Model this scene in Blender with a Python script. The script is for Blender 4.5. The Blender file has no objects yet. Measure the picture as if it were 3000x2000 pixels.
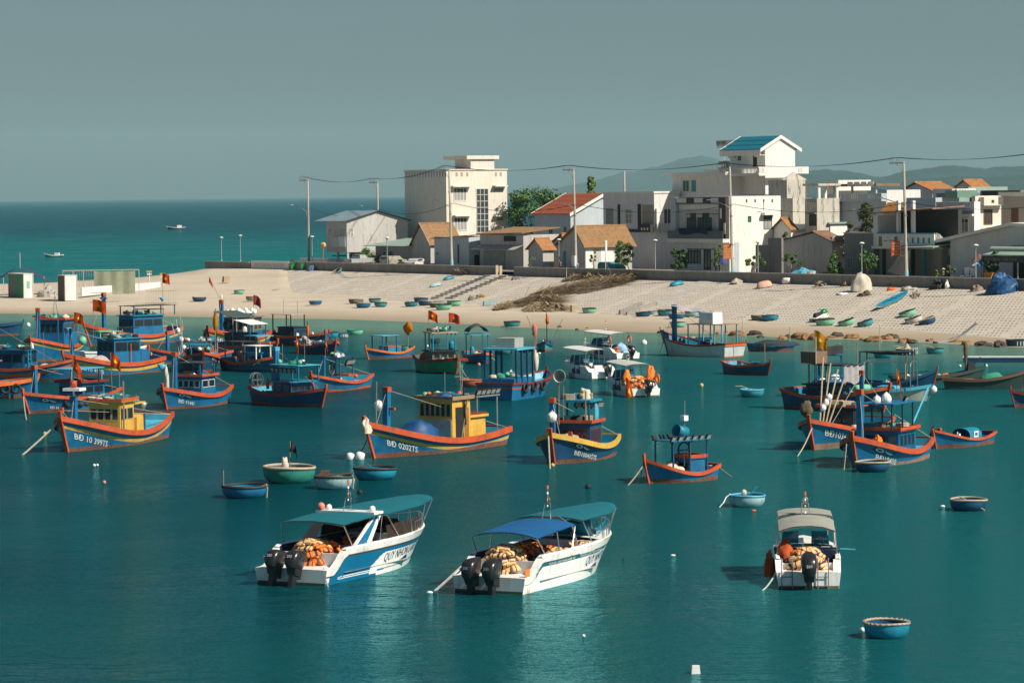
import bpy, math, random
from mathutils import Vector, Matrix, noise
random.seed(7)
PI = math.pi
SC = bpy.context.scene
COL = SC.collection
# ---------------------------------------------------------------- camera model
F = 9500.0                      # focal length in pixels of a 3000 px wide frame
CH = 15.0                       # eye height above the water
pit, rol = math.atan(432 / F), math.atan(0.011)
fw = Vector((0, math.cos(pit), -math.sin(pit)))
r0, u0 = Vector((1, 0, 0)), Vector((0, math.sin(pit), math.cos(pit)))
rt = r0 * math.cos(rol) - u0 * math.sin(rol)
up = r0 * math.sin(rol) + u0 * math.cos(rol)
CAM = Vector((0, 0, CH))

def ray(px, py):
    return fw * F + rt * (px - 1500) - up * (py - 1000)

def P(px, py, z=0.0):
    d = ray(px, py)
    return CAM + d * ((z - CH) / d.z)

def onplane(px, py, p0, n):
    d = ray(px, py)
    return CAM + d * ((p0 - CAM).dot(n) / d.dot(n))

def hz(p, py):                  # height at ground point p that is seen at row py
    v = Vector((p[0], p[1], 0)) - CAM
    k = (1000 - py) / F
    return (k * v.dot(fw) - v.dot(up)) / (up.z - k * fw.z)

def mpp(p):                     # metres per pixel at p
    return (Vector(p) - CAM).dot(fw) / F

cam = bpy.data.cameras.new('camera')
cam.sensor_width = 36.0
cam.lens = 36.0 * F / 3000
cam.clip_start, cam.clip_end = 1.0, 60000
co = bpy.data.objects.new('camera', cam)
m = Matrix((rt, up, -fw)).transposed().to_4x4()
m.translation = CAM
co.matrix_world = m
COL.objects.link(co)
SC.camera = co

# ---------------------------------------------------------------- object helpers
def tag(o, label=None, cat=None, group=None, kind=None):
    if label: o['label'] = label
    if cat: o['category'] = cat
    if group: o['group'] = group
    if kind: o['kind'] = kind
    return o

def thing(name, label, cat, loc=(0, 0, 0), rz=0.0, group=None):
    o = bpy.data.objects.new(name, None)
    o.empty_display_size = .3
    COL.objects.link(o)
    o.location = loc
    o.rotation_euler = (0, 0, rz)
    return tag(o, label, cat, group)

class MB:
    def __init__(s):
        s.v, s.f, s.mi, s.sm = [], [], [], []
        s.M = None
    def add(s, vs, fs, m=0, sm=False):
        b = len(s.v)
        if s.M is not None:
            vs = [s.M @ Vector(v) for v in vs]
        s.v.extend([tuple(v) for v in vs])
        for f in fs:
            s.f.append([i + b for i in f]); s.mi.append(m); s.sm.append(sm)
        return s
    def box(s, x0, x1, y0, y1, z0, z1, m=0, tx=0.0, ty=0.0, sx=0.0):
        v = [(x0, y0, z0), (x1, y0, z0), (x1, y1, z0), (x0, y1, z0),
             (x0 + tx + sx, y0 + ty, z1), (x1 - tx + sx, y0 + ty, z1), (x1 - tx + sx, y1 - ty, z1), (x0 + tx + sx, y1 - ty, z1)]
        return s.add(v, [(0, 3, 2, 1), (4, 5, 6, 7), (0, 1, 5, 4), (1, 2, 6, 5), (2, 3, 7, 6), (3, 0, 4, 7)], m)
    def poly(s, pts, m=0, sm=False):
        return s.add(pts, [tuple(range(len(pts)))], m, sm)
    def slab(s, pts, off, m=0):          # prism: polygon pushed by vector off
        n = len(pts); off = Vector(off)
        v = [Vector(p) for p in pts] + [Vector(p) + off for p in pts]
        fs = [tuple(range(n))[::-1], tuple(range(n, 2 * n))] + [(i, (i + 1) % n, n + (i + 1) % n, n + i) for i in range(n)]
        return s.add(v, fs, m)
    def tube(s, pts, r, n=6, m=0, cap=True):
        pts = [Vector(p) for p in pts]
        rs = r if isinstance(r, (list, tuple)) else [r] * len(pts)
        vs, fs = [], []
        for i, p in enumerate(pts):
            d = (pts[min(i + 1, len(pts) - 1)] - pts[max(i - 1, 0)])
            d = d.normalized() if d.length > 1e-9 else Vector((0, 0, 1))
            a = d.cross(Vector((0, 0, 1)) if abs(d.z) < .9 else Vector((1, 0, 0))).normalized()
            b = d.cross(a)
            for k in range(n):
                t = 2 * PI * (k + .5) / n
                vs.append(p + a * (rs[i] * math.cos(t)) + b * (rs[i] * math.sin(t)))
        for i in range(len(pts) - 1):
            for k in range(n):
                fs.append((i * n + k, i * n + (k + 1) % n, (i + 1) * n + (k + 1) % n, (i + 1) * n + k))
        if cap:
            fs.append(tuple(range(n))); fs.append(tuple(range((len(pts) - 1) * n, len(pts) * n)))
        return s.add(vs, fs, m, n > 6)
    def lathe(s, prof, n=20, c=(0, 0, 0), m=0, mf=None, sq=1.0):
        k = len(prof) - 1
        def fn(u, v):
            r, z = prof[round(v * k)]
            a = 2 * PI * u
            return (c[0] + r * math.cos(a), c[1] + r * sq * math.sin(a), c[2] + z)
        return s.grid(fn, n, k, m, (lambda i, j: mf(j)) if mf else None)
    def grid(s, fn, nu, nv, m=0, mf=None, sm=True, wrap=False):
        vs = [fn(i / nu, j / nv) for i in range(nu + 1) for j in range(nv + 1)]
        base = len(s.v)
        s.add(vs, [])
        for i in range(nu):
            for j in range(nv):
                a = base + i * (nv + 1) + j
                s.f.append([a, a + nv + 1, a + nv + 2, a + 1])
                s.mi.append(mf(i, j) if mf else m); s.sm.append(sm)
        return s
    def blob(s, c, r, seed=0, amp=.25, nu=14, nv=8, m=0, dome=False, fr=1.6, sm=True):
        c = Vector(c)
        def fn(u, v):
            a = 2 * PI * u
            e = (v * (.5 if dome else 1.0) + (.0 if dome else -.5)) * PI
            d = Vector((math.cos(a) * math.cos(e), math.sin(a) * math.cos(e), math.sin(e)))
            k = 1 + amp * noise.noise(d * fr + Vector((seed * 7.3, seed * 1.7, seed * 3.1))) + amp * .5 * noise.noise(d * fr * 2.7 + Vector((seed, 5, 1)))
            return c + Vector((d.x * r[0] * k, d.y * r[1] * k, d.z * r[2] * k))
        return s.grid(fn, nu, nv, m, sm=sm)
    def torus(s, c, R, r, ax='z', nu=18, nv=8, m=0):
        c = Vector(c)
        def fn(u, v):
            a, b = 2 * PI * u, 2 * PI * v
            x, y, z = (R + r * math.cos(b)) * math.cos(a), (R + r * math.cos(b)) * math.sin(a), r * math.sin(b)
            return c + Vector({'z': (x, y, z), 'y': (x, z, y), 'x': (z, x, y)}[ax])
        return s.grid(fn, nu, nv, m)
    def build(s, name, mats, parent=None, loc=None, rot=None):
        me = bpy.data.meshes.new(name)
        me.from_pydata(s.v, [], s.f)
        if not isinstance(mats, (list, tuple)): mats = [mats]
        for mt in mats: me.materials.append(mt)
        me.polygons.foreach_set('material_index', s.mi)
        me.polygons.foreach_set('use_smooth', s.sm)
        me.update()
        o = bpy.data.objects.new(name, me)
        COL.objects.link(o)
        if parent: o.parent = parent
        if loc is not None: o.location = loc
        if rot is not None: o.rotation_euler = rot
        return o

_txt = {}
def textmesh(body, h=1.0, bold=0.0, shear=0.0):      # flat lettering: verts (x,y) with cap height h, faces, width
    k = (body, bold, shear)
    if k not in _txt:
        c = bpy.data.curves.new('lettering', 'FONT')
        c.body = body; c.size = 1.0; c.offset = bold; c.shear = shear; c.resolution_u = 2
        o = bpy.data.objects.new('lettering', c)
        COL.objects.link(o)
        bpy.context.view_layer.update()
        me = bpy.data.meshes.new_from_object(o.evaluated_get(bpy.context.evaluated_depsgraph_get()))
        vs = [tuple(v.co) for v in me.vertices]; fs = [tuple(p.vertices) for p in me.polygons]
        bpy.data.objects.remove(o); bpy.data.meshes.remove(me); bpy.data.curves.remove(c)
        _txt[k] = (vs, fs)
    vs, fs = _txt[k]
    vs = [(v[0], max(-.4, min(1.1, v[1]))) for v in vs]
    x0 = min(v[0] for v in vs); sc = h / .72
    return [((v[0] - x0) * sc, v[1] * sc) for v in vs], fs, (max(v[0] for v in vs) - x0) * sc

# ---------------------------------------------------------------- materials
def newmat(name):
    mt = bpy.data.materials.new(name); mt.use_nodes = True
    nt = mt.node_tree
    return mt, nt, nt.nodes['Principled BSDF']

def N(nt, t, **kw):
    n = nt.nodes.new(t)
    for k, v in kw.items():
        if hasattr(n, k) and k not in ('Scale',): setattr(n, k, v)
        else: n.inputs[k.replace('_', ' ')].default_value = v
    return n

def ramp(nt, src, stops):
    r = nt.nodes.new('ShaderNodeValToRGB')
    el = r.color_ramp.elements
    while len(el) < len(stops): el.new(.5)
    for e, (p, c) in zip(el, stops):
        e.position = p; e.color = (*c, 1) if len(c) == 3 else c
    nt.links.new(src, r.inputs[0])
    return r.outputs[0]

def mixc(nt, fac, a, b, mode='MIX'):
    n = nt.nodes.new('ShaderNodeMix'); n.data_type = 'RGBA'; n.blend_type = mode
    for sock, v in ((n.inputs[0], fac), (n.inputs[6], a), (n.inputs[7], b)):
        if hasattr(v, 'is_output') or isinstance(v, bpy.types.NodeSocket): nt.links.new(v, sock)
        elif isinstance(v, (int, float)): sock.default_value = v
        else: sock.default_value = (*v, 1)
    return n.outputs[2]

def coords(nt, scale=(1, 1, 1), rz=0.0, space='Object'):
    tc = nt.nodes.new('ShaderNodeTexCoord')
    mp = nt.nodes.new('ShaderNodeMapping')
    mp.inputs['Scale'].default_value = scale
    mp.inputs['Rotation'].default_value = (0, 0, rz)
    nt.links.new(tc.outputs[space], mp.inputs[0])
    return mp.outputs[0]

def nz(nt, vec, scale, detail=4, rough=.6):
    n = nt.nodes.new('ShaderNodeTexNoise')
    n.inputs['Scale'].default_value = scale; n.inputs['Detail'].default_value = detail; n.inputs['Roughness'].default_value = rough
    nt.links.new(vec, n.inputs['Vector'])
    return n.outputs[0]

_m = {}
def MT(name, c, rough=.6, var=.25, sc=1.2, wear=None, wthr=.66, streak=False, metal=0.0, bump=.0, space='Object', spec=.4):
    """painted / plastered / woven surface with uneven tone and, if asked, worn or stained spots"""
    if name in _m: return _m[name]
    mt, nt, b = newmat(name)
    v = coords(nt, (1, 1, .22) if streak else (1, 1, 1), space=space)
    n1 = nz(nt, v, sc, 5, .65)
    d, l = [x * (1 - var) for x in c], [min(x * (1 + var * .7), 1) for x in c]
    col = ramp(nt, n1, [(.3, d), (.52, c), (.75, l)])
    if wear:
        n2 = nz(nt, v, sc * 4.3, 6, .7)
        fac = ramp(nt, n2, [(wthr - .06, (0, 0, 0)), (wthr + .07, (1, 1, 1))])
        col = mixc(nt, fac, col, wear)
    if 'paint' in name or 'gelcoat' in name or 'plaster' in name:      # run-down streaks of dirt and rust
        n4 = nz(nt, coords(nt, (2.2, 2.2, .28), space=space), 1.6, 5, .7)
        col = mixc(nt, ramp(nt, n4, [(.5, (0, 0, 0)), (.72, (.5, .5, .5))]), col, [q * .45 + k * .5 for q, k in zip(c, (.09, .075, .055))])
    nt.links.new(col, b.inputs['Base Color'])
    b.inputs['Roughness'].default_value = rough
    b.inputs['Metallic'].default_value = metal
    b.inputs['Specular IOR Level'].default_value = spec
    if bump:
        n3 = nz(nt, v, sc * 9, 4, .6)
        bp = nt.nodes.new('ShaderNodeBump'); bp.inputs['Strength'].default_value = bump; bp.inputs['Distance'].default_value = .03
        nt.links.new(n3, bp.inputs['Height']); nt.links.new(bp.outputs[0], b.inputs['Normal'])
    _m[name] = mt
    return mt

W_ = (.42, .36, .29)             # bare weathered wood showing through
blue = MT('worn_blue_boat_paint', (.004, .125, .27), .5, .38, 1.1, (.03, .085, .12), .60)
dblue = MT('dark_blue_boat_paint', (.006, .06, .135), .5, .35, 1.1, (.04, .055, .07), .66)
tblue = MT('turquoise_blue_paint', (.006, .20, .31), .5, .3, 1.1, (.08, .16, .2), .7)
lblue = MT('light_blue_paint', (.07, .36, .50), .5, .25, 1.2, (.3, .42, .45), .72)
red = MT('weathered_red_orange_paint', (.50, .065, .012), .55, .38, 1.5, (.24, .13, .08), .58)
dred = MT('dark_red_paint', (.2, .022, .012), .55, .35, 1.5, (.2, .11, .08), .7)
orange = MT('orange_paint', (.62, .12, .015), .55, .25, 1.5, (.4, .2, .1), .72)
yellow = MT('ochre_yellow_paint', (.60, .35, .055), .55, .22, 1.2, (.40, .24, .08), .62)
bottom = MT('rusty_bottom_paint', (.17, .055, .032), .75, .4, 2.2, (.26, .17, .11), .6)
green = MT('green_boat_paint', (.016, .27, .13), .5, .3, 1.2, (.08, .2, .14), .7)
mint = MT('mint_green_paint', (.16, .46, .30), .6, .22, 2.0, (.32, .46, .36), .68)
teal = MT('teal_paint', (.03, .24, .28), .55, .25, 1.8, (.12, .28, .3), .7)
white = MT('white_gelcoat', (.80, .79, .76), .35, .06, 1.0, (.6, .57, .5), .76)
wpaint = MT('chalky_white_paint', (.72, .71, .68), .6, .12, 1.6, (.45, .42, .37), .7)
cream = MT('weathered_cream_paint', (.36, .29, .17), .6, .3, 1.4, (.2, .16, .1), .64)
black = MT('black_rubber', (.016, .017, .018), .7, .3, 3)
cowl = MT('black_engine_cowling', (.018, .02, .022), .28, .15, 2, spec=.5)
alu = MT('stainless_tube', (.62, .62, .6), .28, .1, 2, metal=.9)
greym = MT('grey_metal', (.3, .31, .31), .45, .2, 2, metal=.5)
wood = MT('grey_weathered_wood', (.24, .19, .14), .8, .35, 2.5, (.12, .09, .07), .6)
lwood = MT('pale_wood', (.45, .36, .24), .8, .3, 2.5)
rope = MT('old_rope', (.42, .37, .28), .9, .3, 6, (.2, .18, .12), .6)
glass = MT('dark_window_glass', (.012, .02, .024), .08, .2, 1, spec=.6)
bglass = MT('teal_tinted_windshield', (.005, .16, .26), .1, .2, 1, spec=.6)
def sheer(name, c):              # thin cloth that lets some light through
    mt, nt, b = newmat(name); nt.nodes.remove(b)
    d, t, x = (nt.nodes.new('ShaderNode' + k) for k in ('BsdfDiffuse', 'BsdfTranslucent', 'MixShader'))
    col = ramp(nt, nz(nt, coords(nt), 2.2, 4), [(.3, [q * .75 for q in c]), (.7, c)])
    nt.links.new(col, d.inputs[0]); nt.links.new(col, t.inputs[0]); x.inputs[0].default_value = .5
    nt.links.new(d.outputs[0], x.inputs[1]); nt.links.new(t.outputs[0], x.inputs[2]); nt.links.new(x.outputs[0], nt.nodes['Material Output'].inputs[0])
    _m[name] = mt; return mt
flagr = sheer('red_flag_cloth', (.78, .10, .012))
flagy = sheer('faded_yellow_flag_cloth', (.75, .32, .025))
star = MT('yellow_star_cloth', (.8, .48, .05), .8, .1, 2)
fblack = MT('black_flag_cloth', (.012, .012, .014), .85, .2, 2)
jack = MT('orange_life_jacket', (.72, .19, .02), .75, .22, 3)
jackp = MT('faded_life_jacket', (.78, .47, .2), .75, .2, 3)
strap = MT('navy_strap', (.03, .025, .07), .8, .2, 3)
tarpb = MT('blue_tarpaulin', (.006, .06, .17), .5, .35, 2.0, (.02, .1, .22), .66, bump=.6)
tarpg = MT('grey_tarpaulin', (.36, .34, .31), .75, .2, 1.6, (.25, .23, .2), .66, bump=.5)
tarpw = MT('off_white_net_cover', (.56, .50, .40), .85, .2, 2.4, (.4, .35, .27), .62, bump=.7)
netp = MT('pale_lilac_net', (.40, .33, .33), .9, .2, 3, bump=.8)
netg = MT('green_net', (.03, .25, .16), .9, .3, 4, bump=.8)
shade = MT('black_shade_cloth', (.03, .036, .036), .85, .35, 3)
float_ = MT('white_plastic_float', (.74, .73, .70), .55, .12, 3, (.5, .47, .4), .68)
# ---------------------------------------------------------------- light, sky, air
SEL, SAZ = math.radians(43), math.atan2(.85, -.50)
sdir = Vector((math.sin(SAZ) * math.cos(SEL), math.cos(SAZ) * math.cos(SEL), math.sin(SEL)))
sl = bpy.data.lights.new('sun', 'SUN')
sl.energy = 4.8; sl.angle = math.radians(.53); sl.color = (1, .91, .78)
so = bpy.data.objects.new('sun', sl); COL.objects.link(so)
so.rotation_euler = (-sdir).to_track_quat('-Z', 'Y').to_euler()
wd = bpy.data.worlds.new('World'); SC.world = wd; wd.use_nodes = True
nt = wd.node_tree
sk = nt.nodes.new('ShaderNodeTexSky'); sk.sky_type = 'NISHITA'; sk.sun_disc = False
sk.sun_elevation = SEL; sk.sun_rotation = SAZ; sk.altitude = 0; sk.air_density = 1.0; sk.dust_density = 1.2; sk.ozone_density = 1.0
bg = nt.nodes['Background']
hs = nt.nodes.new('ShaderNodeHueSaturation'); hs.inputs['Saturation'].default_value = .75
tint = mixc(nt, 1.0, hs.outputs[0], (.475, .58, .69), 'MULTIPLY')
nt.links.new(sk.outputs[0], hs.inputs['Color'])
nt.links.new(tint, bg.inputs[0]); bg.inputs[1].default_value = .054
SC.view_settings.view_transform = 'Standard'; SC.view_settings.look = 'None'
SC.view_settings.exposure = .48; SC.view_settings.gamma = 1
try: SC.cycles.volume_bounces = 0; SC.cycles.max_bounces = 6; SC.cycles.transparent_max_bounces = 12
except Exception: pass

hm, nt, b = newmat('sea_haze')
nt.nodes.remove(b)
pv = nt.nodes.new('ShaderNodeVolumePrincipled')
pv.inputs['Color'].default_value = (.50, .82, .88, 1); pv.inputs['Density'].default_value = 1 / 32000
nt.links.new(pv.outputs[0], nt.nodes['Material Output'].inputs['Volume'])
hb_ = MB().box(-14000, 14000, -400, 31000, -1.8, 620)
tag(hb_.build('haze', hm), kind='stuff')

# ---------------------------------------------------------------- shoreline frame (t along the sea wall towards the viewer, n inland)
WA, WB = P(870, 766, 5), P(3000, 817, 5)
WA.z = WB.z = 0
TD = (WB - WA).normalized(); ND = Vector((-TD.y, TD.x, 0)); AZ = math.atan2(TD.y, TD.x)
def Wl(t, n, z): return WA + TD * t + ND * n + Vector((0, 0, z))
def tn(p): d = Vector((p[0], p[1], 0)) - WA; return d.dot(TD), d.dot(ND)
def tpx(px, n, py=780):           # t where image column px meets the line at inland offset n
    p = onplane(px, py, WA + ND * n, ND); return (p - WA).dot(TD)

def interp(tab, x):
    for (a, b), (c, d) in zip(tab, tab[1:]):
        if x <= c or (c, d) == tab[-1]:
            return b + (d - b) * (x - a) / (c - a)

# ---------------------------------------------------------------- water
wm, nt, b = newmat('sea_water')
geo = nt.nodes.new('ShaderNodeNewGeometry')
def vmath(op, a, bv=None):
    n = nt.nodes.new('ShaderNodeVectorMath'); n.operation = op
    nt.links.new(a, n.inputs[0])
    if bv is not None: n.inputs[1].default_value = bv
    return n
dot = vmath('DOT_PRODUCT', geo.outputs['Position'], (.72, .695, 0)).outputs['Value']
ln = vmath('LENGTH', geo.outputs['Position']).outputs['Value']
def mr(src, a, b_, c=0, d=1):
    n = nt.nodes.new('ShaderNodeMapRange'); n.interpolation_type = 'SMOOTHSTEP'
    nt.links.new(src, n.inputs[0])
    for i, v in enumerate((a, b_, c, d)): n.inputs[i + 1].default_value = v
    return n.outputs[0]
def mth(op, a, c):
    n = nt.nodes.new('ShaderNodeMath'); n.operation = op
    for i, v in enumerate((a, c)):
        if isinstance(v, (int, float)): n.inputs[i].default_value = v
        else: nt.links.new(v, n.inputs[i])
    return n.outputs[0]
pos = geo.outputs['Position']
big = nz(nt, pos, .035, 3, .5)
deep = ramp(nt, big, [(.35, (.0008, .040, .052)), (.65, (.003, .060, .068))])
deep = mixc(nt, mr(vmath('DOT_PRODUCT', geo.outputs['Position'], (1, -.05, 0)).outputs['Value'], -22, 16), deep, (.006, .088, .094))  # body colour lightened towards the right, standing in for brighter sky reflection
sea = mixc(nt, mr(ln, 750, 1700), (.000, .10, .095), (.000, .026, .04))
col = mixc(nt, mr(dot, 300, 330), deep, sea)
dj = mth('ADD', dot, mth('MULTIPLY', mth('SUBTRACT', nz(nt, pos, .05, 3), .5), 22.0))
inn = mth('MULTIPLY', mr(dj, 205, 256), mr(dot, 290, 310, 1, 0))
col = mixc(nt, inn, col, (.12, .20, .15))
mp = nt.nodes.new('ShaderNodeMapping'); mp.inputs['Rotation'].default_value = (0, 0, .35); mp.inputs['Scale'].default_value = (.62, 1, 1)
nt.links.new(pos, mp.inputs[0])
h1 = nz(nt, mp.outputs[0], .55, 3, .55)
h2 = nz(nt, mp.outputs[0], 2.3, 4, .6)
gust = mr(nz(nt, pos, .045, 2), .35, .62, .45, 1.25)
hh = mth('ADD', mth('MULTIPLY', h1, .42), mth('MULTIPLY', mth('MULTIPLY', h2, .24), gust))
bp = nt.nodes.new('ShaderNodeBump'); bp.inputs['Strength'].default_value = 1.0; bp.inputs['Distance'].default_value = 1.5
nt.links.new(hh, bp.inputs['Height'])
nt.nodes.remove(b)
df = nt.nodes.new('ShaderNodeBsdfDiffuse'); gl = nt.nodes.new('ShaderNodeBsdfGlossy'); fr = nt.nodes.new('ShaderNodeFresnel'); mx = nt.nodes.new('ShaderNodeMixShader')
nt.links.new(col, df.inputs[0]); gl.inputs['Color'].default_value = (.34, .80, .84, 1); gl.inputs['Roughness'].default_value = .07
fr.inputs[0].default_value = 1.31
nt.links.new(bp.outputs[0], gl.inputs['Normal']); nt.links.new(bp.outputs[0], fr.inputs['Normal'])
nt.links.new(fr.outputs[0], mx.inputs[0]); nt.links.new(df.outputs[0], mx.inputs[1]); nt.links.new(gl.outputs[0], mx.inputs[2])
nt.links.new(mx.outputs[0], nt.nodes['Material Output'].inputs['Surface'])
wb = MB()
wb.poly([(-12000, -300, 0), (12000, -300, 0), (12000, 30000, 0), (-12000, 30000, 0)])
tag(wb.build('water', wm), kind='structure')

# ---------------------------------------------------------------- far hills
hillm = MT('wooded_hillside', (.010, .045, .040), .95, .45, .004)
def hills(name, pts, D, depth, base=560):
    mb = MB()
    n = 90
    x0, x1 = pts[0][0], pts[-1][0]
    def fn(u, v):
        px = x0 + (x1 - x0) * u
        py = interp(pts, px)
        p = CAM + ray(px, 568) * (D / F); p.z = 0
        top = max(hz(p, py), -3)
        r = 1 - abs(v * 2 - 1)
        h = top * (r ** .8) * (1 + .16 * noise.noise(Vector((px * .012, v * 4, D))) * (1 if .02 < r < .98 else .3)) + top * .05 * noise.noise(Vector((px * .05, v * 9, 1)))
        return (p.x, p.y + (v - .5) * depth, h if r > 0 else -4)
    mb.grid(fn, n, 14)
    return tag(mb.build(name, hillm), kind='structure')
hills('hills', [(2180, 562), (2250, 533), (2300, 515), (2350, 503), (2419, 497), (2476, 499), (2530, 510), (2574, 520), (2600, 516), (2666, 499), (2752, 487), (2809, 486), (2881, 492), (2953, 489), (3000, 486), (3200, 500), (3500, 540)], 12000, 2600)
hills('mountain', [(1480, 566), (1600, 556), (1720, 534), (1830, 505), (1900, 492), (1960, 480), (2000, 464), (2030, 457), (2060, 457), (2090, 465), (2130, 480), (2200, 500), (2330, 520), (2500, 556)], 20000, 4000)
hills('hills', [(2560, 548), (2680, 530), (2800, 515), (2900, 520), (3000, 512), (3300, 540)], 9500, 1500)

# ---------------------------------------------------------------- beach, embankment, road
wl_y = [(-1200, 912), (0, 918), (150, 920), (600, 929), (1000, 935), (1300, 946), (1500, 958), (1900, 974), (2100, 978), (2300, 989), (2600, 998), (3000, 1018), (4200, 1090)]
bd_y = [(-1200, 870), (0, 872), (500, 868), (735, 862), (860, 857), (1041, 868), (1175, 882), (1360, 890), (1700, 915), (2107, 932), (2350, 950), (2568, 960), (2746, 975), (3000, 995), (4200, 1085)]
ba_y = [(735, 786.2), (870, 790), (3000, 850), (4200, 884)]
SL = .15
wbase = P(870, 790, 3.75); nbase = tn(wbase)[1]
rn = (ND * SL * -1 + Vector((0, 0, 1))).normalized()         # embankment plane: rises inland
def revet(px, py): return onplane(px, py, wbase, rn)
cr_y = [(-1200, 838), (0, 832), (100, 830), (400, 813), (520, 800), (604, 787), (690, 786), (735, 786), (860, 790)]
cr_z = [(-1200, 1.8), (0, 1.9), (100, 2.0), (400, 2.6), (520, 3.1), (604, 3.6), (690, 3.7), (735, 3.75), (860, 3.75)]
sandm, nt, b = newmat('beach_sand')
v = coords(nt)
n1, n2 = nz(nt, v, .18, 4, .6), nz(nt, v, 2.4, 5, .7)
c1 = ramp(nt, n1, [(.3, (.44, .385, .305)), (.7, (.53, .47, .38))])
c1 = mixc(nt, ramp(nt, n2, [(.35, (0, 0, 0)), (.75, (.5, .5, .5))]), c1, (.37, .30, .21))
gz = nt.nodes.new('ShaderNodeNewGeometry'); sx = nt.nodes.new('ShaderNodeSeparateXYZ'); nt.links.new(gz.outputs[0], sx.inputs[0])
wet = nt.nodes.new('ShaderNodeMapRange'); nt.links.new(sx.outputs[2], wet.inputs[0])
for i, q in enumerate((.05, .55, 1, 0)): wet.inputs[i + 1].default_value = q
c1 = mixc(nt, wet.outputs[0], c1, (.30, .245, .17))
nt.links.new(c1, b.inputs['Base Color']); b.inputs['Roughness'].default_value = .95; b.inputs['Specular IOR Level'].default_value = .1
bp = nt.nodes.new('ShaderNodeBump'); bp.inputs['Strength'].default_value = .7; bp.inputs['Distance'].default_value = .15
nt.links.new(nz(nt, v, 1.6, 5, .65), bp.inputs['Height']); nt.links.new(bp.outputs[0], b.inputs['Normal'])
def bz(x):                         # sand height along the upper edge of the beach
    if x >= 860: return revet(x, interp(bd_y, x)).z
    return interp([(-1200, 1.0), (0, 1.1), (600, 1.2), (860, revet(860, 857).z)], x)
mb = MB(); xs = [-1200 + 30 * i for i in range(181)]
rows = 12
def sand(x):
    w, bd = P(x, interp(wl_y, x), 0), P(x, interp(bd_y, x), bz(x))
    out = [w + (w - bd) * .5 + Vector((0, 0, -.9 - bz(x) * -.5 * -1))]
    out[0].z = -.9
    for k in range(rows + 1):
        q = k / rows
        p = w.lerp(bd, q); p.z = bz(x) * (q ** .8)
        if 0 < k < rows + 1: p.z += .1 * noise.noise(Vector((p.x * .12, p.y * .12, 0))) * (1 if k < rows else .3)
        out.append(p)
    if x < 860:
        cr = P(x, interp(cr_y, x), interp(cr_z, x))
        for k in range(1, 5):
            p = bd.lerp(cr, k / 4); p.z += .12 * noise.noise(Vector((p.x * .15, p.y * .15, 3))) * (1 if k < 4 else .5)
            out.append(p)
        out.append(cr + Vector((0, 16, -interp(cr_z, x) - .9)))
    else:
        e = revet(x, interp(ba_y, x)) - bd
        for k in range(1, 6): out.append(bd + e * (.12 * k) + Vector((0, 0, -.15 * k)))
    return out
cols = [sand(x) for x in xs]
mb.add([p for c in cols for p in c], [])
L_ = len(cols[0])
for i in range(len(xs) - 1):
    for j in range(L_ - 1):
        mb.f.append([i * L_ + j, (i + 1) * L_ + j, (i + 1) * L_ + j + 1, i * L_ + j + 1]); mb.mi.append(0); mb.sm.append(True)
tag(mb.build('beach', sandm), kind='structure')

# embankment of precast blocks with drain holes, plain concrete ribs every so often
em, nt, b = newmat('embankment_blocks')
v = coords(nt, rz=-AZ)
sx = nt.nodes.new('ShaderNodeSeparateXYZ'); nt.links.new(v, sx.inputs[0])
EV = revet(2078, 826) - revet(1858, 922)
n_ = mth('SUBTRACT', sx.outputs[1], WA.dot(ND)); t_ = mth('SUBTRACT', sx.outputs[0], mth('MULTIPLY', n_, EV.dot(TD) / EV.dot(ND)))
PT, PN = .64, 5.6 * EV.dot(ND) / 96
fl = mth('FLOOR', mth('DIVIDE', n_, PN), 0)
ft = mth('SUBTRACT', mth('FRACT', mth('ADD', mth('DIVIDE', t_, PT), mth('MULTIPLY', fl, .5)), 0), .5)
fn_ = mth('SUBTRACT', mth('FRACT', mth('DIVIDE', n_, PN), 0), .5)
r2 = mth('ADD', mth('POWER', mth('MULTIPLY', ft, PT / .12), 2.0), mth('POWER', mth('MULTIPLY', fn_, 1 / .24), 2.0))
hole = mth('LESS_THAN', r2, 1.0)
rib = mth('LESS_THAN', mth('ABSOLUTE', mth('SUBTRACT', mth('FRACT', mth('DIVIDE', t_, 15.0), 0), .5), 0), .052)
joint = mth('GREATER_THAN', mth('ABSOLUTE', fn_, 0), .465)
nr = mth('SUBTRACT', 1.0, rib)
c1 = ramp(nt, nz(nt, v, .35, 5, .7), [(.3, (.42, .38, .315)), (.55, (.485, .44, .37)), (.8, (.55, .50, .42))])
c1 = mixc(nt, mth('MULTIPLY', mth('MULTIPLY', joint, nr), .16), c1, (.22, .2, .16))
miss = mth('GREATER_THAN', nz(nt, v, 1.3, 2), .40)
c1 = mixc(nt, mth('MULTIPLY', mth('MULTIPLY', mth('MULTIPLY', hole, nr), miss), .85), c1, (.07, .065, .055))
nt.links.new(c1, b.inputs['Base Color']); b.inputs['Roughness'].default_value = .9; b.inputs['Specular IOR Level'].default_value = .2
bp = nt.nodes.new('ShaderNodeBump'); bp.inputs['Strength'].default_value = .5; bp.inputs['Distance'].default_value = .08
nt.links.new(nz(nt, v, 1.1, 6, .7), bp.inputs['Height']); nt.links.new(bp.outputs[0], b.inputs['Normal'])
mb = MB(); xe = [735 + 35 * i for i in range(100)]
pts = []
for x in xe:
    a, c = revet(x, interp(bd_y, x)), revet(x, interp(ba_y, x))
    a = a + (a - c).normalized() * 6
    pts += [a.lerp(c, k / 6) + Vector((0, 0, .012)) for k in range(7)]
mb.add(pts, [])
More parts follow.
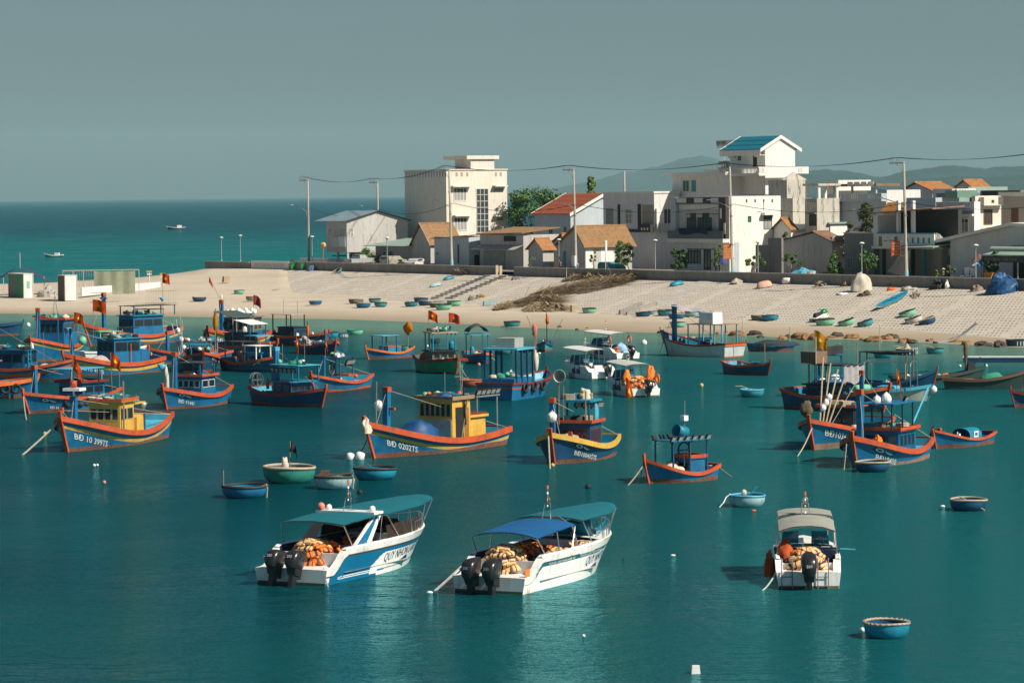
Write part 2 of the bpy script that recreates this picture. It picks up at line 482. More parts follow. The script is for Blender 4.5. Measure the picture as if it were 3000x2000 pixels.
for i in range(len(xe) - 1):
    for k in range(6):
        mb.f.append([i * 7 + k, (i + 1) * 7 + k, (i + 1) * 7 + k + 1, i * 7 + k + 1]); mb.mi.append(0); mb.sm.append(True)
tag(mb.build('embankment', em), kind='structure')

conc = MT('stained_concrete', (.27, .25, .215), .9, .25, .5, (.15, .14, .12), .6, streak=True, bump=.3)
conc2 = MT('pale_render', (.38, .36, .32), .9, .2, .5, (.25, .23, .2), .66, streak=True)
roadm = MT('dusty_road', (.22, .2, .17), .95, .25, .4, (.3, .27, .22), .6)
GZ = 4.3
g = MB()
T0, T1, T2 = tpx(600, 0), tpx(955, 0), tpx(3600, 0)
g.poly([Wl(T0, .3, GZ), Wl(T2, .3, GZ), Wl(T2, 150, GZ), Wl(T1 + 30, 150, GZ), Wl(T1, 26, GZ), Wl(T0 + 6, 12, GZ)][::1])
g.slab([Wl(T0, .3, GZ - 3), Wl(T0 + 6, 12, GZ - 3), Wl(T1, 26, GZ - 3)], (0, 0, 2.9))
for a, c in (((T0, .3), (T0 + 6, 12)), ((T0 + 6, 12), (T1, 26)), ((T1, 26), (T1 + 30, 150))):
    g.poly([Wl(*a, GZ), Wl(*c, GZ), Wl(*c, -1), Wl(*a, -1)])
tag(g.build('road', roadm), kind='structure')

def wallrun(name, label, t0, t1, n0, z1, mat, th=.38, cope=True, z0=3.0, joint=5.2):
    o = thing(name, label, 'wall', Wl(t0, n0, 0), AZ)
    L = t1 - t0
    mb = MB(); k = max(1, round(L / joint))
    for i in range(k):                     # panels with a narrow joint between
        mb.box(i * L / k + .015, (i + 1) * L / k - .015, .0, th, z0, z1 - (.14 if cope else 0))
    mb.box(0, L, .03, th - .03, z0, z1 - .2)
    mb.build('wall_panel', mat, o)
    if cope: MB().box(-.02, L + .02, -.05, th + .05, z1 - .14, z1).build('coping', conc2, o)
    return o
tg0, tg1 = tpx(1455, 0), tpx(1505, 0)
wallrun('sea_wall', 'long grey sea wall between the white wall and the stair gap', tpx(848, 0), tg0, 0, 5.0, conc)
wallrun('sea_wall', 'long grey sea wall running from the stair gap behind the palm frond heaps', tg1, tpx(3400, 0), 0, 5.0, conc)
wallrun('sea_wall', 'short dark grey wall at the seaward tip of the promenade', tpx(604, 0), tpx(735, 0) - .1, -.2, 4.75, conc)
wh = wallrun('painted_wall', 'low white painted wall beside the green bins', tpx(735, 0), tpx(846, 0), 0, 4.95, wpaint, cope=False)
MB().box(1, 11, -.012, .0, 4.1, 4.65).build('faded_panel', MT('faded_pale_band', (.52, .54, .52), .7, .3, 2), wh)
wallrun('parapet', 'low white parapet along the far edge of the promenade', T0 + 8, T1 + 2, 13, 5.05, wpaint, cope=False, th=.25)
# stair gap
st = thing('beach_stair', 'long concrete stair ramp with two rows of steps running down the embankment', 'stairs', (0, 0, 0))
def stairs(o, pxa, pya, pxb, pyb, n, w, name):
    a, c = revet(pxa, pya), revet(pxb, pyb)
    mb = MB(); d = (c - a); e = Vector((d.x, d.y, 0)).normalized(); s_ = Vector((-e.y, e.x, 0))
    for i in range(n):
        p, q = a + d * (i / n), a + d * ((i + .62) / n)
        zt = max(p.z, q.z) + .16
        pl = [p - s_ * w, p + s_ * w, q + s_ * w, q - s_ * w]
        mb.slab([(k.x, k.y, min(p.z, q.z) - .1) for k in pl], (0, 0, zt - min(p.z, q.z) + .1))
    mb.build(name, conc, o)
stairs(st, 1274, 876, 1437, 806, 13, .55, 'flight')
stairs(st, 1316, 877, 1485, 808, 12, .55, 'flight')
a, c = revet(1290, 884), revet(1462, 807)
s_ = (c - a).cross(Vector((0, 0, 1))).normalized()
MB().slab([a - s_ * 1.0 + Vector((0, 0, .03)), a + s_ * 1.0 + Vector((0, 0, .03)), c + s_ * 1.0 + Vector((0, 0, .03)), c - s_ * 1.0 + Vector((0, 0, .03))], (0, 0, .09)).build('ramp', conc2, st)
# sandy lane in the gap
lm = MB(); lm.poly([Wl(tg0, -.2, 3.78), Wl(tg1, -.2, 3.78), Wl(tg1 + 2, 7, GZ + .03), Wl(tg0 + 2, 7, GZ + .03)])
lm.build('path', sandm); tag(bpy.data.objects['path'], kind='structure')
for i, tx in enumerate((tg0 - .1, tg0 + .9)):
    o = MB().box(0, .2, -.1, .3, 3.3, 5.15 - i * .05).build('gate_post', lwood, loc=Wl(tx, -.1, 0), rot=(0, 0, AZ))
    tag(o, ('pale gate post against the end of the long wall at the stair gap', 'second pale gate post standing clear inside the stair gap')[i], 'post')
dr = thing('drain_channel', 'wide bare concrete drain chute running down the embankment past the stranded baskets', 'drain')
def strip(pl, w, h, name, mat, par):
    a, c = revet(*pl[0]), revet(*pl[1])
    s_ = (c - a).cross(Vector((0, 0, 1))).normalized() * w
    z = Vector((0, 0, .04))
    MB().slab([a - s_ + z, a + s_ + z, c + s_ + z, c - s_ + z], (0, 0, h)).build(name, mat, par)
strip([(1858, 922), (2078, 826)], 1.5, .05, 'channel_floor', conc2, dr)
strip([(1815, 924), (1880, 898)], .12, .55, 'side_wall', conc, dr)
strip([(1835, 926), (1925, 896)], .12, .45, 'side_wall', conc, dr)
# ---------------------------------------------------------------- fishing boats
class Boat: pass

def fboat(name, label, short, bow, stern=None, L=None, hd=None, B=None, hb=2.1, hm=.85, hs=1.4, hull=blue, gun=red, stripe=None,
          boot=bottom, bz=.18, deck=tblue, text=None, side=1, eye=None, stem=None, cat='fishing boat', group='fishing boats moored in the bay',
          tr=.74, gw=.17, inner=None, full=.5, bl=3.4, th=.3, bul=.42, toff=.86, sband=(.34, .56), corner=None):
    """bow / stern: picture points where stem and stern corner meet the water; hull outline bx (+x bow, +y port)"""
    b = Boat()
    pb = P(*(bow or corner))
    if name != 'fishing_boat': full, bl = .4, 2.2
    if stern:
        ps = P(*stern)
        B0 = B or 3.0
        d = ps - pb
        # the stern point is the visible corner: bring it to the centre line
        off = B0 * .3
        h = Vector((-d.x, -d.y, 0)).normalized(); port = Vector((-h.y, h.x, 0))
        c = ps - port * (off * side)
        h = (pb - c); wl = h.length; h.normalize()
        hd = math.atan2(h.y, h.x); L = wl / .89
    else:
        hd = math.radians(hd); h = Vector((math.cos(hd), math.sin(hd), 0))
    B = B or max(1.3, L * .32)
    b.L, b.B, b.hd = L, B, hd
    c = pb - h * (.42 * L)
    if corner:                                            # given: the visible stern corner at the water
        c = P(*corner) + h * (.47 * L) - Vector((-h.y, h.x, 0)) * (side * B * .42 * tr)
    b.o = thing(name, label, cat, (c.x, c.y, 0), hd, group)
    b.short, b.c = short, c
    b.MW = Matrix.Translation((c.x, c.y, 0)) @ Matrix.Rotation(hd, 4, 'Z')
    sb = lambda s: (1 - (max(0, s - full) / (1 - full)) ** bl) * (1 - (1 - tr) * (max(0, .42 - s) / .42) ** 2)
    wb = lambda s: (1 - (max(0, s - full * .8) / (1 - full * .8)) ** (bl * .6)) * (1 - (1 - tr) * (max(0, .42 - s) / .42) ** 2)
    def zs(s):
        return hm + ((hb - hm) * ((s - .38) / .62) ** 1.9 if s > .38 else (hs - hm) * ((.38 - s) / .38) ** 1.7)
    KZ = -.35
    def hp(s, z, sd, out=0.0):
        Z = zs(s); v = max(0, min(1, (z - KZ) / (Z - KZ)))
        x = L * ((-.47 + .89 * s) * (1 - v) + (-.5 + s) * v)
        y = B / 2 * (wb(s) * .84 * (1 - v ** 1.25) + sb(s) * v ** 1.25)
        return Vector((x, sd * (max(y, .035) + out), z))
    b.zs, b.hp = zs, hp
    # hull with painted bands
    mats = [boot, hull, stripe or hull, black, wpaint]
    mb = MB(); n = 26
    def rows(s):
        Z = zs(s)
        r = [(KZ, 0), (bz + .06 * math.sin(s * 9), 0)]
        if stripe: r += [(Z - sband[1], 1), (Z - sband[0], 2), (Z, 1)]
        else: r += [((Z + bz) / 2, 1), (Z, 1)]
        out = []; last = None
        for z, k in r:
            if last is not None and z < last + .02: z = last + .02
            out.append((z, k)); last = z
        return out
    for sd in (1, -1):
        pts = []; K = len(rows(0))
        for i in range(n + 1):
            s = 1 - (1 - i / n) ** 1.0
            pts += [hp(s, z, sd) for z, _ in rows(s)]
        base = len(mb.v); mb.add(pts, [])
        for i in range(n):
            for k in range(K - 1):
                mb.f.append([base + i * K + k, base + (i + 1) * K + k, base + (i + 1) * K + k + 1, base + i * K + k + 1][::sd])
                mb.mi.append(rows(.5)[k + 1][1]); mb.sm.append(True)
    r0_ = rows(0)
    for k in range(len(r0_) - 1):
        mb.poly([hp(0, r0_[k][0], 1), hp(0, r0_[k][0], -1), hp(0, r0_[k + 1][0], -1), hp(0, r0_[k + 1][0], 1)], r0_[k + 1][1])
    def wrapped(vs, fs, m, s0, zoff, sd, out=.02):       # flat lettering laid on the planking; vs in (along, up)
        pts = []
        for x, y in vs:
            s = s0 - x / L if sd == 1 else s0 + x / L
            z = zs(s) - zoff + y
            v = hp(s, z, sd, out); pts.append(v)
        mb.add(pts, fs, m)
    if text:
        tx, s0, hgt = text
        vs, fs, w = textmesh(tx, hgt, .012)
        wrapped(vs, fs, 4, s0, toff, side)
    if eye:                                               # painted bow eyes: dark patch, white outline and moustache stroke
        es, ez, ew = eye
        for sd in (1, -1):
            sg = -1 if sd == -1 else 1
            for pl, m_, o_ in (([(-.25 * ew, .05), (.1 * ew, .20), (1.0 * ew, .22), (1.9 * ew, .16), (1.9 * ew, .04), (1.0 * ew, -.10), (.3 * ew, -.1)], 3, .012),):
                wrapped([(x, y) for x, y in pl], [tuple(range(len(pl)))], m_, es if sd == 1 else es - 0 * ew / L, ez, sd, o_) if sd == 1 else wrapped([(-x, y) for x, y in pl], [tuple(range(len(pl)))], m_, es, ez, sd, o_)
            ring = []; f = []
            q = 14
            for i in range(q):
                a = 2 * PI * i / q
                for k, rr in enumerate((1.0, .62)):
                    ring.append(((.35 * ew + .34 * ew * rr * math.cos(a)) * sg, .07 + .105 * rr * math.sin(a)))
            for i in range(q):
                j = (i + 1) % q; f.append((2 * i, 2 * j, 2 * j + 1, 2 * i + 1))
            wrapped(ring, f, 4, es, ez, sd, .022)
            cv = []; f = []
            for i in range(9):
                u = i / 8; x = (.8 + 1.0 * u) * ew; y = .12 - .2 * u + .12 * u * u
                cv += [(x * sg, y), (x * sg, y - .075 * math.sin(PI * min(1, u + .12)) - .01)]
            for i in range(8): f.append((2 * i, 2 * i + 1, 2 * i + 3, 2 * i + 2))
            wrapped(cv, f, 4, es, ez, sd, .022)
    b.hull = mb.build('hull', mats, b.o)
    # deck with bulwark lining
    mb = MB(); pts = []
    for i in range(n + 1):
        s = .015 + .965 * i / n
        z = max(zs(s) - bul, .12 + .05)
        pts += [hp(s, zs(s), 1, -.05), hp(s, z, 1, -.07), hp(s, z, -1, -.07), hp(s, zs(s), -1, -.05)]
    mb.add(pts, [])
    for i in range(n):
        for k in range(3):
            mb.f.append([i * 4 + k, i * 4 + k + 1, i * 4 + k + 5, i * 4 + k + 4]); mb.mi.append(0 if k == 1 else 1); mb.sm.append(False)
    mb.poly(pts[:4], 1)
    mb.build('deck', [deck, inner or deck], b.o)
    # gunwale rail
    mb = MB()
    for sd in (1, -1):
        pts = []
        for i in range(n + 1):
            s = i / n; Z = zs(s)
            for oo, dz in ((.05, .05), (.055, -gw), (-.06, -gw), (-.06, .055)):
                pts.append(hp(s, Z, sd) + Vector((0, sd * oo, dz)) if oo > 0 else hp(s, Z, sd) + Vector((0, -sd * min(.09, hp(s, Z, 1).y), dz)))
        base = len(mb.v); mb.add(pts, [])
        for i in range(n):
            for k in range(4):
                mb.f.append([base + i * 4 + k, base + i * 4 + (k + 1) % 4, base + (i + 1) * 4 + (k + 1) % 4, base + (i + 1) * 4 + k]); mb.mi.append(0); mb.sm.append(False)
    Z = zs(0); w = hp(0, Z, 1).y + .05; x = -.5 * L
    mb.box(x - .06, x + .05, -w, w, Z - gw, Z + .052)
    mb.build('gunwale', gun, b.o)
    mb = MB(); r = max(.05, B * .03)
    mb.tube([hp(1, KZ, 1) * 1 + Vector((.03, -.035, 0)), hp(1, zs(1) * .5, 1) + Vector((.05, -.035, 0)), hp(1, zs(1), 1) + Vector((.06, -.035, .0)), hp(1, zs(1), 1) + Vector((.1, -.035, th))], [r, r, r * 1.2, r * 1.25], 4)
    mb.build('stem_post', stem or gun, b.o)
    b.dz = lambda s: max(zs(s) - bul, .17)
    return b

def part(b, mb, name, mat, par=None): return mb.build(name, mat, par or b.o)

def cabin(b, x0, x1, w, z0, z1, wall, roofm, nf=4, ns=2, trim=None, over=.18, wz=(.5, .86), rk=.0, name='wheelhouse', lean=.05, sides=(1, -1), framem=None, rt_=.09):
    mb = MB(); mb.box(x0, x1, -w / 2, w / 2, z0, z1, 0, tx=lean, ty=lean * .6)
    H = z1 - z0
    o = part(b, mb, name, wall)
    za, zb = z0 + H * wz[0], z0 + H * wz[1]
    def win(face, a0, a1):
        g = MB()
        t = .035
        def pt(a, z, out):
            k = (z - z0) / H
            if face == 'f': return (x1 - lean * k + out, a, z)
            sd = face
            return (a, sd * (w / 2 - lean * .6 * k + out), z)
        def q(a, c, z, e, out, m): g.poly([pt(a, z, out), pt(c, z, out), pt(c, e, out), pt(a, e, out)], m)
        q(a0 + t, a1 - t, za + t, zb - t, .012, 1)
        for r_ in ((a0, a1, za, za + t), (a0, a1, zb - t, zb), (a0, a0 + t, za + t, zb - t), (a1 - t, a1, za + t, zb - t)):
            q(*r_, .03, 0)
        g.build('window', [framem or wall, glass], o)
    for i in range(nf):
        a = -w / 2 + .1 + (w - .2) * i / nf; win('f', a + .03, a + (w - .2) / nf - .03)
    for sd in sides:
        for i in range(ns):
            a = x0 + .15 + (x1 - x0 - .3) * i / ns; win(sd, a + .05, a + (x1 - x0 - .3) / ns - .05)
    r = MB(); r.box(x0 - over, x1 + over, -w / 2 - over, w / 2 + over, z1 + .003, z1 + rt_, 0)
    ro = part(b, r, 'roof', roofm, o)
    if trim:
        r = MB(); e = over + .02; r_ = (x0 - e, x1 + e, -w / 2 - e, w / 2 + e)
        for q in ((r_[0], r_[1], r_[2], r_[2] + .07), (r_[0], r_[1], r_[3] - .07, r_[3]), (r_[0], r_[0] + .07, r_[2] + .07, r_[3] - .07), (r_[1] - .07, r_[1], r_[2] + .07, r_[3] - .07)):
            r.box(q[0], q[1], q[2], q[3], z1 + .05, z1 + .05 + .17)
        part(b, r, 'roof_rail', trim, o)
    b.cab = o
    return o

def canopy(b, x0, x1, w, z0, z1, mat, posts=6, post=blue, th=.06, tilt=0.0, r=.045, sag=0.0, over=.15):
    k = posts // 2
    for i in range(k):
        x = x0 + (x1 - x0) * i / max(1, k - 1)
        for sd in (1, -1):
            part(b, MB().box(x - r, x + r, sd * w / 2 - r, sd * w / 2 + r, z0, z1 + tilt * (x - (x0 + x1) / 2)), 'post', post)
    g = MB(); xm = (x0 + x1) / 2
    def fn(u, v):
        x = x0 - over + (x1 - x0 + 2 * over) * u; y = (v - .5) * (w + 2 * over)
        return (x, y, z1 + .005 + tilt * (x - xm) - sag * math.sin(PI * u) * math.sin(PI * v) + sag * .25 * noise.noise(Vector((x * 2, y * 2, 0))))
    g.grid(fn, 8, 6, sm=False)
    g.grid(lambda u, v: tuple(Vector(fn(u, 1 - v)) + Vector((0, 0, th))), 8, 6, sm=False)
    c = [fn(0, 0), fn(1, 0), fn(1, 1), fn(0, 1)]
    if sag == 0:
        for i in range(4):
            p, q = Vector(c[i]), Vector(c[(i + 1) % 4]); g.poly([p, q, q + Vector((0, 0, th)), p + Vector((0, 0, th))])
    return part(b, g, 'canopy', mat)

def mast(b, x, y, z0, z1, mat=blue, cap=red, r=.11, rake=0.0, cross=None):
    o = part(b, MB().slab([(x - r, y - r, z0), (x + r, y - r, z0), (x + r, y + r, z0), (x - r, y + r, z0)], (rake, 0, z1 - z0)), 'mast', mat)
    if cap: part(b, MB().box(x + rake - r * 1.15, x + rake + r * 1.15, y - r * 1.15, y + r * 1.15, z1 - .22, z1 + .06), 'mast_cap', cap, o)
    for q in (.97, -.2):                                 # stays down to the bow and to the waist
        s_ = .5 + x / b.L + (q - .5 - x / b.L) * .8; p_ = b.hp(max(.03, min(.98, s_)), b.zs(max(.03, min(.98, s_))), 1)
        part(b, MB().tube([(x + rake, y, z1 - .1), (p_.x, p_.y * .5 if q > 0 else p_.y, p_.z)], .014, 4), 'stay_line', rope)
    if cross: part(b, MB().box(x + rake - .07, x + rake + .07, y - .55, y + .55, z1 - cross, z1 - cross + .14), 'crossbar', cap or mat, o)
    return o

def pole(b, x, y, z0, z1, mat=greym, r=.022, dx=0, dy=0, name='antenna'):
    return part(b, MB().tube([(x, y, z0), (x + dx, y + dy, z1)], r, 5), name, mat)

def flagmesh(w, h, wind, seed, droop=.3, starr=True, m0=0):
    """cloth hanging from a pole at the origin, flying along +x turned by wind"""
    mb = MB()
    def fn(u, v):
        x = w * u * (1 - droop * .4)
        yy = .14 * math.sin(u * 7 + seed) * u + .05 * math.sin(v * 5 + u * 4)
        z = -h * v - droop * h * u * u * 1.1
        return (x * math.cos(wind) - yy * math.sin(wind), x * math.sin(wind) + yy * math.cos(wind), z)
    mb.grid(fn, 12, 8)
    if starr:
        for sg in (.02, -.02):
            pts = []
            for k in range(10):
                r = (.2 if k % 2 == 0 else .085) * h; a = PI / 2 + k * PI / 5
                u, v = .48 + r * math.cos(a) / w, .5 - r * math.sin(a) / h
                p = fn(u, v); pts.append((p[0] - sg * math.sin(wind), p[1] + sg * math.cos(wind), p[2]))
            c = fn(.48, .5); pts.append((c[0] - sg * math.sin(wind), c[1] + sg * math.cos(wind), c[2]))
            mb.add(pts, [(k, (k + 1) % 10, 10) for k in range(10)], 1)
    return mb

def flag(b, x, y, z0, z1, w=.75, h=.55, mat=flagr, seed=0, droop=.3, wind=-.25, dx=0, dy=0, starr=True, ph=.0):
    p = part(b, MB().tube([(x, y, z0), (x + dx, y + dy, z1 + ph)], .02, 5), 'flag_pole', wood)
    m = flagmesh(w, h, wind - b.hd, seed, droop, starr)
    m.v = [(v[0] + x + dx, v[1] + y + dy, v[2] + z1) for v in m.v]
    return part(b, m, 'flag', [mat, star], p)

def flood(b, x, y, z, a=0.0, s=1.0):
    mb = MB(); mb.M = Matrix.Translation((x, y, z)) @ Matrix.Rotation(a, 4, 'Z') @ Matrix.Rotation(.5, 4, 'Y')
    mb.box(-.04 * s, .05 * s, -.2 * s, .2 * s, -.15 * s, .15 * s, 0)
    mb.poly([(.055 * s, -.17 * s, -.12 * s), (.055 * s, .17 * s, -.12 * s), (.055 * s, .17 * s, .12 * s), (.055 * s, -.17 * s, .12 * s)], 1)
    mb.box(-.07 * s, .02 * s, -.02, .02, -.28 * s, -.15 * s, 0)
    return part(b, mb, 'floodlight', [black, lens])
lens = MT('floodlight_lens', (.35, .36, .33), .25, .2, 6)

def mrope(b, p0, px, py, mat=rope, r=.035, sag=.12):
    """mooring line from a boat point down to the water at a picture point"""
    q = b.MW.inverted() @ P(px, py, -.05); p0 = Vector(p0); pts = []
    for i in range(9):
        u = i / 8; p = p0.lerp(q, u); p.z -= sag * (p0 - q).length * math.sin(PI * u) * .3; p.z = max(p.z, -.1); pts.append(p)
    return part(b, MB().tube(pts, r, 5), 'mooring_rope', mat)

# things that rest on or hang from a boat stay things of their own
def gear(b, name, label, cat, mb, mat, x, y, z, rz=0.0, group=None, kids=()):
    p = b.MW @ Vector((x, y, z))
    o = mb.build(name, mat, loc=p, rot=(0, 0, b.hd + rz))
    tag(o, label, cat, group)
    return o

def heap(b, name, label, x, y, z, rx, ry, rz_, mat, seed=1, amp=.28, group=None, cat=None):
    mb = MB().blob((0, 0, 0), (rx, ry, rz_), seed, amp, 22, 9, dome=True, fr=1.8)
    return gear(b, name, label, cat or name.replace('_', ' ').split()[-1], mb, mat, x, y, z, group=group)

def floatball(b, label, x, y, z, r=.28, mat=None, group='white floats on the boats', name='float', seed=2):
    mb = MB().blob((0, 0, 0), (r, r * .9, r * 1.05), seed, .14, 14, 9)
    mb.tube([(0, 0, r * .9), (0, 0, r * 1.25)], r * .16, 6)
    return gear(b, name, label, 'float', mb, mat or float_, x, y, z, group=group)

def tyre(b, label, x, y, z, R=.3, ax='y', group=None, n=1):
    mb = MB().torus((0, 0, 0), R, R * .36, ax, 16, 8)
    return gear(b, 'tyre', label, 'tyre', mb, black, x, y, z, group=group)

def clutter(b, x0, x1, y0, y1, z, n, seed, where):
    """boxes, jerry cans, coils, floats and nets lying about: each an object of its own"""
    R = random.Random(seed)
    kinds = ['crate', 'can', 'coil', 'bundle', 'float', 'basin']
    cols = {'crate': [lwood, teal, wood], 'can': [tblue, white, teal], 'coil': [rope, netg, black], 'bundle': [tarpw, netp, shade, tarpb, netg], 'float': [float_, orange, mint], 'basin': [teal, white, lblue]}
    nm = {'crate': 'wooden crate', 'can': 'plastic jerry can', 'coil': 'coil of rope', 'bundle': 'bundle of netting', 'float': 'round float', 'basin': 'plastic basin'}
    cn = {lwood: 'pale', wood: 'grey', teal: 'teal', white: 'white', tblue: 'blue', rope: 'tan', netg: 'green', black: 'black', tarpw: 'cream', netp: 'lilac', shade: 'dark', tarpb: 'blue', float_: 'white', orange: 'orange', mint: 'mint green', lblue: 'light blue'}
    for i in range(int(n * 1.6)):
        k = kinds[(i + R.randrange(3)) % 6]; mt = R.choice(cols[k])
        x, y = R.uniform(x0, x1), R.uniform(y0, y1); mb = MB(); s = R.uniform(.8, 1.45)
        if k == 'crate':
            for q in range(4): mb.box(-.28 * s, .28 * s, -.2 * s, .2 * s, q * .08, q * .08 + .06)
            mb.box(-.25 * s, .25 * s, -.17 * s, .17 * s, 0.005, .28)
        elif k == 'can': mb.box(-.14, .14, -.1, .1, 0, .32 * s, tx=.03, ty=.03).tube([(-.05, 0, .3 * s), (-.05, 0, .4 * s)], .035, 6)
        elif k == 'coil':
            for q in range(3): mb.torus((0, 0, .05 + q * .07), .2 * s - q * .02, .05, 'z', 12, 5)
        elif k == 'bundle': mb.blob((0, 0, 0), (.36 * s, .26 * s, .22 * s), i + seed, .4, 12, 6, dome=True)
        elif k == 'float': mb.blob((0, 0, .17), (.18, .18, .17), i, .1, 10, 7)
        else: mb.lathe([(0, 0.02), (.2, 0.02), (.28, .2), (.3, .22), (.27, .2), (.19, .05), (0, .05)], 14)
        gear(b, {'crate': 'crate', 'can': 'jerry_can', 'coil': 'rope_coil', 'bundle': 'net_bundle', 'float': 'float', 'basin': 'basin'}[k],
             f"{cn[mt]} {nm[k]} lying on the {where} of {b.short}", nm[k].split()[-1] if k != 'can' else 'jerry can', mb, mt, x, y, z, R.uniform(0, 3), group=f"gear on {b.short}")
# ================================================================ the fleet
ropem = MT('white_rope', (.6, .57, .5), .9, .2, 6)
# ---- yellow-cabin boat, near left
b = fboat('fishing_boat', 'blue fishing boat with yellow cabin, white BĐ 10399TS lettering and a blue tarp', 'the yellow-cabin boat BĐ 10399TS',
          (201.5, 1323), (487, 1281), B=3.9, hb=2.15, hm=.8, hs=1.55, stripe=yellow, text=('BĐ 10 399TS', .955, .36), toff=1.2, th=.35, deck=lblue, sband=(.5, .69), gw=.26, stem=red)
cabin(b, -1.6, .5, 2.1, .45, 2.62, yellow, yellow, nf=4, ns=2, trim=red, wz=(.5, .82), over=.2, framem=cream)
o = part(b, MB().box(-3.3, -1.62, -.92, .92, .45, 1.7, tx=.02, ty=.03), 'aft_cabin', yellow)
part(b, MB().box(-2.2, -1.75, .90, .93, .5, 1.55), 'door', MT('dark_ochre', (.30, .13, .02), .6, .3), o)
part(b, MB().box(-3.4, -1.5, -1.0, 1.0, 2.35, 2.45), 'aft_roof', yellow)
for sd in (1, -1): part(b, MB().box(-3.35, -3.25, sd * .95 - .05, sd * .95 + .05, .4, 2.35), 'post', blue)
mast(b, 4.2, -.25, .9, 3.15, r=.17, cap=blue)
part(b, MB().lathe([(.0, 3.75), (.2, 3.75), (.22, 4.15), (.0, 4.15)], 12, (4.2, -.25, 0)), 'bucket', red, None)
part(b, MB().box(3.75, 4.65, -.75, .35, 3.55, 3.72).tube([(4.2, -.25, 3.1), (4.2, -.25, 3.6)], .06, 6), 'lamp_bracket', white)
part(b, MB().lathe([(.10, 0), (.14, .12), (.3, .42), (.27, .42), (.1, .14), (0, .1)], 14, (-3.2, .9, 1.95)), 'reflector_lamp', greym)
mast(b, 5.35, -.5, 1.6, 2.55, r=.09)
pole(b, .3, 1.2, .4, 3.9, wood, .06, 0, 0, 'aerial_pole'); pole(b, -.3, -.7, 2.7, 4.6, black, .05, -.2, -.1, 'aerial_pole'); pole(b, -.9, .4, 2.7, 4.75)
flag(b, 4.2, -.25, 4.1, 5.55, .8, .8, dx=.05, seed=1, droop=.9)
flag(b, -.5, .1, 2.7, 5.6, .95, .8, dx=.15, seed=3, droop=.75)
heap(b, 'tarp_heap', 'deep blue tarpaulin draped over gear before the wheelhouse of the yellow-cabin boat BĐ 10399TS', 1.45, 0, .7, 1.1, .85, .72, tarpb, 3, .2, cat='tarpaulin')
clutter(b, -1.5, .5, -.85, .85, 2.72, 15, 11, 'wheelhouse roof'); clutter(b, -3.1, -1.6, -.7, .7, 2.46, 4, 12, 'wheelhouse roof')
clutter(b, -5, -3.8, -.6, .6, 1.0, 3, 13, 'after deck')
mrope(b, (6.0, -.3, 1.9), 64, 1334, r=.06, sag=.05)
# ---- second yellow-cabin boat, centre
b = fboat('fishing_boat', 'blue fishing boat with yellow striped hull, ochre cabin and domed blue tarp, lettered BĐ 0202', 'the ochre-cabin boat BĐ 0202',
          (1102, 1341.5), (1475.8, 1302), B=3.4, hb=2.15, hm=.75, hs=1.05, stripe=yellow, text=('BĐ 0202TS', .925, .34), toff=1.12, th=.35, deck=lblue, sband=(.5, .69), gw=.28, boot=bottom, bz=.22)
cabin(b, -2.3, -.4, 2.45, .4, 3.0, yellow, yellow, nf=6, ns=0, trim=wood, wz=(.62, .92), over=.16, lean=.04, framem=cream)
part(b, MB().box(-.43, -.37, -1.2, 1.15, .42, 1.85), 'lower_front_panel', MT('bleached_panel', (.42, .41, .36), .8, .25, 2.2, (.25, .23, .2), .6), b.cab)
part(b, MB().box(-1.55, -.75, 1.20, 1.235, .45, 2.55), 'doorway', black, b.cab)
part(b, MB().box(-2.1, -1.65, 1.20, 1.23, .5, 2.5), 'door', MT('dark_ochre', (.3, .13, .02)), b.cab)
o = part(b, MB().box(-4.1, -2.32, -1.05, 1.05, .4, 1.85, tx=.02, ty=.02), 'aft_cabin', yellow)
part(b, MB().box(-4.2, -2.3, -1.2, 1.2, 1.855, 2.0), 'aft_roof', yellow, o)
part(b, MB().box(-4.15, -2.35, -1.12, 1.12, 2.005, 2.1), 'roof_rail', dred, o)
for x in (-5.3, -3.2):
    for sd in (1, -1): part(b, MB().tube([(x, sd * 1.05, .5 if x < -5 else 2.0), (x, sd * 1.05, 3.0)], .05, 6), 'post', greym)
part(b, MB().box(-5.5, -3.0, -1.15, -1.05, 3.0, 3.08).box(-5.5, -3.0, 1.05, 1.15, 3.0, 3.08).box(-5.5, -5.4, -1.04, 1.04, 3.0, 3.08).box(-3.1, -3.0, -1.04, 1.04, 3.0, 3.08), 'lamp_rack', greym)
for k in range(5): flood(b, -5.3 + k * .5, 1.1, 3.3, PI / 2, 1.1)
mast(b, 4.45, 0, .9, 3.95, r=.17, cross=1.25, rake=-.1)
floatball(b, 'big white float bag tied to the blue mast of the ochre-cabin boat BĐ 0202', 4.5, -.45, 2.95, .31)
pole(b, 5.7, .2, 1.9, 4.4, wood, .03, -.1, .0, 'pole'); pole(b, -1.0, .3, 3.0, 4.6); pole(b, -1.9, .9, 3, 5.2, greym, .03, .35, 0); pole(b, -2.3, .5, 3, 5.3, greym, .03)
pole(b, -3.2, 0, 3.05, 5.0, greym, .03); pole(b, -1.2, 1.28, .5, 3.3, wood, .04, -.8, 0, 'boathook'); pole(b, -1.65, 1.3, 1.5, 3.7, black, .06, .2, 0, 'exhaust_pipe')
heap(b, 'tarp_heap', 'tall domed blue tarpaulin on the foredeck of the ochre-cabin boat BĐ 0202', 1.3, .0, .7, 1.5, 1.1, 1.2, tarpb, 8, .2, cat='tarpaulin')
clutter(b, -2.2, -.6, -1, 1, 3.09, 14, 21, 'wheelhouse roof')
tyre(b, 'black tyre lying flat on the wheelhouse roof of the ochre-cabin boat BĐ 0202', -.9, -.5, 3.2, .36, 'z')
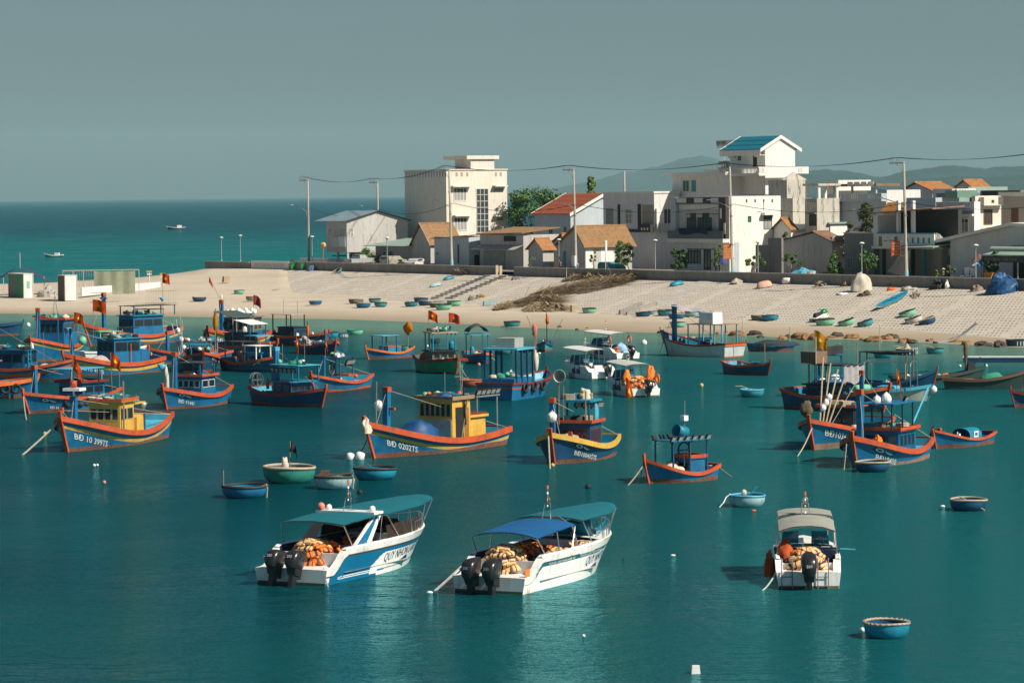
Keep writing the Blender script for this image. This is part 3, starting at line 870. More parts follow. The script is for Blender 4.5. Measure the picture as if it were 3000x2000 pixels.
heap(b, 'net_bundle', 'tangle of pale nets and floats hung from the stem of the ochre-cabin boat BĐ 0202', 6.55, .1, 1.5, .3, .3, .75, tarpw, 5, .6, cat='net')
mrope(b, (6.2, .1, 1.6), 1052, 1328)
# ---- grey-tarp boat with yellow rail
b = fboat('fishing_boat', 'dark blue boat with yellow rail, red-trimmed double-deck cabin and grey-covered heap', 'the yellow-railed boat',
          (1626.5, 1359), (1797.6, 1332), B=3.5, hb=1.75, hm=.85, hs=1.15, hull=dblue, gun=yellow, text=('BĐ10043ÔTS', .86, .26), toff=.92, eye=(.86, .46, .62), stem=red, gw=.24, deck=tblue, th=.3)
cabin(b, -1.4, .55, 2.2, .5, 2.05, dblue, dblue, nf=5, ns=5, trim=red, wz=(.32, .8), over=.14, framem=dred)
canopy(b, -1.3, .3, 1.9, 2.2, 3.25, tblue, 4, blue, .12)
part(b, MB().box(-1.35, -.7, .9, .96, 2.2, 3.2), 'side_panel', lblue)
for k in range(4): flood(b, -1.3 + .0, .95 - k * .45 + .1, 3.05, 1.0, 1.15)
mast(b, 2.15, -.55, .9, 3.55, r=.14)
floatball(b, 'white float tied halfway up the mast of the yellow-railed boat', 2.35, -.5, 2.55, .3)
pole(b, .75, -.7, 2, 5.0, wood, .035, .2, .1, 'pole'); pole(b, .55, -.5, 2, 4.2, wood, .035, .2, .1, 'pole'); pole(b, .45, .8, 2.2, 3.9, wood, .05, -.05, 0, 'pole')
part(b, MB().torus((1.0, -.55, 4.75), .36, .02, 'x', 16, 5).grid(lambda u, v: (1.0 - .5 * (1 - v) * 1, -.55 + .36 * v * math.cos(2 * PI * u), 4.75 + .36 * v * math.sin(2 * PI * u)), 14, 3), 'landing_net', MT('pale_mesh', (.4, .42, .4), .9, .2, 5))
part(b, MB().box(2.3, 2.5, .5, .7, .9, 1.75), 'bollard', red); part(b, MB().box(3.1, 3.3, -.5, -.3, 1.3, 2.0), 'bollard', red)
heap(b, 'net_cover', 'pale grey sheet draped over gear on the foredeck of the yellow-railed boat', 1.75, .1, .75, 1.3, .95, .8, tarpg, 4, .14, cat='cover')
tyre(b, 'orange life ring lying on the grey sheet of the yellow-railed boat', 1.1, .2, 1.35, .3, 'z').data.materials[0] = orange
clutter(b, -1.2, .2, -.8, .8, 3.38, 7, 31, 'upper roof'); clutter(b, -1.0, .4, -.7, .7, 2.16, 4, 32, 'cabin roof')
heap(b, 'net_cover', 'white bundled cloth on the upper roof of the yellow-railed boat', -.9, .3, 3.38, .4, .35, .55, tarpw, 9, .4, cat='cover')
mrope(b, (4.0, -.1, 1.6), 1612, 1375, rope, .04)
# ---- small blue boat with orange rail, lamps and barrel
b = fboat('fishing_boat', 'small bright blue boat with orange rail, lamp rack canopy and blue barrel on top', 'the orange-railed lamp boat',
          (1906, 1415.5), (2092, 1403.6), B=2.4, hb=1.25, hm=.46, hs=.78, gun=red, gw=.13, stem=red, deck=blue, th=.32, bul=.25)
cabin(b, -1.5, -.35, 1.25, .35, 1.15, blue, blue, nf=1, ns=0, trim=red, wz=(.3, .8), over=.05)
canopy(b, -1.5, .9, 1.35, .5, 2.12, blue, 6, dblue, .05, r=.035)
for k in range(6): flood(b, 1.0 - k * .5, .8, 2.28, PI / 2 + .2, .95)
for k in range(5): flood(b, .9 - k * .55, -.75, 2.28, -PI / 2 + .3, .9)
part(b, MB().lathe([(0, 0), (.3, 0), (.31, .35), (.33, .7), (.31, .7), (.28, .1), (0, .08)], 16, (0, 0, 0)), 'barrel', tblue).matrix_local = Matrix.Translation((-.55, .1, 2.5)) @ Matrix.Rotation(1.35, 4, 'Y')
part(b, MB().torus((0, 0, 0), .42, .06, 'y', 18, 6).box(-.4, .4, -.03, .03, -.04, .04), 'net_winch', dblue).location = (-.8, -.3, 1.55)
pole(b, -.2, .35, .8, 4.2, greym, .025, -.05, 0); part(b, MB().box(-.36, -.06, .2, .5, 3.15, 3.42), 'radar_box', white)
heap(b, 'net_heap', 'cream net heaped on the foredeck of the orange-railed lamp boat', .55, .15, .42, .85, .6, .5, tarpw, 6, .2, cat='net')
heap(b, 'net_heap', 'dark netting piled under the canopy of the orange-railed lamp boat', .0, -.3, .6, .7, .4, .4, shade, 7, .35, cat='net')
floatball(b, 'white cylindrical fender hung beside the bow of the orange-railed lamp boat', 2.15, -.62, .55, .2, name='fender')
clutter(b, -2.2, -1.7, -.4, .4, .5, 3, 41, 'after deck')
mrope(b, (2.4, -.05, .9), 1838, 1423); pole(b, -2.2, .6, .75, .1, wood, .02, -.7, .5, 'oar')
# ---- right-hand pair
b = fboat('fishing_boat', 'blue boat with red-orange rail and white BĐ1036 lettering, bamboo poles raised over the bow', 'the bamboo-pole boat BĐ1036',
          (2387, 1317), L=10.5, hd=243, B=3.6, hb=1.8, hm=.85, hs=1.3, text=('BĐ1036', .93, .36), toff=.78, gw=.2, stem=red, boot=MT('pale_rust_bottom', (.25, .15, .10), .8, .35, 2), bz=.3)
cabin(b, -.8, .9, 2.1, .5, 2.2, black, dblue, nf=3, ns=1, trim=red, over=.2, framem=dblue)
mast(b, -2.2, .4, .8, 4.2)
for k in range(4): pole(b, 3.1 - k * .08, -.2 + k * .12, 1.1, 5.2 - k * .35, lwood, .045, -1.9 + k * .1, -.5 + k * .35, 'bamboo_pole')
part(b, MB().blob((0, 0, 0), (.36, .36, .45), 3, .5, 14, 8), 'net_drum', MT('brown_tangle', (.12, .09, .06), .95, .4, 5)).location = (4.9, -.35, 2.35)
for k in range(3): floatball(b, 'white float tied to the bamboo poles of the bamboo-pole boat BĐ1036', 2.55 - k * .25, -.2 + k * .1, 2.3 + k * .3, .2, seed=k)
heap(b, 'net_heap', 'white net bundle on the foredeck of the bamboo-pole boat BĐ1036', 1.8, .5, .75, .8, .5, .4, tarpw, 5, .3, cat='net')
part(b, MB().lathe([(0, -.45), (.24, -.45), (.26, 0), (.24, .45), (0, .45)], 12), 'foam_fender', tarpw).location = (1.75, 1.5, .85)
clutter(b, -.7, .8, -.9, .9, 2.31, 7, 51, 'cabin roof')
mrope(b, (4.6, 0, 1.5), 2335, 1338)
b = fboat('fishing_boat', 'blue boat lettered BĐ10400 with white painted bow eyes and red cabin roof', 'the red-roofed boat BĐ10400',
          (2513, 1370), (2715, 1340), B=3.5, hb=1.75, hm=.72, hs=1.1, text=('BĐ10400', .88, .32), toff=.98, eye=(.89, .5, .75), gw=.24, stem=red, bz=.22, boot=MT('pale_rust_bottom', (.25, .15, .10)), deck=lblue)
cabin(b, -2.3, .3, 2.1, .45, 1.75, blue, dred, nf=3, ns=4, trim=red, wz=(.35, .85), over=.18, framem=blue)
canopy(b, -2.2, .9, 1.8, 1.85, 3.25, blue, 6, dblue, .06, r=.04)
mast(b, 2.1, -.5, .8, 4.1, r=.15)
part(b, MB().tube([(-2.6, .7, 1.9), (-4.6, .9, 3.9)], .06, 6), 'boom', lblue)
floatball(b, 'smaller of two white sacks on the canopy of the red-roofed boat BĐ10400', .35, -.2, 3.45, .25, seed=4); floatball(b, 'larger white sack on the canopy of the red-roofed boat BĐ10400', -.3, .1, 3.5, .31, seed=5)
flag(b, -1.6, .2, 3.3, 5.1, .55, .7, seed=5, droop=1.3)
heap(b, 'jacket_bundle', 'orange jacket hung on the cabin front of the red-roofed boat BĐ10400', .55, -.1, 1.0, .22, .3, .5, jack, 4, .5, cat='jacket')
heap(b, 'net_heap', 'black net on the side deck of the red-roofed boat BĐ10400', .9, -.9, .6, .35, .3, .6, black, 4, .3, cat='net')
clutter(b, .8, 2.0, -.6, .6, .6, 4, 61, 'foredeck'); clutter(b, -2, 0, -.8, .8, 1.86, 5, 62, 'cabin roof')
tyre(b, 'black tyre hung beside the mast of the red-roofed boat BĐ10400', 1.3, -1.2, 1.5, .33, 'y')
flood(b, -1.9, .6, 3.45, 1.5); flood(b, -1.6, .75, 3.45, 1.5)
mrope(b, (5.0, -.1, 1.4), 2472, 1378, rope, .04)
b = fboat('fishing_boat', 'small blue boat with thin orange rail and white square painted on its hood', 'the white-square boat',
          (2747, 1314), (2905.6, 1298), B=2.1, hb=1.08, hm=.42, hs=.68, gun=red, gw=.08, deck=dblue, th=.1, bul=.2)
part(b, MB().grid(lambda u, v: (-1.55 + 1.35 * u, .62 * math.cos(PI * v), .4 + .62 * math.sin(PI * v) ** .55), 4, 12).box(-1.54, -1.5, -.6, .6, .35, .9), 'hood', tblue)
o = MB()
for q in ((0, .5, 0, .09), (0, .5, .27, .36), (0, .09, .09, .27), (.41, .5, .09, .27)): o.box(-1.1 + q[0], -1.1 + q[1], .625, .64, .48 + q[2], .48 + q[3])
part(b, o, 'painted_square', wpaint)
part(b, MB().box(1.7, 1.9, -.35, -.15, .7, 1.15), 'bollard', red)
floatball(b, 'dark ball float at the bow of the white-square boat', 2.2, -.4, 1.1, .18, black)
clutter(b, .0, 1.6, -.4, .4, .35, 4, 71, 'foredeck')
# ---- boats packed behind the right-hand pair
b = fboat('fishing_boat', 'dark blue boat with orange bow, a grey cloth hung across its shelter', 'the grey-cloth boat', (2582, 1206), L=8.5, hd=316, B=3.2, hb=1.7, hm=.95, hs=1.4, hull=dblue, stem=red, side=-1)
cabin(b, -2.2, .2, 2.0, .5, 1.7, dblue, black, nf=2, ns=2, over=.2, framem=blue)
canopy(b, -1.9, 1.2, 1.9, 1.8, 3.1, shade, 4, wood, .04, sag=.12)
part(b, MB().grid(lambda u, v: (1.25 + .07 * math.sin(u * 21), -1.1 + 2.2 * u, 3.15 - 1.25 * v + .12 * math.sin(u * 9) * v), 22, 6), 'hanging_cloth', MT('lilac_grey_cloth', (.34, .31, .32), .9, .15, 2))
for k in range(2): gear(b, 'drum', 'pale mint plastic drum on the bow deck of the grey-cloth boat', 'drum', MB().lathe([(0, -.38), (.24, -.38), (.27, -.2), (.27, .2), (.24, .38), (0, .38)], 14), mint, 2.1, -.6 + k * .7, 1.55, 0, 'mint drums on the grey-cloth boat').rotation_euler = (PI / 2, 0, b.hd)
part(b, MB().box(-2.9, -1.6, -.6, .7, 3.15, 3.95), 'trap_cage', MT('rusty_wire_cage', (.2, .12, .08), .9, .3, 6))
flag(b, -2.4, .3, 1.8, 5.4, 1.1, 1.1, flagy, 2, .55); pole(b, -1.4, -.8, 1.8, 5.0, lwood, .04, 0, 0, 'pole'); pole(b, .9, .8, 1.5, 4.6, wood, .04, 0, 0, 'pole')
clutter(b, -3.4, 2.6, -.8, .8, 1.0, 12, 81, 'deck')
b = fboat('fishing_boat', 'blue boat with dark shade flap above its square canopy frame, black tarp trailing behind', 'the shade-flap boat', (2425, 1172), L=7.5, hd=262, B=2.8, hb=1.5, hm=.9, hs=1.2, hull=blue, gun=blue, stem=blue, text=None)
canopy(b, -2.4, -.4, 1.6, .8, 3.0, blue, 4, blue, .08); part(b, MB().grid(lambda u, v: (-.2 + .5 * v, -1.0 + 2 * u, 3.75 - .62 * v + .05 * math.sin(9 * u)), 8, 3), 'shade_flap', shade)
for sd in (1, -1): pole(b, -.3, sd * .75, 3, 3.95, lwood, .04, 0, 0, 'pole')
gear(b, 'float', 'large pale ball float on the deck of the shade-flap boat', 'float', MB().blob((0, 0, .4), (.5, .46, .42), 3, .08, 16, 9), float_, .5, .4, .9)
gear(b, 'float', 'white drum float near the bow of the shade-flap boat', 'float', MB().blob((0, 0, .3), (.34, .34, .3), 5, .15, 14, 8), float_, 2.2, -.4, .95)
part(b, MB().box(1.0, 1.1, -1.0, 1.0, 1.5, 1.6).box(-.2, 1.0, -1.0, -.9, 1.5, 1.6).box(-.2, 1.0, .9, 1.0, 1.5, 1.6).box(1, 1.1, -1, -.9, .8, 1.5).box(1, 1.1, .9, 1, .8, 1.5), 'rail', blue)
clutter(b, -1, 2.6, -.8, .8, .95, 14, 82, 'deck')
b = fboat('open_boat', 'light blue open boat with pale hull under a thin hoop frame', 'the pale blue hoop boat', (2712, 1174), L=5.6, hd=338, B=2.1, hb=1.15, hm=.8, hs=.8, hull=MT('pale_dirty_hull', (.42, .42, .36), .6, .2, 1.5), gun=lblue, stem=lblue, deck=lblue, boot=MT('pale_dirty_hull', (.42, .42, .36)), side=-1, th=0, tr=.9, cat='open boat')
for x in (-1.9, 1.5): part(b, MB().tube([(x, -.95, .7), (x, -.95, 2.5), (x, -.7, 2.75), (x, 0, 2.85), (x, .7, 2.75), (x, .95, 2.5), (x, .95, .7)], .03, 5), 'hoop', alu)
for sd in (-.7, .7): part(b, MB().tube([(-1.9, sd, 2.75), (1.5, sd, 2.75)], .025, 5), 'hoop_bar', alu)
part(b, MB().box(-1.2, .4, -.7, .7, .75, 1.05, tx=.2), 'engine_hatch', lblue)
floatball(b, 'white float over the bow of the pale blue hoop boat', 2.9, .1, .8, .26, seed=3)
b = fboat('open_boat', 'dark blue boat with high orange-tipped bow behind the pale blue hoop boat', 'the orange-tipped bow boat', (2724, 1150), L=6.5, hd=335, B=2.2, hb=1.7, hm=.7, hs=.9, hull=dblue, gun=dblue, stem=red, side=-1, cat='open boat')
canopy(b, -2.4, 1.2, 1.6, .6, 3.0, shade, 4, wood, .03, sag=.25, r=.04); pole(b, .8, .2, .5, 2.1, lwood, .07, 0, 0, 'pole')
clutter(b, -2, 1.5, -.5, .5, .5, 6, 83, 'deck')
b = fboat('open_boat', 'long low dark boat with outboard and a bundled net on its bow post', 'the long low dark boat', (2862, 1118), L=7.6, hd=12, B=1.35, hb=1.15, hm=.55, hs=.6, hull=MT('black_green_hull', (.02, .045, .04), .6, .3, 1.5), gun=MT('black_green_hull', (.02, .045, .04)), deck=tblue, boot=MT('black_green_hull', (.02, .045, .04)), side=-1, cat='open boat')
part(b, MB().tube([(2.3, 0, .5), (2.3, 0, 2.9)], .09, 6).blob((2.3, 0, 2.4), (.2, .2, .7), 3, .4, 10, 7), 'bundled_net', MT('brown_tangle', (.12, .09, .06)))
heap(b, 'rag', 'orange cloth lying in the long low dark boat', .6, 0, .45, .5, .3, .25, orange, 3, .3, cat='cloth'); clutter(b, -2.6, .2, -.3, .3, .4, 6, 84, 'floor')
gear(b, 'engine', 'dark engine leaning on the bow of the long low dark boat', 'engine', MB().box(-.35, .35, -.25, .25, 0, .7, tx=.1, ty=.05).tube([(.3, 0, .6), (.8, 0, 1.1)], .06, 6), black, 2.7, 0, .8)
b = fboat('open_boat', 'dark open boat with a bright green net heaped amidships', 'the green-net boat', (2988, 1139), L=6.2, hd=352, B=1.7, hb=1.35, hm=.75, hs=.85, hull=MT('black_green_hull', (.02, .045, .04)), gun=MT('brown_rail', (.12, .06, .04)), deck=lblue, boot=MT('black_green_hull', (.02, .045, .04)), side=-1, cat='open boat')
heap(b, 'net_heap', 'bright green fishing net heaped in the dark open boat', .6, 0, .45, 1.0, .6, .75, netg, 3, .2, cat='net'); clutter(b, -2.3, -.6, -.4, .4, .5, 4, 85, 'floor')
b = fboat('open_boat', 'dark cluttered boat cut by the photo edge beside the green-net boat', 'the edge boat', (2978, 1193), L=5, hd=205, B=2.1, hb=1.2, hm=.7, hs=.9, hull=dblue, gun=dred, cat='open boat')
canopy(b, -1.8, 1.0, 1.3, .6, 2.2, shade, 4, wood, .03, sag=.1); clutter(b, -1, 1.6, -.5, .5, .6, 6, 86, 'deck')
pt = thing('pontoon', 'long flat dark blue float with pale top near the shoreline rocks', 'pontoon', P(2822, 1062), 0)
q = P(2996, 1062) - P(2822, 1062)
mb = MB().box(0, q.length + 3, -.0, 1.0, -.3, .42); mb.build('float_body', dblue, pt); MB().box(-.05, q.length + 3, -.04, 1.04, .424, .52).build('deck_boards', wpaint, pt); pt.rotation_euler = (0, 0, math.atan2(q.y, q.x))
sh = MB().grid(lambda u, v: tuple(P(2700, 1100, 0).lerp(P(2865, 1090, 0), u) + Vector((0, 1.6 * v, 3.1 - .9 * math.sin(PI * u) + .9 * u))), 12, 3)
tag(sh.build('shade_sheet', MT('grey_sheet', (.33, .34, .32), .9, .2, 2)), 'pale grey sheet slung between poles above the long low dark boat', 'sheet')
# ---- left cluster
b = fboat('fishing_boat', 'dark-bowed blue boat hung with black tyres along its flank', 'the tyre-hung boat', (90, 1211), L=9, hd=236, B=3.4, hb=1.5, hm=.95, hs=1.4, stem=red, eye=(.9, .45, .6), text=('BĐ 91', .84, .2), toff=.95)
for k in range(5): tyre(b, 'black tyre hung along the flank of the tyre-hung blue boat', 1.5 - k * .62, 1.5 + .06 * math.sin(k), .75, .33, 'y', 'tyres on the tyre-hung boat')
cabin(b, -2.8, -.4, 2.3, .5, 1.9, blue, dblue, nf=3, ns=2, trim=dred, framem=blue); canopy(b, -2.6, .6, 2.0, 1.95, 2.9, lblue, 4, lblue, .06)
mast(b, 3.2, -.1, .9, 3.3, r=.15); clutter(b, 0, 2.4, -.8, .8, .7, 7, 91, 'foredeck'); heap(b, 'net_heap', 'white float bag on the foredeck of the tyre-hung boat', 2.6, .3, .85, .4, .35, .4, float_, 5, .2, cat='float bag')
mrope(b, (4.4, -.1, 1.3), 78, 1232, rope, .04)
b = fboat('fishing_boat', 'blue boat with slatted shelter and tyres at the edge of the photo', 'the slatted-shelter boat', (84, 1163), L=9, hd=18, B=3.2, hb=1.5, hm=1.1, hs=1.2, side=-1, gun=orange, gw=.22)
cabin(b, -2.6, 1.4, 2.2, .6, 2.7, blue, blue, nf=2, ns=6, over=.1, framem=tblue); part(b, MB().box(-2.5, 1.6, -1.4, -1.15, 2.85, 2.95), 'roof_beam', wood)
for k in range(4): tyre(b, 'black tyre hung below the orange rail of the slatted-shelter boat', 2.6 - k * .8, -1.42, .75, .3, 'y', 'tyres on the slatted-shelter boat')
clutter(b, 1.6, 3.2, -.8, .8, .9, 5, 92, 'foredeck')
b = fboat('fishing_boat', 'blue cabin boat with faded orange bands, bow pointing at the net-heap boat', 'the orange-banded boat', (196, 1116), L=9, hd=338, B=3.3, hb=1.8, hm=1.0, hs=1.5, side=-1, stripe=orange, deck=tblue, sband=(.4, .66))
cabin(b, -2.8, .4, 2.2, .6, 2.5, blue, dblue, nf=3, ns=3, over=.25, framem=dblue); mast(b, -3.3, -.3, .8, 4.9); clutter(b, -2.6, .2, -.9, .9, 2.62, 10, 93, 'cabin roof')
part(b, MB().box(.7, .76, -1.05, -.95, .8, 2.6).box(.7, .76, -.6, -.5, .8, 2.6).box(.69, .77, -.94, -.61, 1.0, 1.06).box(.69, .77, -.94, -.61, 1.4, 1.46).box(.69, .77, -.94, -.61, 1.8, 1.86).box(.69, .77, -.94, -.61, 2.2, 2.26), 'ladder', tblue)
heap(b, 'net_heap', 'pale cloth heap on the foredeck of the orange-banded boat', 1.9, -.2, .9, .8, .6, .5, tarpw, 5, .3, cat='cloth'); pole(b, 1.3, .6, 1, 4.0)
b = fboat('fishing_boat', 'tall blue two-deck boat with red and yellow bow bands, rearmost of the packed row', 'the tall two-deck boat', (99, 1062), L=11.5, hd=258, B=3.6, hb=2.3, hm=1.3, hs=1.8, stripe=yellow, stem=red, gw=.24)
cabin(b, -3.5, .2, 2.6, .8, 3.7, blue, dred, nf=4, ns=3, trim=red, framem=dblue, wz=(.6, .88)); mast(b, 3.0, -.2, 1.2, 4.9, r=.16, cross=.8); pole(b, 1.2, 1.1, 1, 4.4, blue, .07, 0, 0, 'post')
clutter(b, -3, 0, -1.1, 1.1, 3.85, 10, 94, 'cabin roof')
for k in (-1, 1): pole(b, .2 + .1 * k, .5 + .3 * k, 3.8, 6.4, greym, .03, .1, -.3 * k, 'derrick')
part(b, MB().lathe([(.06, 0), (.1, .1), (.36, .4), (.32, .4), (.08, .14), (0, .1)], 14, (-.2, 1.55, 2.6)), 'lamp_reflector', lblue); floatball(b, 'white ball float hung off the tall two-deck boat', 1.0, -1.9, 3.3, .22)
b = fboat('fishing_boat', 'blue boat with yellow band lettered BĐ10 carrying a lilac net heap', 'the lilac-net boat BĐ10', (208, 1103), L=10.5, hd=229, B=3.5, hb=2.0, hm=.95, hs=1.3, stripe=yellow, text=('BĐ10 49TS', .91, .34), toff=1.12, stem=red, gw=.3, sband=(.44, .7), bz=.1)
cabin(b, -2.6, .5, 2.2, .5, 3.0, blue, tblue, nf=3, ns=2, over=.15, wz=(.58, .9), framem=dblue); part(b, MB().box(-3.6, -2.62, -1.0, 1.1, .5, 2.0), 'aft_cabin', blue)
mast(b, 3.9, -.4, 1, 4.0, r=.14, mat=blue, cap=dblue); heap(b, 'net_heap', 'rounded lilac fishing net heaped before the cabin of the lilac-net boat', 1.5, .3, .7, 1.25, .9, .95, netp, 4, .12, cat='net')
flag(b, 3.7, -.3, 3.6, 5.4, 1.0, .9, seed=4, droop=.3); flag(b, 1.2, -.7, 3.0, 6.4, 1.3, 1.0, seed=6, droop=.25)
clutter(b, -2.4, .3, -.9, .9, 3.1, 10, 95, 'cabin roof'); floatball(b, 'pale green float bag on the mast of the lilac-net boat', 3.4, .4, 3.0, .36, mint)
part(b, MB().tube([(-1.3, 1.25, .6), (-1.3, 1.25, 2.6)], .04, 5), 'stanchion', orange)
b = fboat('fishing_boat', 'blue boat with curved red and yellow bow bands and a red-topped mast cross', 'the red-cross-mast boat', (270, 1014), L=12, hd=226, B=3.4, hb=2.3, hm=.95, hs=1.6, stripe=yellow, stem=red, gw=.3, sband=(.5, .7))
cabin(b, -3.4, .6, 2.4, .6, 2.9, blue, tblue, nf=4, ns=3, framem=dblue, wz=(.55, .85)); mast(b, 3.2, -.3, 1.1, 5.3, r=.17, cap=red, cross=.55)
canopy(b, -5.0, .4, 2.2, 2.95, 3.9, shade, 4, blue, .05); clutter(b, -3, .3, -1, 1, 3.05, 9, 96, 'cabin roof'); clutter(b, 1.2, 3, -.9, .9, 1.0, 4, 97, 'foredeck')
flag(b, -3.6, .9, 3.0, 7.2, .8, 1.0, seed=8, droop=.2); part(b, MB().lathe([(.05, 0), (.1, .1), (.34, .42), (.3, .42), (.05, .12)], 12, (-3.2, 1.3, 4.3)), 'reflector_lamp', lblue)
b = fboat('open_boat', 'white open boat with green inside and green canopy poles', 'the white open boat', (414, 1049), L=6.4, hd=28, B=2.2, hb=1.15, hm=.75, hs=.8, hull=wpaint, gun=wpaint, deck=MT('green_inside', (.02, .25, .12), .6, .3), boot=wpaint, stem=red, side=-1, gw=.1, cat='open boat', th=.12)
canopy(b, -1.6, .3, 1.3, .7, 2.6, mint, 4, mint, .06); part(b, MB().box(-1.5, -.3, -.65, .65, .3, 1.35, tx=.06), 'console', wpaint)
canopy(b, .6, 2.2, 1.2, .6, 2.9, shade, 2, wood, .02, sag=.12)
b = fboat('open_boat', 'turquoise boat with rusty bottom under a thin dark awning', 'the turquoise awning boat', (366, 978), L=5.0, hd=196, B=2.1, hb=.95, hm=.75, hs=.85, hull=MT('turquoise_paint', (.05, .32, .28), .55, .25, 1.6), gun=mint, deck=mint, boot=bottom, bz=.25, side=1, cat='open boat')
canopy(b, -2.1, .8, 1.4, .7, 2.7, shade, 4, wood, .03, sag=.08); part(b, MB().box(.2, .7, -.3, .3, .6, 1.1), 'engine_box', wpaint); clutter(b, -1.2, 0, -.4, .4, .5, 3, 98, 'deck')
b = fboat('fishing_boat', 'small dark blue boat with pale cabin windows at the photo edge near the beach', 'the pale-windowed boat', (52, 982), L=7, hd=4, B=2.5, hb=1.45, hm=1.15, hs=1.0, side=-1, hull=dblue, gun=dblue, stem=dblue)
cabin(b, -1.6, .6, 1.7, .7, 2.15, mint, dred, nf=2, ns=3, framem=mint); canopy(b, -3, -1.5, 1.4, .9, 2.9, shade, 2, wood, .03); pole(b, -.6, 0, 2.2, 3.3, dred, .1, 0, 0, 'chimney')
b = fboat('fishing_boat', 'blue boat with orange rail and a bare blue post behind the netting-draped bow', 'the bare-post boat', (457, 1068), L=8.5, hd=222, B=3.0, hb=1.5, hm=.7, hs=1.0, stem=red, boot=MT('pale_rust_bottom', (.25, .15, .10)))
mast(b, 2.1, -.2, .8, 2.9, r=.13); canopy(b, -2.6, .4, 1.9, .7, 1.9, dblue, 4, greym, .05); heap(b, 'net_heap', 'blue net on the foredeck of the bare-post boat', .9, .2, .6, .9, .6, .4, tarpb, 3, .3, cat='net')
clutter(b, -2.5, .3, -.8, .8, 1.95, 7, 99, 'canopy'); pole(b, 1.2, .8, .7, 3.9, lwood, .035, 0, 0, 'pole'); mrope(b, (4, 0, 1.2), 433, 1080)
b = fboat('fishing_boat', 'dark blue boat facing the viewer with bow eyes, orange sacking bound on its pole', 'the orange-sacking boat', (594, 1091), L=9, hd=281, B=3.5, hb=1.75, hm=.95, hs=1.3, hull=dblue, stem=dred, eye=(.9, .4, .7), text=('BĐ9', .86, .22), toff=.85)
cabin(b, -2.5, 0, 2.1, .6, 1.7, dblue, wood, nf=3, ns=2, trim=dred, framem=dblue)
pole(b, 1.6, 1.3, .8, 5.4, wood, .05, .1, .1, 'pole'); part(b, MB().blob((1.65, 1.35, 4.2), (.16, .2, .75), 6, .45, 10, 10), 'bound_sacking', flagy)
for k in range(3): pole(b, 1.2 + .2 * k, -1.6 + .05 * k, .9, 4.1 + .4 * k, greym, .035, -.6, -.7 + .3 * k, 'derrick')
for k in range(3): floatball(b, 'white float hung from the derricks of the orange-sacking boat', 1.0 - .2 * k, -1.3 - .25 * k, 2.0 + .75 * k, .24, seed=k, group='floats on the orange-sacking boat')
canopy(b, .6, 2.2, 1.6, .9, 2.3, tblue, 4, tblue, .05); clutter(b, -2, 2.6, -.9, .9, 1.8, 9, 101, 'cabin roof'); clutter(b, .4, 2.6, -.9, .9, 1.0, 8, 102, 'foredeck')
b = fboat('fishing_boat', 'big blue boat lettered BĐ10485 with yellow band, white floats heaped on its cabin', 'the float-topped boat BĐ10485', (622, 1030), L=12, hd=250, B=3.7, hb=2.3, hm=1.2, hs=1.6, stripe=yellow, text=('BĐ10485', .945, .4), toff=1.15, stem=dred, gw=.3, sband=(.34, .66), boot=MT('pale_rust_bottom', (.25, .15, .10)), bz=.45)
cabin(b, -3.6, -.4, 2.9, .8, 3.1, blue, wood, nf=5, ns=3, wz=(.45, .92), framem=yellow, over=.25); mast(b, 2.6, -.1, 1.3, 4.9, r=.17)
for k in range(14): floatball(b, 'white float heaped on the cabin roof of boat BĐ10485', -3.4 + (k % 5) * .55, -1.2 + (k // 5) * .95, 3.4 + .16 * (k % 3), .26, seed=k, group='floats heaped on the float-topped boat')
clutter(b, -3.4, -.6, -1.2, 1.3, 3.2, 10, 103, 'cabin roof'); flag(b, -1.0, 1.7, 1.5, 5.3, .95, .95, seed=5, droop=.4, mat=MT('dark_red_flag', (.30, .03, .02), .8, .25, 2), starr=False)
flag(b, 2.5, -.2, 4.9, 7.2, .5, .55, seed=7, droop=1.0, dx=.5, dy=-1.0); part(b, MB().lathe([(0, 0), (.12, .3), (.02, .6)], 8, (2.5, -.1, 4.95)), 'lamp', white); pole(b, 1.2, -1.3, 1, 3.8, wood, .05, .1, -.2, 'pole')
part(b, MB().blob((1.0, 1.6, 1.9), (.28, .28, .4), 4, .4, 10, 7), 'tied_net', tarpw)
b = fboat('fishing_boat', 'blue boat with red roof rails and bow eyes behind the yellow-cabin boat', 'the boat behind the yellow cabin', (491, 1199), L=8.5, hd=248, B=3.3, hb=1.6, hm=.85, hs=1.3, stem=red, eye=(.9, .42, .6), text=('BĐ 91441', .9, .26), toff=.92, gw=.22, boot=bottom, bz=.15)
cabin(b, -2, .3, 2.0, .6, 2.1, blue, dblue, nf=4, ns=2, trim=red, framem=wpaint); mast(b, 1.5, -.5, .8, 3.9, r=.15)
part(b, MB().lathe([(.05, 0), (.1, .1), (.36, .5), (.3, .5), (.05, .12)], 12, (1.9, -1.3, 2.6)), 'reflector_lamp', lblue); part(b, MB().blob((2.0, -.9, 1.9), (.2, .2, 1.0), 5, .5, 10, 8), 'tied_net', tarpw)
canopy(b, -2.0, .2, 1.7, 2.2, 3.1, shade, 4, blue, .04); clutter(b, -1.8, .2, -.8, .8, 2.2, 6, 104, 'cabin roof')
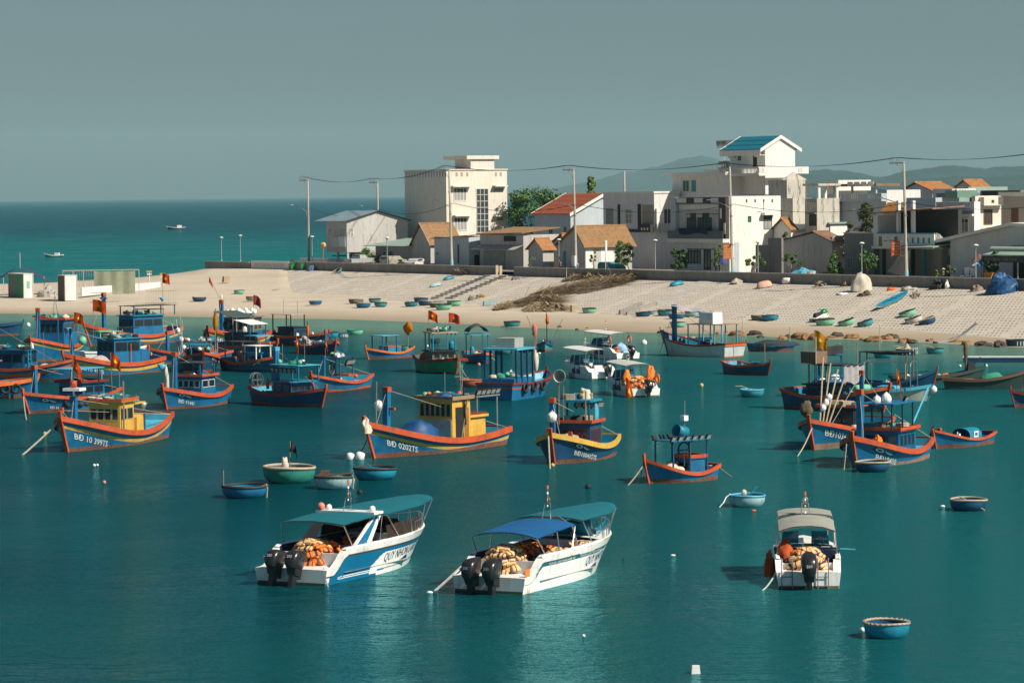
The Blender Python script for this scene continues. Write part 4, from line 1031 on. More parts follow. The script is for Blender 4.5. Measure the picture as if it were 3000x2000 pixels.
# ---- middle boats
b = fboat('fishing_boat', 'dark boat with a wide tilted dark awning and white side flap, behind the patched-awning boat', 'the tilted-awning boat', (800, 1046), L=8.5, hd=312, B=3.1, hb=1.5, hm=.95, hs=1.2, side=-1, hull=blue, boot=dblue)
cabin(b, -2.6, .0, 2.1, .6, 2.1, dblue, black, nf=2, ns=2, over=.1, framem=dblue); canopy(b, -3.6, -1.0, 2.4, .8, 3.9, MT('dark_green_awning', (.05, .08, .07), .7, .25, 2), 4, wood, .05, tilt=-.18); canopy(b, -.9, 1.3, 1.9, .9, 3.2, wpaint, 4, blue, .04, tilt=-.15)
part(b, MB().torus((-2.6, -.7, 2.9), .45, .1, 'y', 16, 7).box(-3.0, -2.2, -.72, -.68, 2.86, 2.94), 'net_winch', MT('winch_grey', (.07, .08, .09), .6, .3)); clutter(b, -3.4, 1.8, -.9, .9, 1.0, 12, 111, 'deck'); part(b, MB().box(.4, 2.4, -1.0, 1.0, 1.9, 2.0), 'awning_board', lblue)
b = fboat('fishing_boat', 'blue-grey boat with sagging patched awning and red stem, nearest under the tilted awning', 'the patched-awning boat', (796, 1090), L=7.2, hd=309, B=2.6, hb=1.35, hm=.75, hs=1.05, side=-1, hull=MT('blue_grey_paint', (.03, .11, .17), .55, .3, 1.3), boot=dblue, stem=red, eye=(.86, .36, .5))
canopy(b, -2.7, .0, 1.8, .7, 2.5, shade, 4, wood, .03, sag=.15); canopy(b, .1, 1.8, 1.5, .8, 2.2, wpaint, 4, wpaint, .04); cabin(b, -.9, .6, 1.5, .5, 1.5, tblue, tblue, nf=2, ns=1, over=.05, framem=blue)
clutter(b, -2.8, 2.2, -.7, .7, .65, 12, 112, 'deck'); part(b, MB().box(-3.0, -2.7, .5, .9, .8, 1.6), 'red_box', red); pole(b, 2.4, .3, .8, 2.6, lwood, .05, 0, 0, 'pole')
tyre(b, 'small black tyre hung on the flank of the patched-awning boat', -.9, -1.15, .6, .22, 'y')
b = fboat('fishing_boat', 'dark boat with lilac-lined canopy, half hidden by the rag-draped boat', 'the lilac-canopy boat', (950, 1014), L=8.5, hd=318, B=2.8, hb=1.4, hm=.9, hs=1.4, side=-1, hull=dblue, stem=red)
canopy(b, -2.8, -.2, 1.9, .8, 3.1, MT('lilac_cloth', (.36, .33, .36), .9, .2, 2), 4, black, .05); cabin(b, -2.2, .2, 1.8, .5, 1.8, dblue, black, nf=2, ns=2, over=.05); clutter(b, -3.5, 2, -.8, .8, 1.0, 10, 113, 'deck'); pole(b, -2.5, .3, 3, 4.6); pole(b, -.5, .3, 3, 4.4)
b = fboat('fishing_boat', 'blue boat draped with grey rags at the stern and orange cloth on its post', 'the rag-draped boat', (977, 1039), L=7, hd=300, B=2.5, hb=1.3, hm=.75, hs=1.1, side=-1, hull=dblue, stem=red, gun=red)
mast(b, 2.0, -.3, .8, 2.3, r=.12); heap(b, 'net_heap', 'grey rags and netting over the stern of the rag-draped boat', -2.2, -.5, .6, .8, .7, .9, MT('grey_rags', (.3, .32, .31), .9, .3, 3), 5, .45, cat='netting')
pole(b, -1.2, -.6, .8, 3.1, dred, .05, -.1, 0, 'pole'); part(b, MB().blob((-1.25, -.6, 2.1), (.14, .14, .6), 4, .4, 9, 8), 'bound_cloth', orange); heap(b, 'tarp_heap', 'blue tarpaulin over the waist of the rag-draped boat', .4, 0, .6, 1.2, .8, .5, tarpb, 7, .25, cat='tarpaulin'); clutter(b, -2.6, .5, -.6, .6, .9, 5, 114, 'deck')
b = fboat('fishing_boat', 'dark blue lamp boat with blue post and a net drum at its stern', 'the net-drum boat', (939, 1192), L=7.8, hd=311, B=2.8, hb=1.35, hm=.85, hs=1.25, side=-1, hull=dblue, stem=red, gun=dred, deck=lblue)
mast(b, -1.5, -.3, .7, 4.1, r=.17, cap=lblue); cabin(b, -1.0, 1.1, 1.9, .5, 1.7, dblue, tblue, nf=3, ns=2, over=.3, framem=dblue); canopy(b, -1.2, 1.9, 1.8, 1.8, 2.9, lblue, 4, blue, .05)
for k in range(6): flood(b, -1.0 + k * .5, -1.0, 2.6, -PI / 2)
part(b, MB().torus((0, 0, 0), .5, .05, 'x', 16, 6).torus((.3, 0, 0), .5, .05, 'x', 16, 6).box(0, .3, -.05, .05, -.5, .5).box(0.01, .29, -.5, .5, -.05, .05), 'net_drum', MT('winch_grey', (.07, .08, .09))).location = (-4.1, -.3, 1.7)
for k in range(4): heap(b, 'net_heap', 'green rope net spread on the after deck of the net-drum boat', -2.9 + .3 * k, -.4 + .25 * k, .7, .4, .3, .25, netg, k, .4, group='green nets on the net-drum boat', cat='net')
part(b, MB().lathe([(0, 0), (.12, 0), (.12, .6), (.05, .85), (0, .9)], 10, (-2.3, -.5, 1.1)), 'marker_buoy', orange); pole(b, -.6, -.4, 1.8, 4.4); pole(b, 1.1, .3, 2.9, 4.5); flag(b, .3, .2, 3.0, 4.9, .35, .6, seed=4, droop=1.4); clutter(b, -1, 1.6, -.7, .7, 2.97, 6, 115, 'canopy')
b = fboat('fishing_boat', 'broad blue boat with orange rail, blue hatch box and hanging pale bell lamp', 'the bell-lamp boat', (925, 1150), (1082, 1133), B=2.8, hb=1.4, hm=.62, hs=1.0, gun=red, gw=.15, hull=MT('bright_blue_paint', (.015, .13, .24), .5, .3, 1.2), boot=red, bz=.12, deck=lblue, inner=lblue)
o = part(b, MB().box(-1.4, .6, -.8, .8, .35, 1.05, tx=.03), 'hatch_box', tblue); part(b, MB().box(-1.45, -.4, -.82, .82, 1.06, 1.2), 'hatch_rail', red, o); canopy(b, -1.3, 1.0, 1.5, 1.1, 2.5, dblue, 4, blue, .05)
for k in range(3): flood(b, -1.2 + .45 * k, .8, 2.15, PI / 2, 1.4)
part(b, MB().torus((.7, -.1, 1.65), .45, .07, 'y', 18, 6).box(.3, 1.1, -.13, -.07, 1.6, 1.7).box(.66, .74, -.12, -.08, 1.2, 2.1), 'net_winch', MT('winch_grey', (.07, .08, .09))); part(b, MB().lathe([(.03, .3), (.1, .25), (.14, .05), (.2, 0), (.14, .02), (.05, .2)], 12, (.9, .8, .75)), 'bell_lamp', cream)
mast(b, 2.7, .2, .8, 2.7, r=.12, cap=blue); clutter(b, -1.2, .9, -.6, .6, 2.57, 6, 116, 'canopy'); clutter(b, -2.8, -1.7, -.6, .6, .75, 3, 117, 'after deck'); flag(b, .9, -.5, 2.5, 4.0, .3, .5, seed=2, droop=1.3)
b = fboat('fishing_boat', 'little blue boat with orange rail and a yellow flag bunched at its stern', 'the yellow-bunting boat', (1083, 1053), L=5.6, hd=229, B=2.2, hb=1.05, hm=.55, hs=1.0, gun=orange, gw=.13, deck=lblue)
canopy(b, -.6, 1.3, 1.3, .5, 2.1, lblue, 4, blue, .05); part(b, MB().box(-1.2, .5, -.6, .6, .35, 1.05), 'hatch_box', tblue); part(b, MB().box(-1.2, .5, -.62, .62, 1.055, 1.15), 'hatch_rail', red)
pole(b, -2.6, .2, .8, 3.2, wood, .04, -.1, 0, 'pole'); part(b, MB().blob((-2.7, .2, 2.7), (.24, .5, .55), 4, .5, 12, 9), 'bunched_flag', flagy); clutter(b, -2.4, -1.3, -.4, .4, .65, 5, 118, 'after deck')
b = fboat('fishing_boat', 'green-hulled boat with red rail flying two red star flags', 'the green boat', (1335, 1095), L=8.2, hd=290, B=3.4, hb=1.35, hm=1.0, hs=1.35, side=-1, hull=green, stem=red, gun=dred, gw=.22, boot=dred, bz=.05, deck=MT('green_deck', (.03, .14, .1), .6, .3))
cabin(b, -1.6, .5, 2.1, .6, 1.75, wood, black, nf=3, ns=3, over=.2, framem=wood); canopy(b, -1.5, .6, 2.0, 1.85, 3.3, cream, 6, tblue, .1); clutter(b, -1.5, .5, -.9, .9, 3.45, 12, 119, 'canopy roof')
flag(b, -.9, -.9, 1.8, 5.2, 1.0, .75, seed=2, droop=.5); flag(b, .1, .6, 3.4, 5.0, 1.1, .8, seed=5, droop=.3, mat=MT('opaque_red_flag', (.58, .045, .01)))  # second flag has an opaque red of its own
heap(b, 'net_heap', 'red-orange net heaped on the stern of the green boat', -2.3, -.6, .9, .75, .65, .75, MT('red_net', (.45, .08, .03), .9, .3, 4, bump=.8), 6, .2, cat='net'); gear(b, 'barrel', 'blue plastic barrel on the cabin roof of the green boat', 'barrel', MB().lathe([(0, 0), (.22, 0), (.25, .2), (.25, .5), (.22, .7), (0, .7)], 14), tblue, .4, .7, 1.9)
clutter(b, .9, 2.6, -.8, .8, .95, 8, 120, 'foredeck'); mrope(b, (3.8, .2, 1.0), 1375, 1110)
b = fboat('fishing_boat', 'narrow blue boat with orange rail and small umbrella-like dark awning', 'the dark-umbrella boat', (1418, 1066), L=6, hd=283, B=2.2, hb=.95, hm=.7, hs=.9, gun=orange, gw=.12, side=-1, stem=orange)
canopy(b, -1.4, .8, 1.5, .6, 2.5, lblue, 4, blue, .06); part(b, MB().grid(lambda u, v: (-1.6 + 2.2 * v, -.9 + 1.8 * u, 2.75 + .75 * math.sin(PI * u) ** .6 * (1 - .3 * abs(2 * v - 1))), 12, 4), 'awning', MT('dark_grey_awning', (.06, .065, .07), .8, .2)); gear(b, 'barrel', 'blue gas bottle standing in the dark-umbrella boat', 'bottle', MB().lathe([(0, 0), (.2, 0), (.22, .15), (.22, .6), (.1, .8), (0, .82)], 12), tblue, .4, -.6, .7)
clutter(b, -1.5, 1.4, -.5, .5, .6, 7, 121, 'deck'); pole(b, 1.6, .6, .7, .2, lwood, .05, 1.1, .5, 'gangplank')
b = fboat('fishing_boat', 'blue boat seen from astern with flat roofed shelter and wire cage on top', 'the cage-roof boat', None, corner=(1408, 1172), L=9.5, hd=66, B=3.2, hb=1.7, hm=1.15, hs=1.25, side=1, tr=.92, hull=blue, gun=dred, gw=.08, stripe=red, boot=blue, bz=.05, sband=(.3, .42), deck=lblue, bul=.5)
canopy(b, -3.6, -.6, 2.5, 1.0, 3.6, lblue, 8, dblue, .14, r=.07); part(b, MB().box(-4.0, -.6, -1.25, 1.25, .8, 1.55), 'low_cabin', blue); part(b, MB().box(-2.6, -1.0, -.7, .8, 3.76, 4.45), 'wire_cage', MT('wire_cage_grey', (.3, .31, .28), .9, .2, 6))
for k in range(3): tyre(b, 'black tyre fender hung on the sunlit flank of the cage-roof boat', -2.8 + k * 1.6, -1.62, .85, .32, 'y', 'tyres on the cage-roof boat')
heap(b, 'net_heap', 'turquoise net heaped on the foredeck of the cage-roof boat', .9, -.2, .7, .9, .7, .65, MT('turquoise_net', (.05, .36, .32), .9, .2, 4), 5, .2, cat='net'); clutter(b, -3.6, -1, -.9, .9, 1.6, 6, 122, 'low cabin')
for k in range(3): pole(b, .3 + .1 * k, -.9, .9, 4.9 + .2 * k, wood, .035, .1 * k, -.1, 'flag_stake')
part(b, MB().blob((.4, -1.0, 4.9), (.2, .2, .5), 4, .5, 9, 7), 'faded_pennant', MT('faded_red_cloth', (.5, .16, .12), .9, .2, 3)); part(b, MB().blob((.1, -1.2, 2.6), (.22, .22, .8), 3, .4, 9, 8), 'tied_net', tarpw); canopy(b, -.3, 2.2, 1.2, 3.2, 3.5, shade, 2, wood, .02, sag=.3)
b = fboat('open_boat', 'tiny teal boat facing the viewer with two slanting rods and orange rag', 'the two-rod boat', (1596, 1031), L=5, hd=269, B=1.55, hb=1.0, hm=.6, hs=.8, hull=teal, gun=dblue, stem=dred, boot=bottom, cat='open boat')
pole(b, 0, .5, .6, 3.0, wood, .03, 0, 1.2, 'rod'); pole(b, 0, -.6, .6, 3.4, wood, .03, 0, -1.1, 'rod'); pole(b, -.4, .2, .5, 3.6, black, .05, 0, 0, 'pole'); part(b, MB().blob((-.4, .25, 2.9), (.16, .2, .4), 3, .5, 9, 7), 'tied_rag', orange); clutter(b, -1.4, .8, -.4, .4, .5, 6, 123, 'deck')
b = fboat('fishing_boat', 'broad white-hulled boat with blue inside, red line and white box on its canopy', 'the white-hulled boat', None, corner=(2122, 1047), L=8.2, hd=140, B=3.5, hb=2.0, hm=1.05, hs=1.25, side=1, tr=.95, hull=MT('white_hull_paint', (.45, .48, .46), .55, .15, 1.2), boot=MT('white_hull_paint', (.45, .48, .46)), gun=dred, gw=.1, deck=tblue, inner=tblue, stem=blue, bul=.7)
canopy(b, -3.4, .4, 2.3, .6, 2.9, wood, 8, lblue, .06); gear(b, 'storage_box', 'large white box standing on the canopy of the white-hulled boat', 'box', MB().box(-.8, .8, -.75, .75, 0, 1.05, tx=.03, ty=.03), wpaint, -1.4, .1, 2.97)
mast(b, 2.6, .3, .7, 4.6, r=.17, cap=blue); part(b, MB().grid(lambda u, v: (2.7 - 3.4 * u, .9 - 1.7 * v, 4.6 - .6 * u + .18 * math.sin(7 * u + 3 * v) * u), 12, 5), 'cloth_awning', MT('lilac_cloth', (.36, .33, .36)))
part(b, MB().box(-4.15, -4.02, -1.6, 1.6, 1.0, 1.28), 'transom_rail', orange); part(b, MB().box(-3.92, -3.8, -1.45, 1.45, -.05, .16), 'transom_foot', orange); heap(b, 'jacket_bundle', 'orange and cream bundle on the side deck of the white-hulled boat', 1.1, .8, .5, .6, .4, .5, jackp, 4, .3, cat='bundle')
heap(b, 'net_heap', 'dark blue bundle amidships in the white-hulled boat', -.6, 0, .5, 1.0, .8, .8, dblue, 3, .2, cat='bundle'); clutter(b, 1.5, 3.2, -.7, .7, 1.1, 6, 124, 'foredeck'); pole(b, -4, -1.2, 1, 3.6); mrope(b, (3.9, .2, 1.6), 1932, 1032)
b = fboat('open_boat', 'small dark blue open boat with thick orange rim and blue tub', 'the orange-rimmed open boat', (2246, 1100), L=5.6, hd=302, B=2.2, hb=1.05, hm=.75, hs=1.0, side=-1, hull=dblue, gun=red, gw=.14, stem=dred, deck=lblue, cat='open boat')
gear(b, 'tub', 'blue plastic tub standing in the orange-rimmed open boat', 'tub', MB().lathe([(0, 0), (.3, 0), (.38, .55), (.4, .56), (.36, .52), (0, .1)], 16), tblue, .6, .1, .5); clutter(b, -1.7, 1.5, -.5, .5, .5, 7, 125, 'floor'); pole(b, 1.7, .3, .6, 2.6, wood, .04, 0, 0, 'pole'); pole(b, -2.2, 0, .9, 2.6, wood, .03, 0, 0, 'pole')
b = fboat('open_boat', 'slim dark boat with upturned prow half hidden behind the white-hulled boat', 'the upturned-prow boat', (1948, 1006), L=5, hd=178, B=1.2, hb=1.35, hm=.5, hs=.5, hull=MT('black_green_hull', (.02, .045, .04)), gun=dblue, cat='open boat'); clutter(b, -1, 1, -.3, .3, .4, 3, 126, 'floor')
b = fboat('open_boat', 'low dark boat covered by a sagging black tarp beside the green basket boat', 'the black-tarp boat', (2200, 1030), L=4.4, hd=186, B=1.6, hb=.8, hm=.6, hs=.7, hull=dblue, gun=dblue, cat='open boat')
heap(b, 'tarp_heap', 'sagging black tarpaulin stretched over the low dark boat', -.4, 0, .5, 2.3, .9, .55, shade, 3, .25, cat='tarpaulin'); pole(b, -1.8, .3, .5, 2.3, lwood, .04, 0, 0, 'pole')
for i, (px, py, Lb, hd_) in enumerate(((493, 671, 9, 185), (135, 752, 5, 170), (305, 585, 14, 180), (430, 583, 12, 5))):
    lb = ['distant dark fishing boat with white wake float on the open sea', 'tiny dark boat on open sea above the purple awning', 'faint vessel on the horizon, farthest out', 'second faint vessel on the horizon towards the utility pole'][i]
    b = fboat('distant_boat', lb, 'the distant boat', (px, py), L=Lb, hd=hd_, B=Lb * .25, hb=Lb * .15, hm=Lb * .07, hs=Lb * .1, hull=dblue, gun=wpaint, cat='boat', group=None)
    part(b, MB().box(-Lb * .3, -.05 * Lb, -.08 * Lb, .08 * Lb, .06 * Lb, .2 * Lb), 'wheelhouse', wpaint); pole(b, 0, 0, .1 * Lb, .4 * Lb, black, .05 * Lb / 5, 0, 0, 'mast')
# ================================================================ speedboats
navy = MT('navy_vinyl', (.012, .03, .075), .5, .2, 2)
brown = MT('smoked_brown_screen', (.035, .02, .012), .12, .2, 1)
tealc = MT('teal_canvas', (.0, .115, .15), .75, .12, 1.2, bump=.15)
bluec = MT('royal_blue_canvas', (.002, .085, .235), .75, .14, 1.2, bump=.2)
greyc = MT('grey_canvas', (.27, .28, .24), .8, .12, 1.6, bump=.3)
whitec = MT('white_hardtop', (.66, .66, .62), .5, .08, 1)
sblue = MT('speedboat_blue', (.004, .135, .27), .35, .1, 1)
navyt = MT('navy_lettering', (.01, .05, .12), .5, .1, 2)
rubm = MT('rub_rail', (.05, .045, .04), .5, .2, 2)
floorm = MT('grey_deck', (.28, .27, .25), .7, .2, 1.5)

def jacket(label, p, rz, rx, ry, mat, group, i, nrm=None):
    mb = MB()
    mb.M = Matrix.Rotation(ry, 4, 'Y') @ Matrix.Rotation(rx, 4, 'X')
    pw = lambda q, e: math.copysign(abs(q) ** e, q)
    for sd in (-1, 1):                                   # two foam fronts with straps, joined by a collar
        def fn(u, v, sd=sd):
            a, c = 2 * PI * u, PI * (v - .5)
            return (.33 * pw(math.sin(c), .7), sd * .145 + .14 * math.cos(c) ** .35 * pw(math.cos(a), .5), .065 * math.cos(c) ** .35 * pw(math.sin(a), .6))
        mb.grid(fn, 12, 16, mf=lambda a, b: 1 if b in (4, 7, 10) else 0)
    mb.box(-.36, -.22, -.1, .1, -.05, .05)
    o = mb.build('life_jacket', [mat, strap], loc=p, rot=(0, 0, rz))
    if nrm is not None: o.rotation_euler = (Vector(nrm).to_track_quat('Z', 'X') @ Matrix.Rotation(rz, 4, 'Z').to_quaternion()).to_euler()
    return tag(o, label, 'life jacket', group)

def speedboat(label, short, corner, hd, L, B, style, fs=1.0):
    b = Boat(); hd = math.radians(hd); h = Vector((math.cos(hd), math.sin(hd), 0)); port = Vector((-h.y, h.x, 0))
    c = P(*corner) + h * (L * .5) + port * (B * .43)
    b.o = thing('speedboat', label, 'speedboat', (c.x, c.y, 0), hd, 'white speedboats')
    b.short, b.hd, b.L, b.B = short, hd, L, B
    b.MW = Matrix.Translation((c.x, c.y, 0)) @ Matrix.Rotation(hd, 4, 'Z')
    zt, zq = .60, (1.3 if style < 3 else 1.08) * fs
    def zs(s):
        q = max(0, min(1, (s - .045) / .12)); q = q * q * (3 - 2 * q)
        return zt + (zq - zt) * q + .30 * fs * max(0, s - .25) ** 1.6
    sb = lambda s: B / 2 * (1 - (max(0, s - .52) / .48) ** 2.5) * (.95 + .05 * min(1, s * 4))
    wb = lambda s: B / 2 * .86 * (1 - (max(0, s - .42) / .58) ** 2.0)
    KZ = -.3
    def hp(s, z, sd, out=0.0):
        v = max(0, min(1.0, (z - KZ) / (zs(s) - KZ)))
        x = L * ((-.5 + .88 * s) * (1 - v) + (-.5 + s) * v)
        return Vector((x, sd * (max(.03, wb(s) + (sb(s) - wb(s)) * v ** 1.4) + out), z))
    def mf(s, z):
        Z = zs(s); e = Z - z
        if style == 1:
            if e < .26: return 0
            if e < .31: return 3
            if z < .10: return 1 if s < .42 else 0
            wx = s - (.36 + .05 * max(0, (z - .35)) / .3)
            top = Z - .31 - .16 - .14 * max(0, (.48 - s) / .12) ** 2
            if s > .35 and wx > 0 and z < top:
                zl = .17 + .16 * max(0, s - .40) ** 1.2
                return 1 if zl < z < zl + .06 and s > .42 else 0
            if (.15 < z < .18 or .22 < z < .25) and .1 < s < .42: return 0
            return 1 if s > .03 else 0
        if style == 2:
            if .27 < e < .42 and s > .10: return 1
            return 3 if .245 < e < .265 else 0
        if style == 3: return 3 if .2 < e < .23 else 0
        return 2 if z < .35 and s > .5 else 0
    mb = MB(); n, K = (130, 46) if style < 3 else (60, 24)
    for sd in (1, -1):
        pts = []
        for i in range(n + 1):
            s = i / n
            for k in range(K + 1):
                pts.append(hp(s, KZ + (zs(s) - KZ) * k / K, sd))
        base = len(mb.v); mb.add(pts, [])
        for i in range(n):
            for k in range(K):
                q = base + i * (K + 1) + k
                mb.f.append([q, q + K + 1, q + K + 2, q + 1][::sd]); s = (i + .5) / n
                mb.mi.append(mf(s, KZ + (zs(s) - KZ) * (k + .5) / K)); mb.sm.append(True)
    mb.poly([hp(0, KZ, 1), hp(0, KZ, -1), hp(0, zt, -1), hp(0, zt, 1)], 0)
    mb.poly([hp(0, KZ, 1) + Vector((-.004, 0, 0)), hp(0, KZ, -1) + Vector((-.004, 0, 0)), hp(0, .1, -1) + Vector((-.004, 0, 0)), hp(0, .1, 1) + Vector((-.004, 0, 0))], 4)
    txt = {1: ('QUY NHON LAND 06', .46, .34, .42), 2: ('QUY NHON LAND', .55, .34, .48)}.get(style)
    if txt:
        vs, fs_, w = textmesh(txt[0], txt[2], .0, .0)
        mb.add([hp(txt[1] + x * .92 / L, .42 + .36 * (x / L) + y + (.12 if style == 2 else .06), -1, .012) for x, y in vs], fs_, 5)
    weed = MT('waterline_weed', (.10, .10, .05), .8, .4, 3)
    mb.build('hull', [white, sblue if style == 1 else tealc, MT('grey_waterline', (.3, .33, .33), .5, .2), rubm, weed, navyt], b.o)
    # deck: side decks, cockpit well, foredeck
    mb = MB(); c0, c1 = .14, (.66 if style in (1, 2) else .62); ins = .26 if style < 3 else .2; fz = .38
    S = [c0 + (c1 - c0) * i / 24 for i in range(25)]
    for sd in (1, -1):
        pts = []
        for s in S:
            p = hp(s, zs(s), sd); q = Vector((p.x, p.y - sd * ins, p.z + .03))
            w_ = hp(s, fz, sd); pts += [p, p + Vector((0, -sd * .05, .05)), q, Vector((q.x, sd * max(.1, min(abs(q.y), abs(w_.y) - .06)), fz))]
        base = len(mb.v); mb.add(pts, [])
        for i in range(24):
            for k in range(3):
                mb.f.append([base + i * 4 + k, base + i * 4 + k + 1, base + i * 4 + k + 5, base + i * 4 + k + 4]); mb.mi.append(1 if k == 2 else 0); mb.sm.append(False)
    a, e = hp(c0, 1, 1), hp(c1, 1, 1)
    mb.poly([(a.x, a.y, fz), (a.x, -a.y, fz), (e.x, -e.y, fz), (e.x, e.y, fz)], 2)
    z0 = zs(c0)
    mb.box(a.x - .1, a.x, -a.y + ins, a.y - ins, fz, z0 - .12, 0)
    pts = []
    for i in range(8):
        s = c0 * i / 7; p = hp(s, zs(s), 1); pts += [(p.x, p.y, p.z), (p.x, p.y - .28, p.z + .01), (p.x, p.y - .30, zt + .01), (p.x, -p.y + .30, zt + .01), (p.x, -p.y + .28, p.z + .01), (p.x, -p.y, p.z)]
    base = len(mb.v); mb.add(pts, [])
    for i in range(7):
        for k in range(5): mb.f.append([base + i * 6 + k, base + i * 6 + k + 1, base + i * 6 + k + 7, base + i * 6 + k + 6]); mb.mi.append(0); mb.sm.append(False)
    pts = []
    for i in range(13):
        s = c1 + (.995 - c1) * i / 12; p = hp(s, zs(s), 1)
        for k in range(7):
            y = p.y * (1 - k / 3); pts.append((p.x, y, p.z + .10 * (1 - (1 - k / 3) ** 2) * (1 - i / 12) + .02))
    base = len(mb.v); mb.add(pts, [])
    for i in range(12):
        for k in range(6): mb.f.append([base + i * 7 + k, base + i * 7 + k + 1, base + i * 7 + k + 8, base + i * 7 + k + 7]); mb.mi.append(0); mb.sm.append(True)
    e = hp(c1, fz, 1); mb.box(e.x, e.x + .06, -e.y + .1, e.y - .1, fz, zs(c1) + .02, 0)
    mb.build('deck', [white, navy, floorm], b.o)
    b.zs, b.hp = zs, hp
    b.SX = lambda s: -.5 * L + s * L
    for k in range(3 if style < 3 else 2):
        x = b.SX(.34 + .12 * k); w = B * .33
        for sd in (1, -1):
            o = MB().box(x - .28, x + .28, sd * .82 - .42, sd * .82 + .42, .4, .78).build('seat', navy, b.o)
            MB().box(x - .34, x - .22, sd * .82 - .42, sd * .82 + .42, .782, 1.22, sx=-.06).build('seat_back', navy, o)
    return b

def outboard(b, y, txt='200', s=1.0, tilt=0.0):
    o = bpy.data.objects.new('outboard_motor', None); COL.objects.link(o); o.parent = b.o
    o.location = (-.5 * b.L - .22, y, .60); o.rotation_euler = (0, tilt, 0)
    mb = MB()
    ring = [(-.42, .22, .16, .0), (-.44, .24, .24, .12), (-.42, .25, .26, .34), (-.36, .24, .26, .52), (-.26, .21, .22, .62), (-.1, .12, .1, .66)]
    pr = []
    for x0, hx, hy, z in ring:
        pr.append([(x0 + .2 + (hx + .08) * 1.2 * math.copysign(abs(math.cos(a)) ** .55, math.cos(a)), hy * math.copysign(abs(math.sin(a)) ** .55, math.sin(a)), z) for a in [2 * PI * k / 16 for k in range(16)]])
    pr = [[(p[0] * s, p[1] * s, p[2] * s) for p in r] for r in pr]
    mb.grid(lambda u, v: pr[round(v * 5)][round(u * 16) % 16], 16, 5)
    mb.poly(pr[5]); mb.poly(pr[0])
    vs, fs, w = textmesh(txt, .11, .01)
    x_ = min(p[0] for p in pr[2]) - .012
    mb.add([(x_, w / 2 - x, .33 * s + y_) for x, y_ in vs], fs, 1)
    mb.box(x_ + .1, x_ + .5, .262 * s, .27 * s, .25 * s, .36 * s, 1)
    mb.build('cowling', [cowl, white], o)
    lg = MB()
    lg.box(-.36 * s, -.02 * s, -.15 * s, .15 * s, -.22 * s, .0, 0, tx=-.06, ty=-.04)
    lg.box(-.34 * s, -.1 * s, -.07 * s, .07 * s, -.95 * s, -.221 * s, 0, tx=-.02, ty=-.03).box(-.48 * s, -.08 * s, -.13 * s, .13 * s, -.72 * s, -.69 * s, 0)
    lg.tube([(-.5 * s, 0, -.95 * s), (.0, 0, -.95 * s)], [.06 * s, .04 * s], 8).box(-.1, .2, -.1, .1, -.35, .05)
    lg.build('drive_leg', greym if False else cowl, o)
    p = MB()
    for k in range(3):
        a = 2 * PI * k / 3
        p.poly([(-.5 * s, .03 * math.cos(a), -.95 * s + .03 * math.sin(a)), (-.54 * s, .17 * s * math.cos(a - .4), -.95 * s + .17 * s * math.sin(a - .4)), (-.48 * s, .17 * s * math.cos(a + .4), -.95 * s + .17 * s * math.sin(a + .4))])
    p.build('propeller', greym, o)
    return o

def bimini(b, x0, x1, w, z0, z1, crown, mat, name='canopy', sagx=.0, lip=.0, lift=0.0, frame=alu, nfr=3, tap=0.0):
    mb = MB()
    def fn(u, v):
        y = (v - .5) * 2
        return (x0 + (x1 - x0) * u - tap * .5 * abs(y) ** 3 * max(0, u - .5), y * w / 2 * (1 - tap * .5 * max(0, (u - .3) / .7) ** 2), z0 + (z1 - z0) * u + crown * (1 - abs(y) ** 2.4) - sagx * math.sin(PI * u) - lip * max(0, abs(u - .5) * 2 - .85) * 3 + .02 * noise.noise(Vector((u * 5, y * 3, x0))))
    mb.grid(fn, 16, 14); mb.grid(lambda u, v: tuple(Vector(fn(u, 1 - v)) - Vector((0, 0, .025))), 16, 14)
    o = part(b, mb, name, mat)
    for k in range(nfr):
        u = (k + .03) / (nfr - 1) if k < nfr - 1 else .985
        if k == 0: u = .015
        xb = x0 + (x1 - x0) * (u * .7 + .15)
        s = (xb + b.L / 2) / b.L; p = b.hp(s, b.zs(s), 1)
        pts = [(xb, p.y - .12, p.z)] + [tuple(Vector(fn(u, v / 10)) - Vector((0, 0, .05))) for v in range(10, -1, -1)] + [(xb, -p.y + .12, p.z)]
        part(b, MB().tube(pts, .024, 6), 'canopy_frame', frame, o)
    return o

def lmast(b, x, z0, z1):
    o = part(b, MB().tube([(x - .12, -.18, z0 - .1), (x, -.12, z0 + .5), (x, .12, z0 + .5), (x - .12, .18, z0 - .1)], .022, 5).tube([(x, 0, z0 + .5), (x, 0, z1)], [.035, .02], 6).torus((x, 0, z0 + .62), .1, .02, 'x', 10, 5), 'light_mast', greym)
    part(b, MB().tube([(x, 0, z1), (x, 0, z1 + .14)], .045, 8), 'red_lamp', red, o)
    for k in range(3): part(b, MB().tube([(x, 0, z1 - .2 - .25 * k), (x, 0, z1 - .12 - .25 * k)], .034, 8), 'lamp_band', yellow if k % 2 else white, o)

def jheap(b, x, y, z, n, label, group, seed=1, sp=.55, mats=(jackp, jackp, jack)):
    R = random.Random(seed)
    for i in range(n):                                   # laid over one another as a rounded heap
        a = i * 2.4; e = (i + .5) / n * 1.35; r, h = sp * math.cos(e) * 1.15, sp * 1.75 * math.sin(e)
        p = b.MW @ Vector((x + r * math.cos(a), y + r * 1.2 * math.sin(a), z + h))
        d = b.MW.to_3x3() @ Vector((math.cos(a) * math.cos(e), math.sin(a) * math.cos(e), .35 + math.sin(e)))
        jacket(label, p, R.choice((0, PI / 2)) + R.uniform(-.5, .5), 0, 0, R.choice(mats), group, i, d)

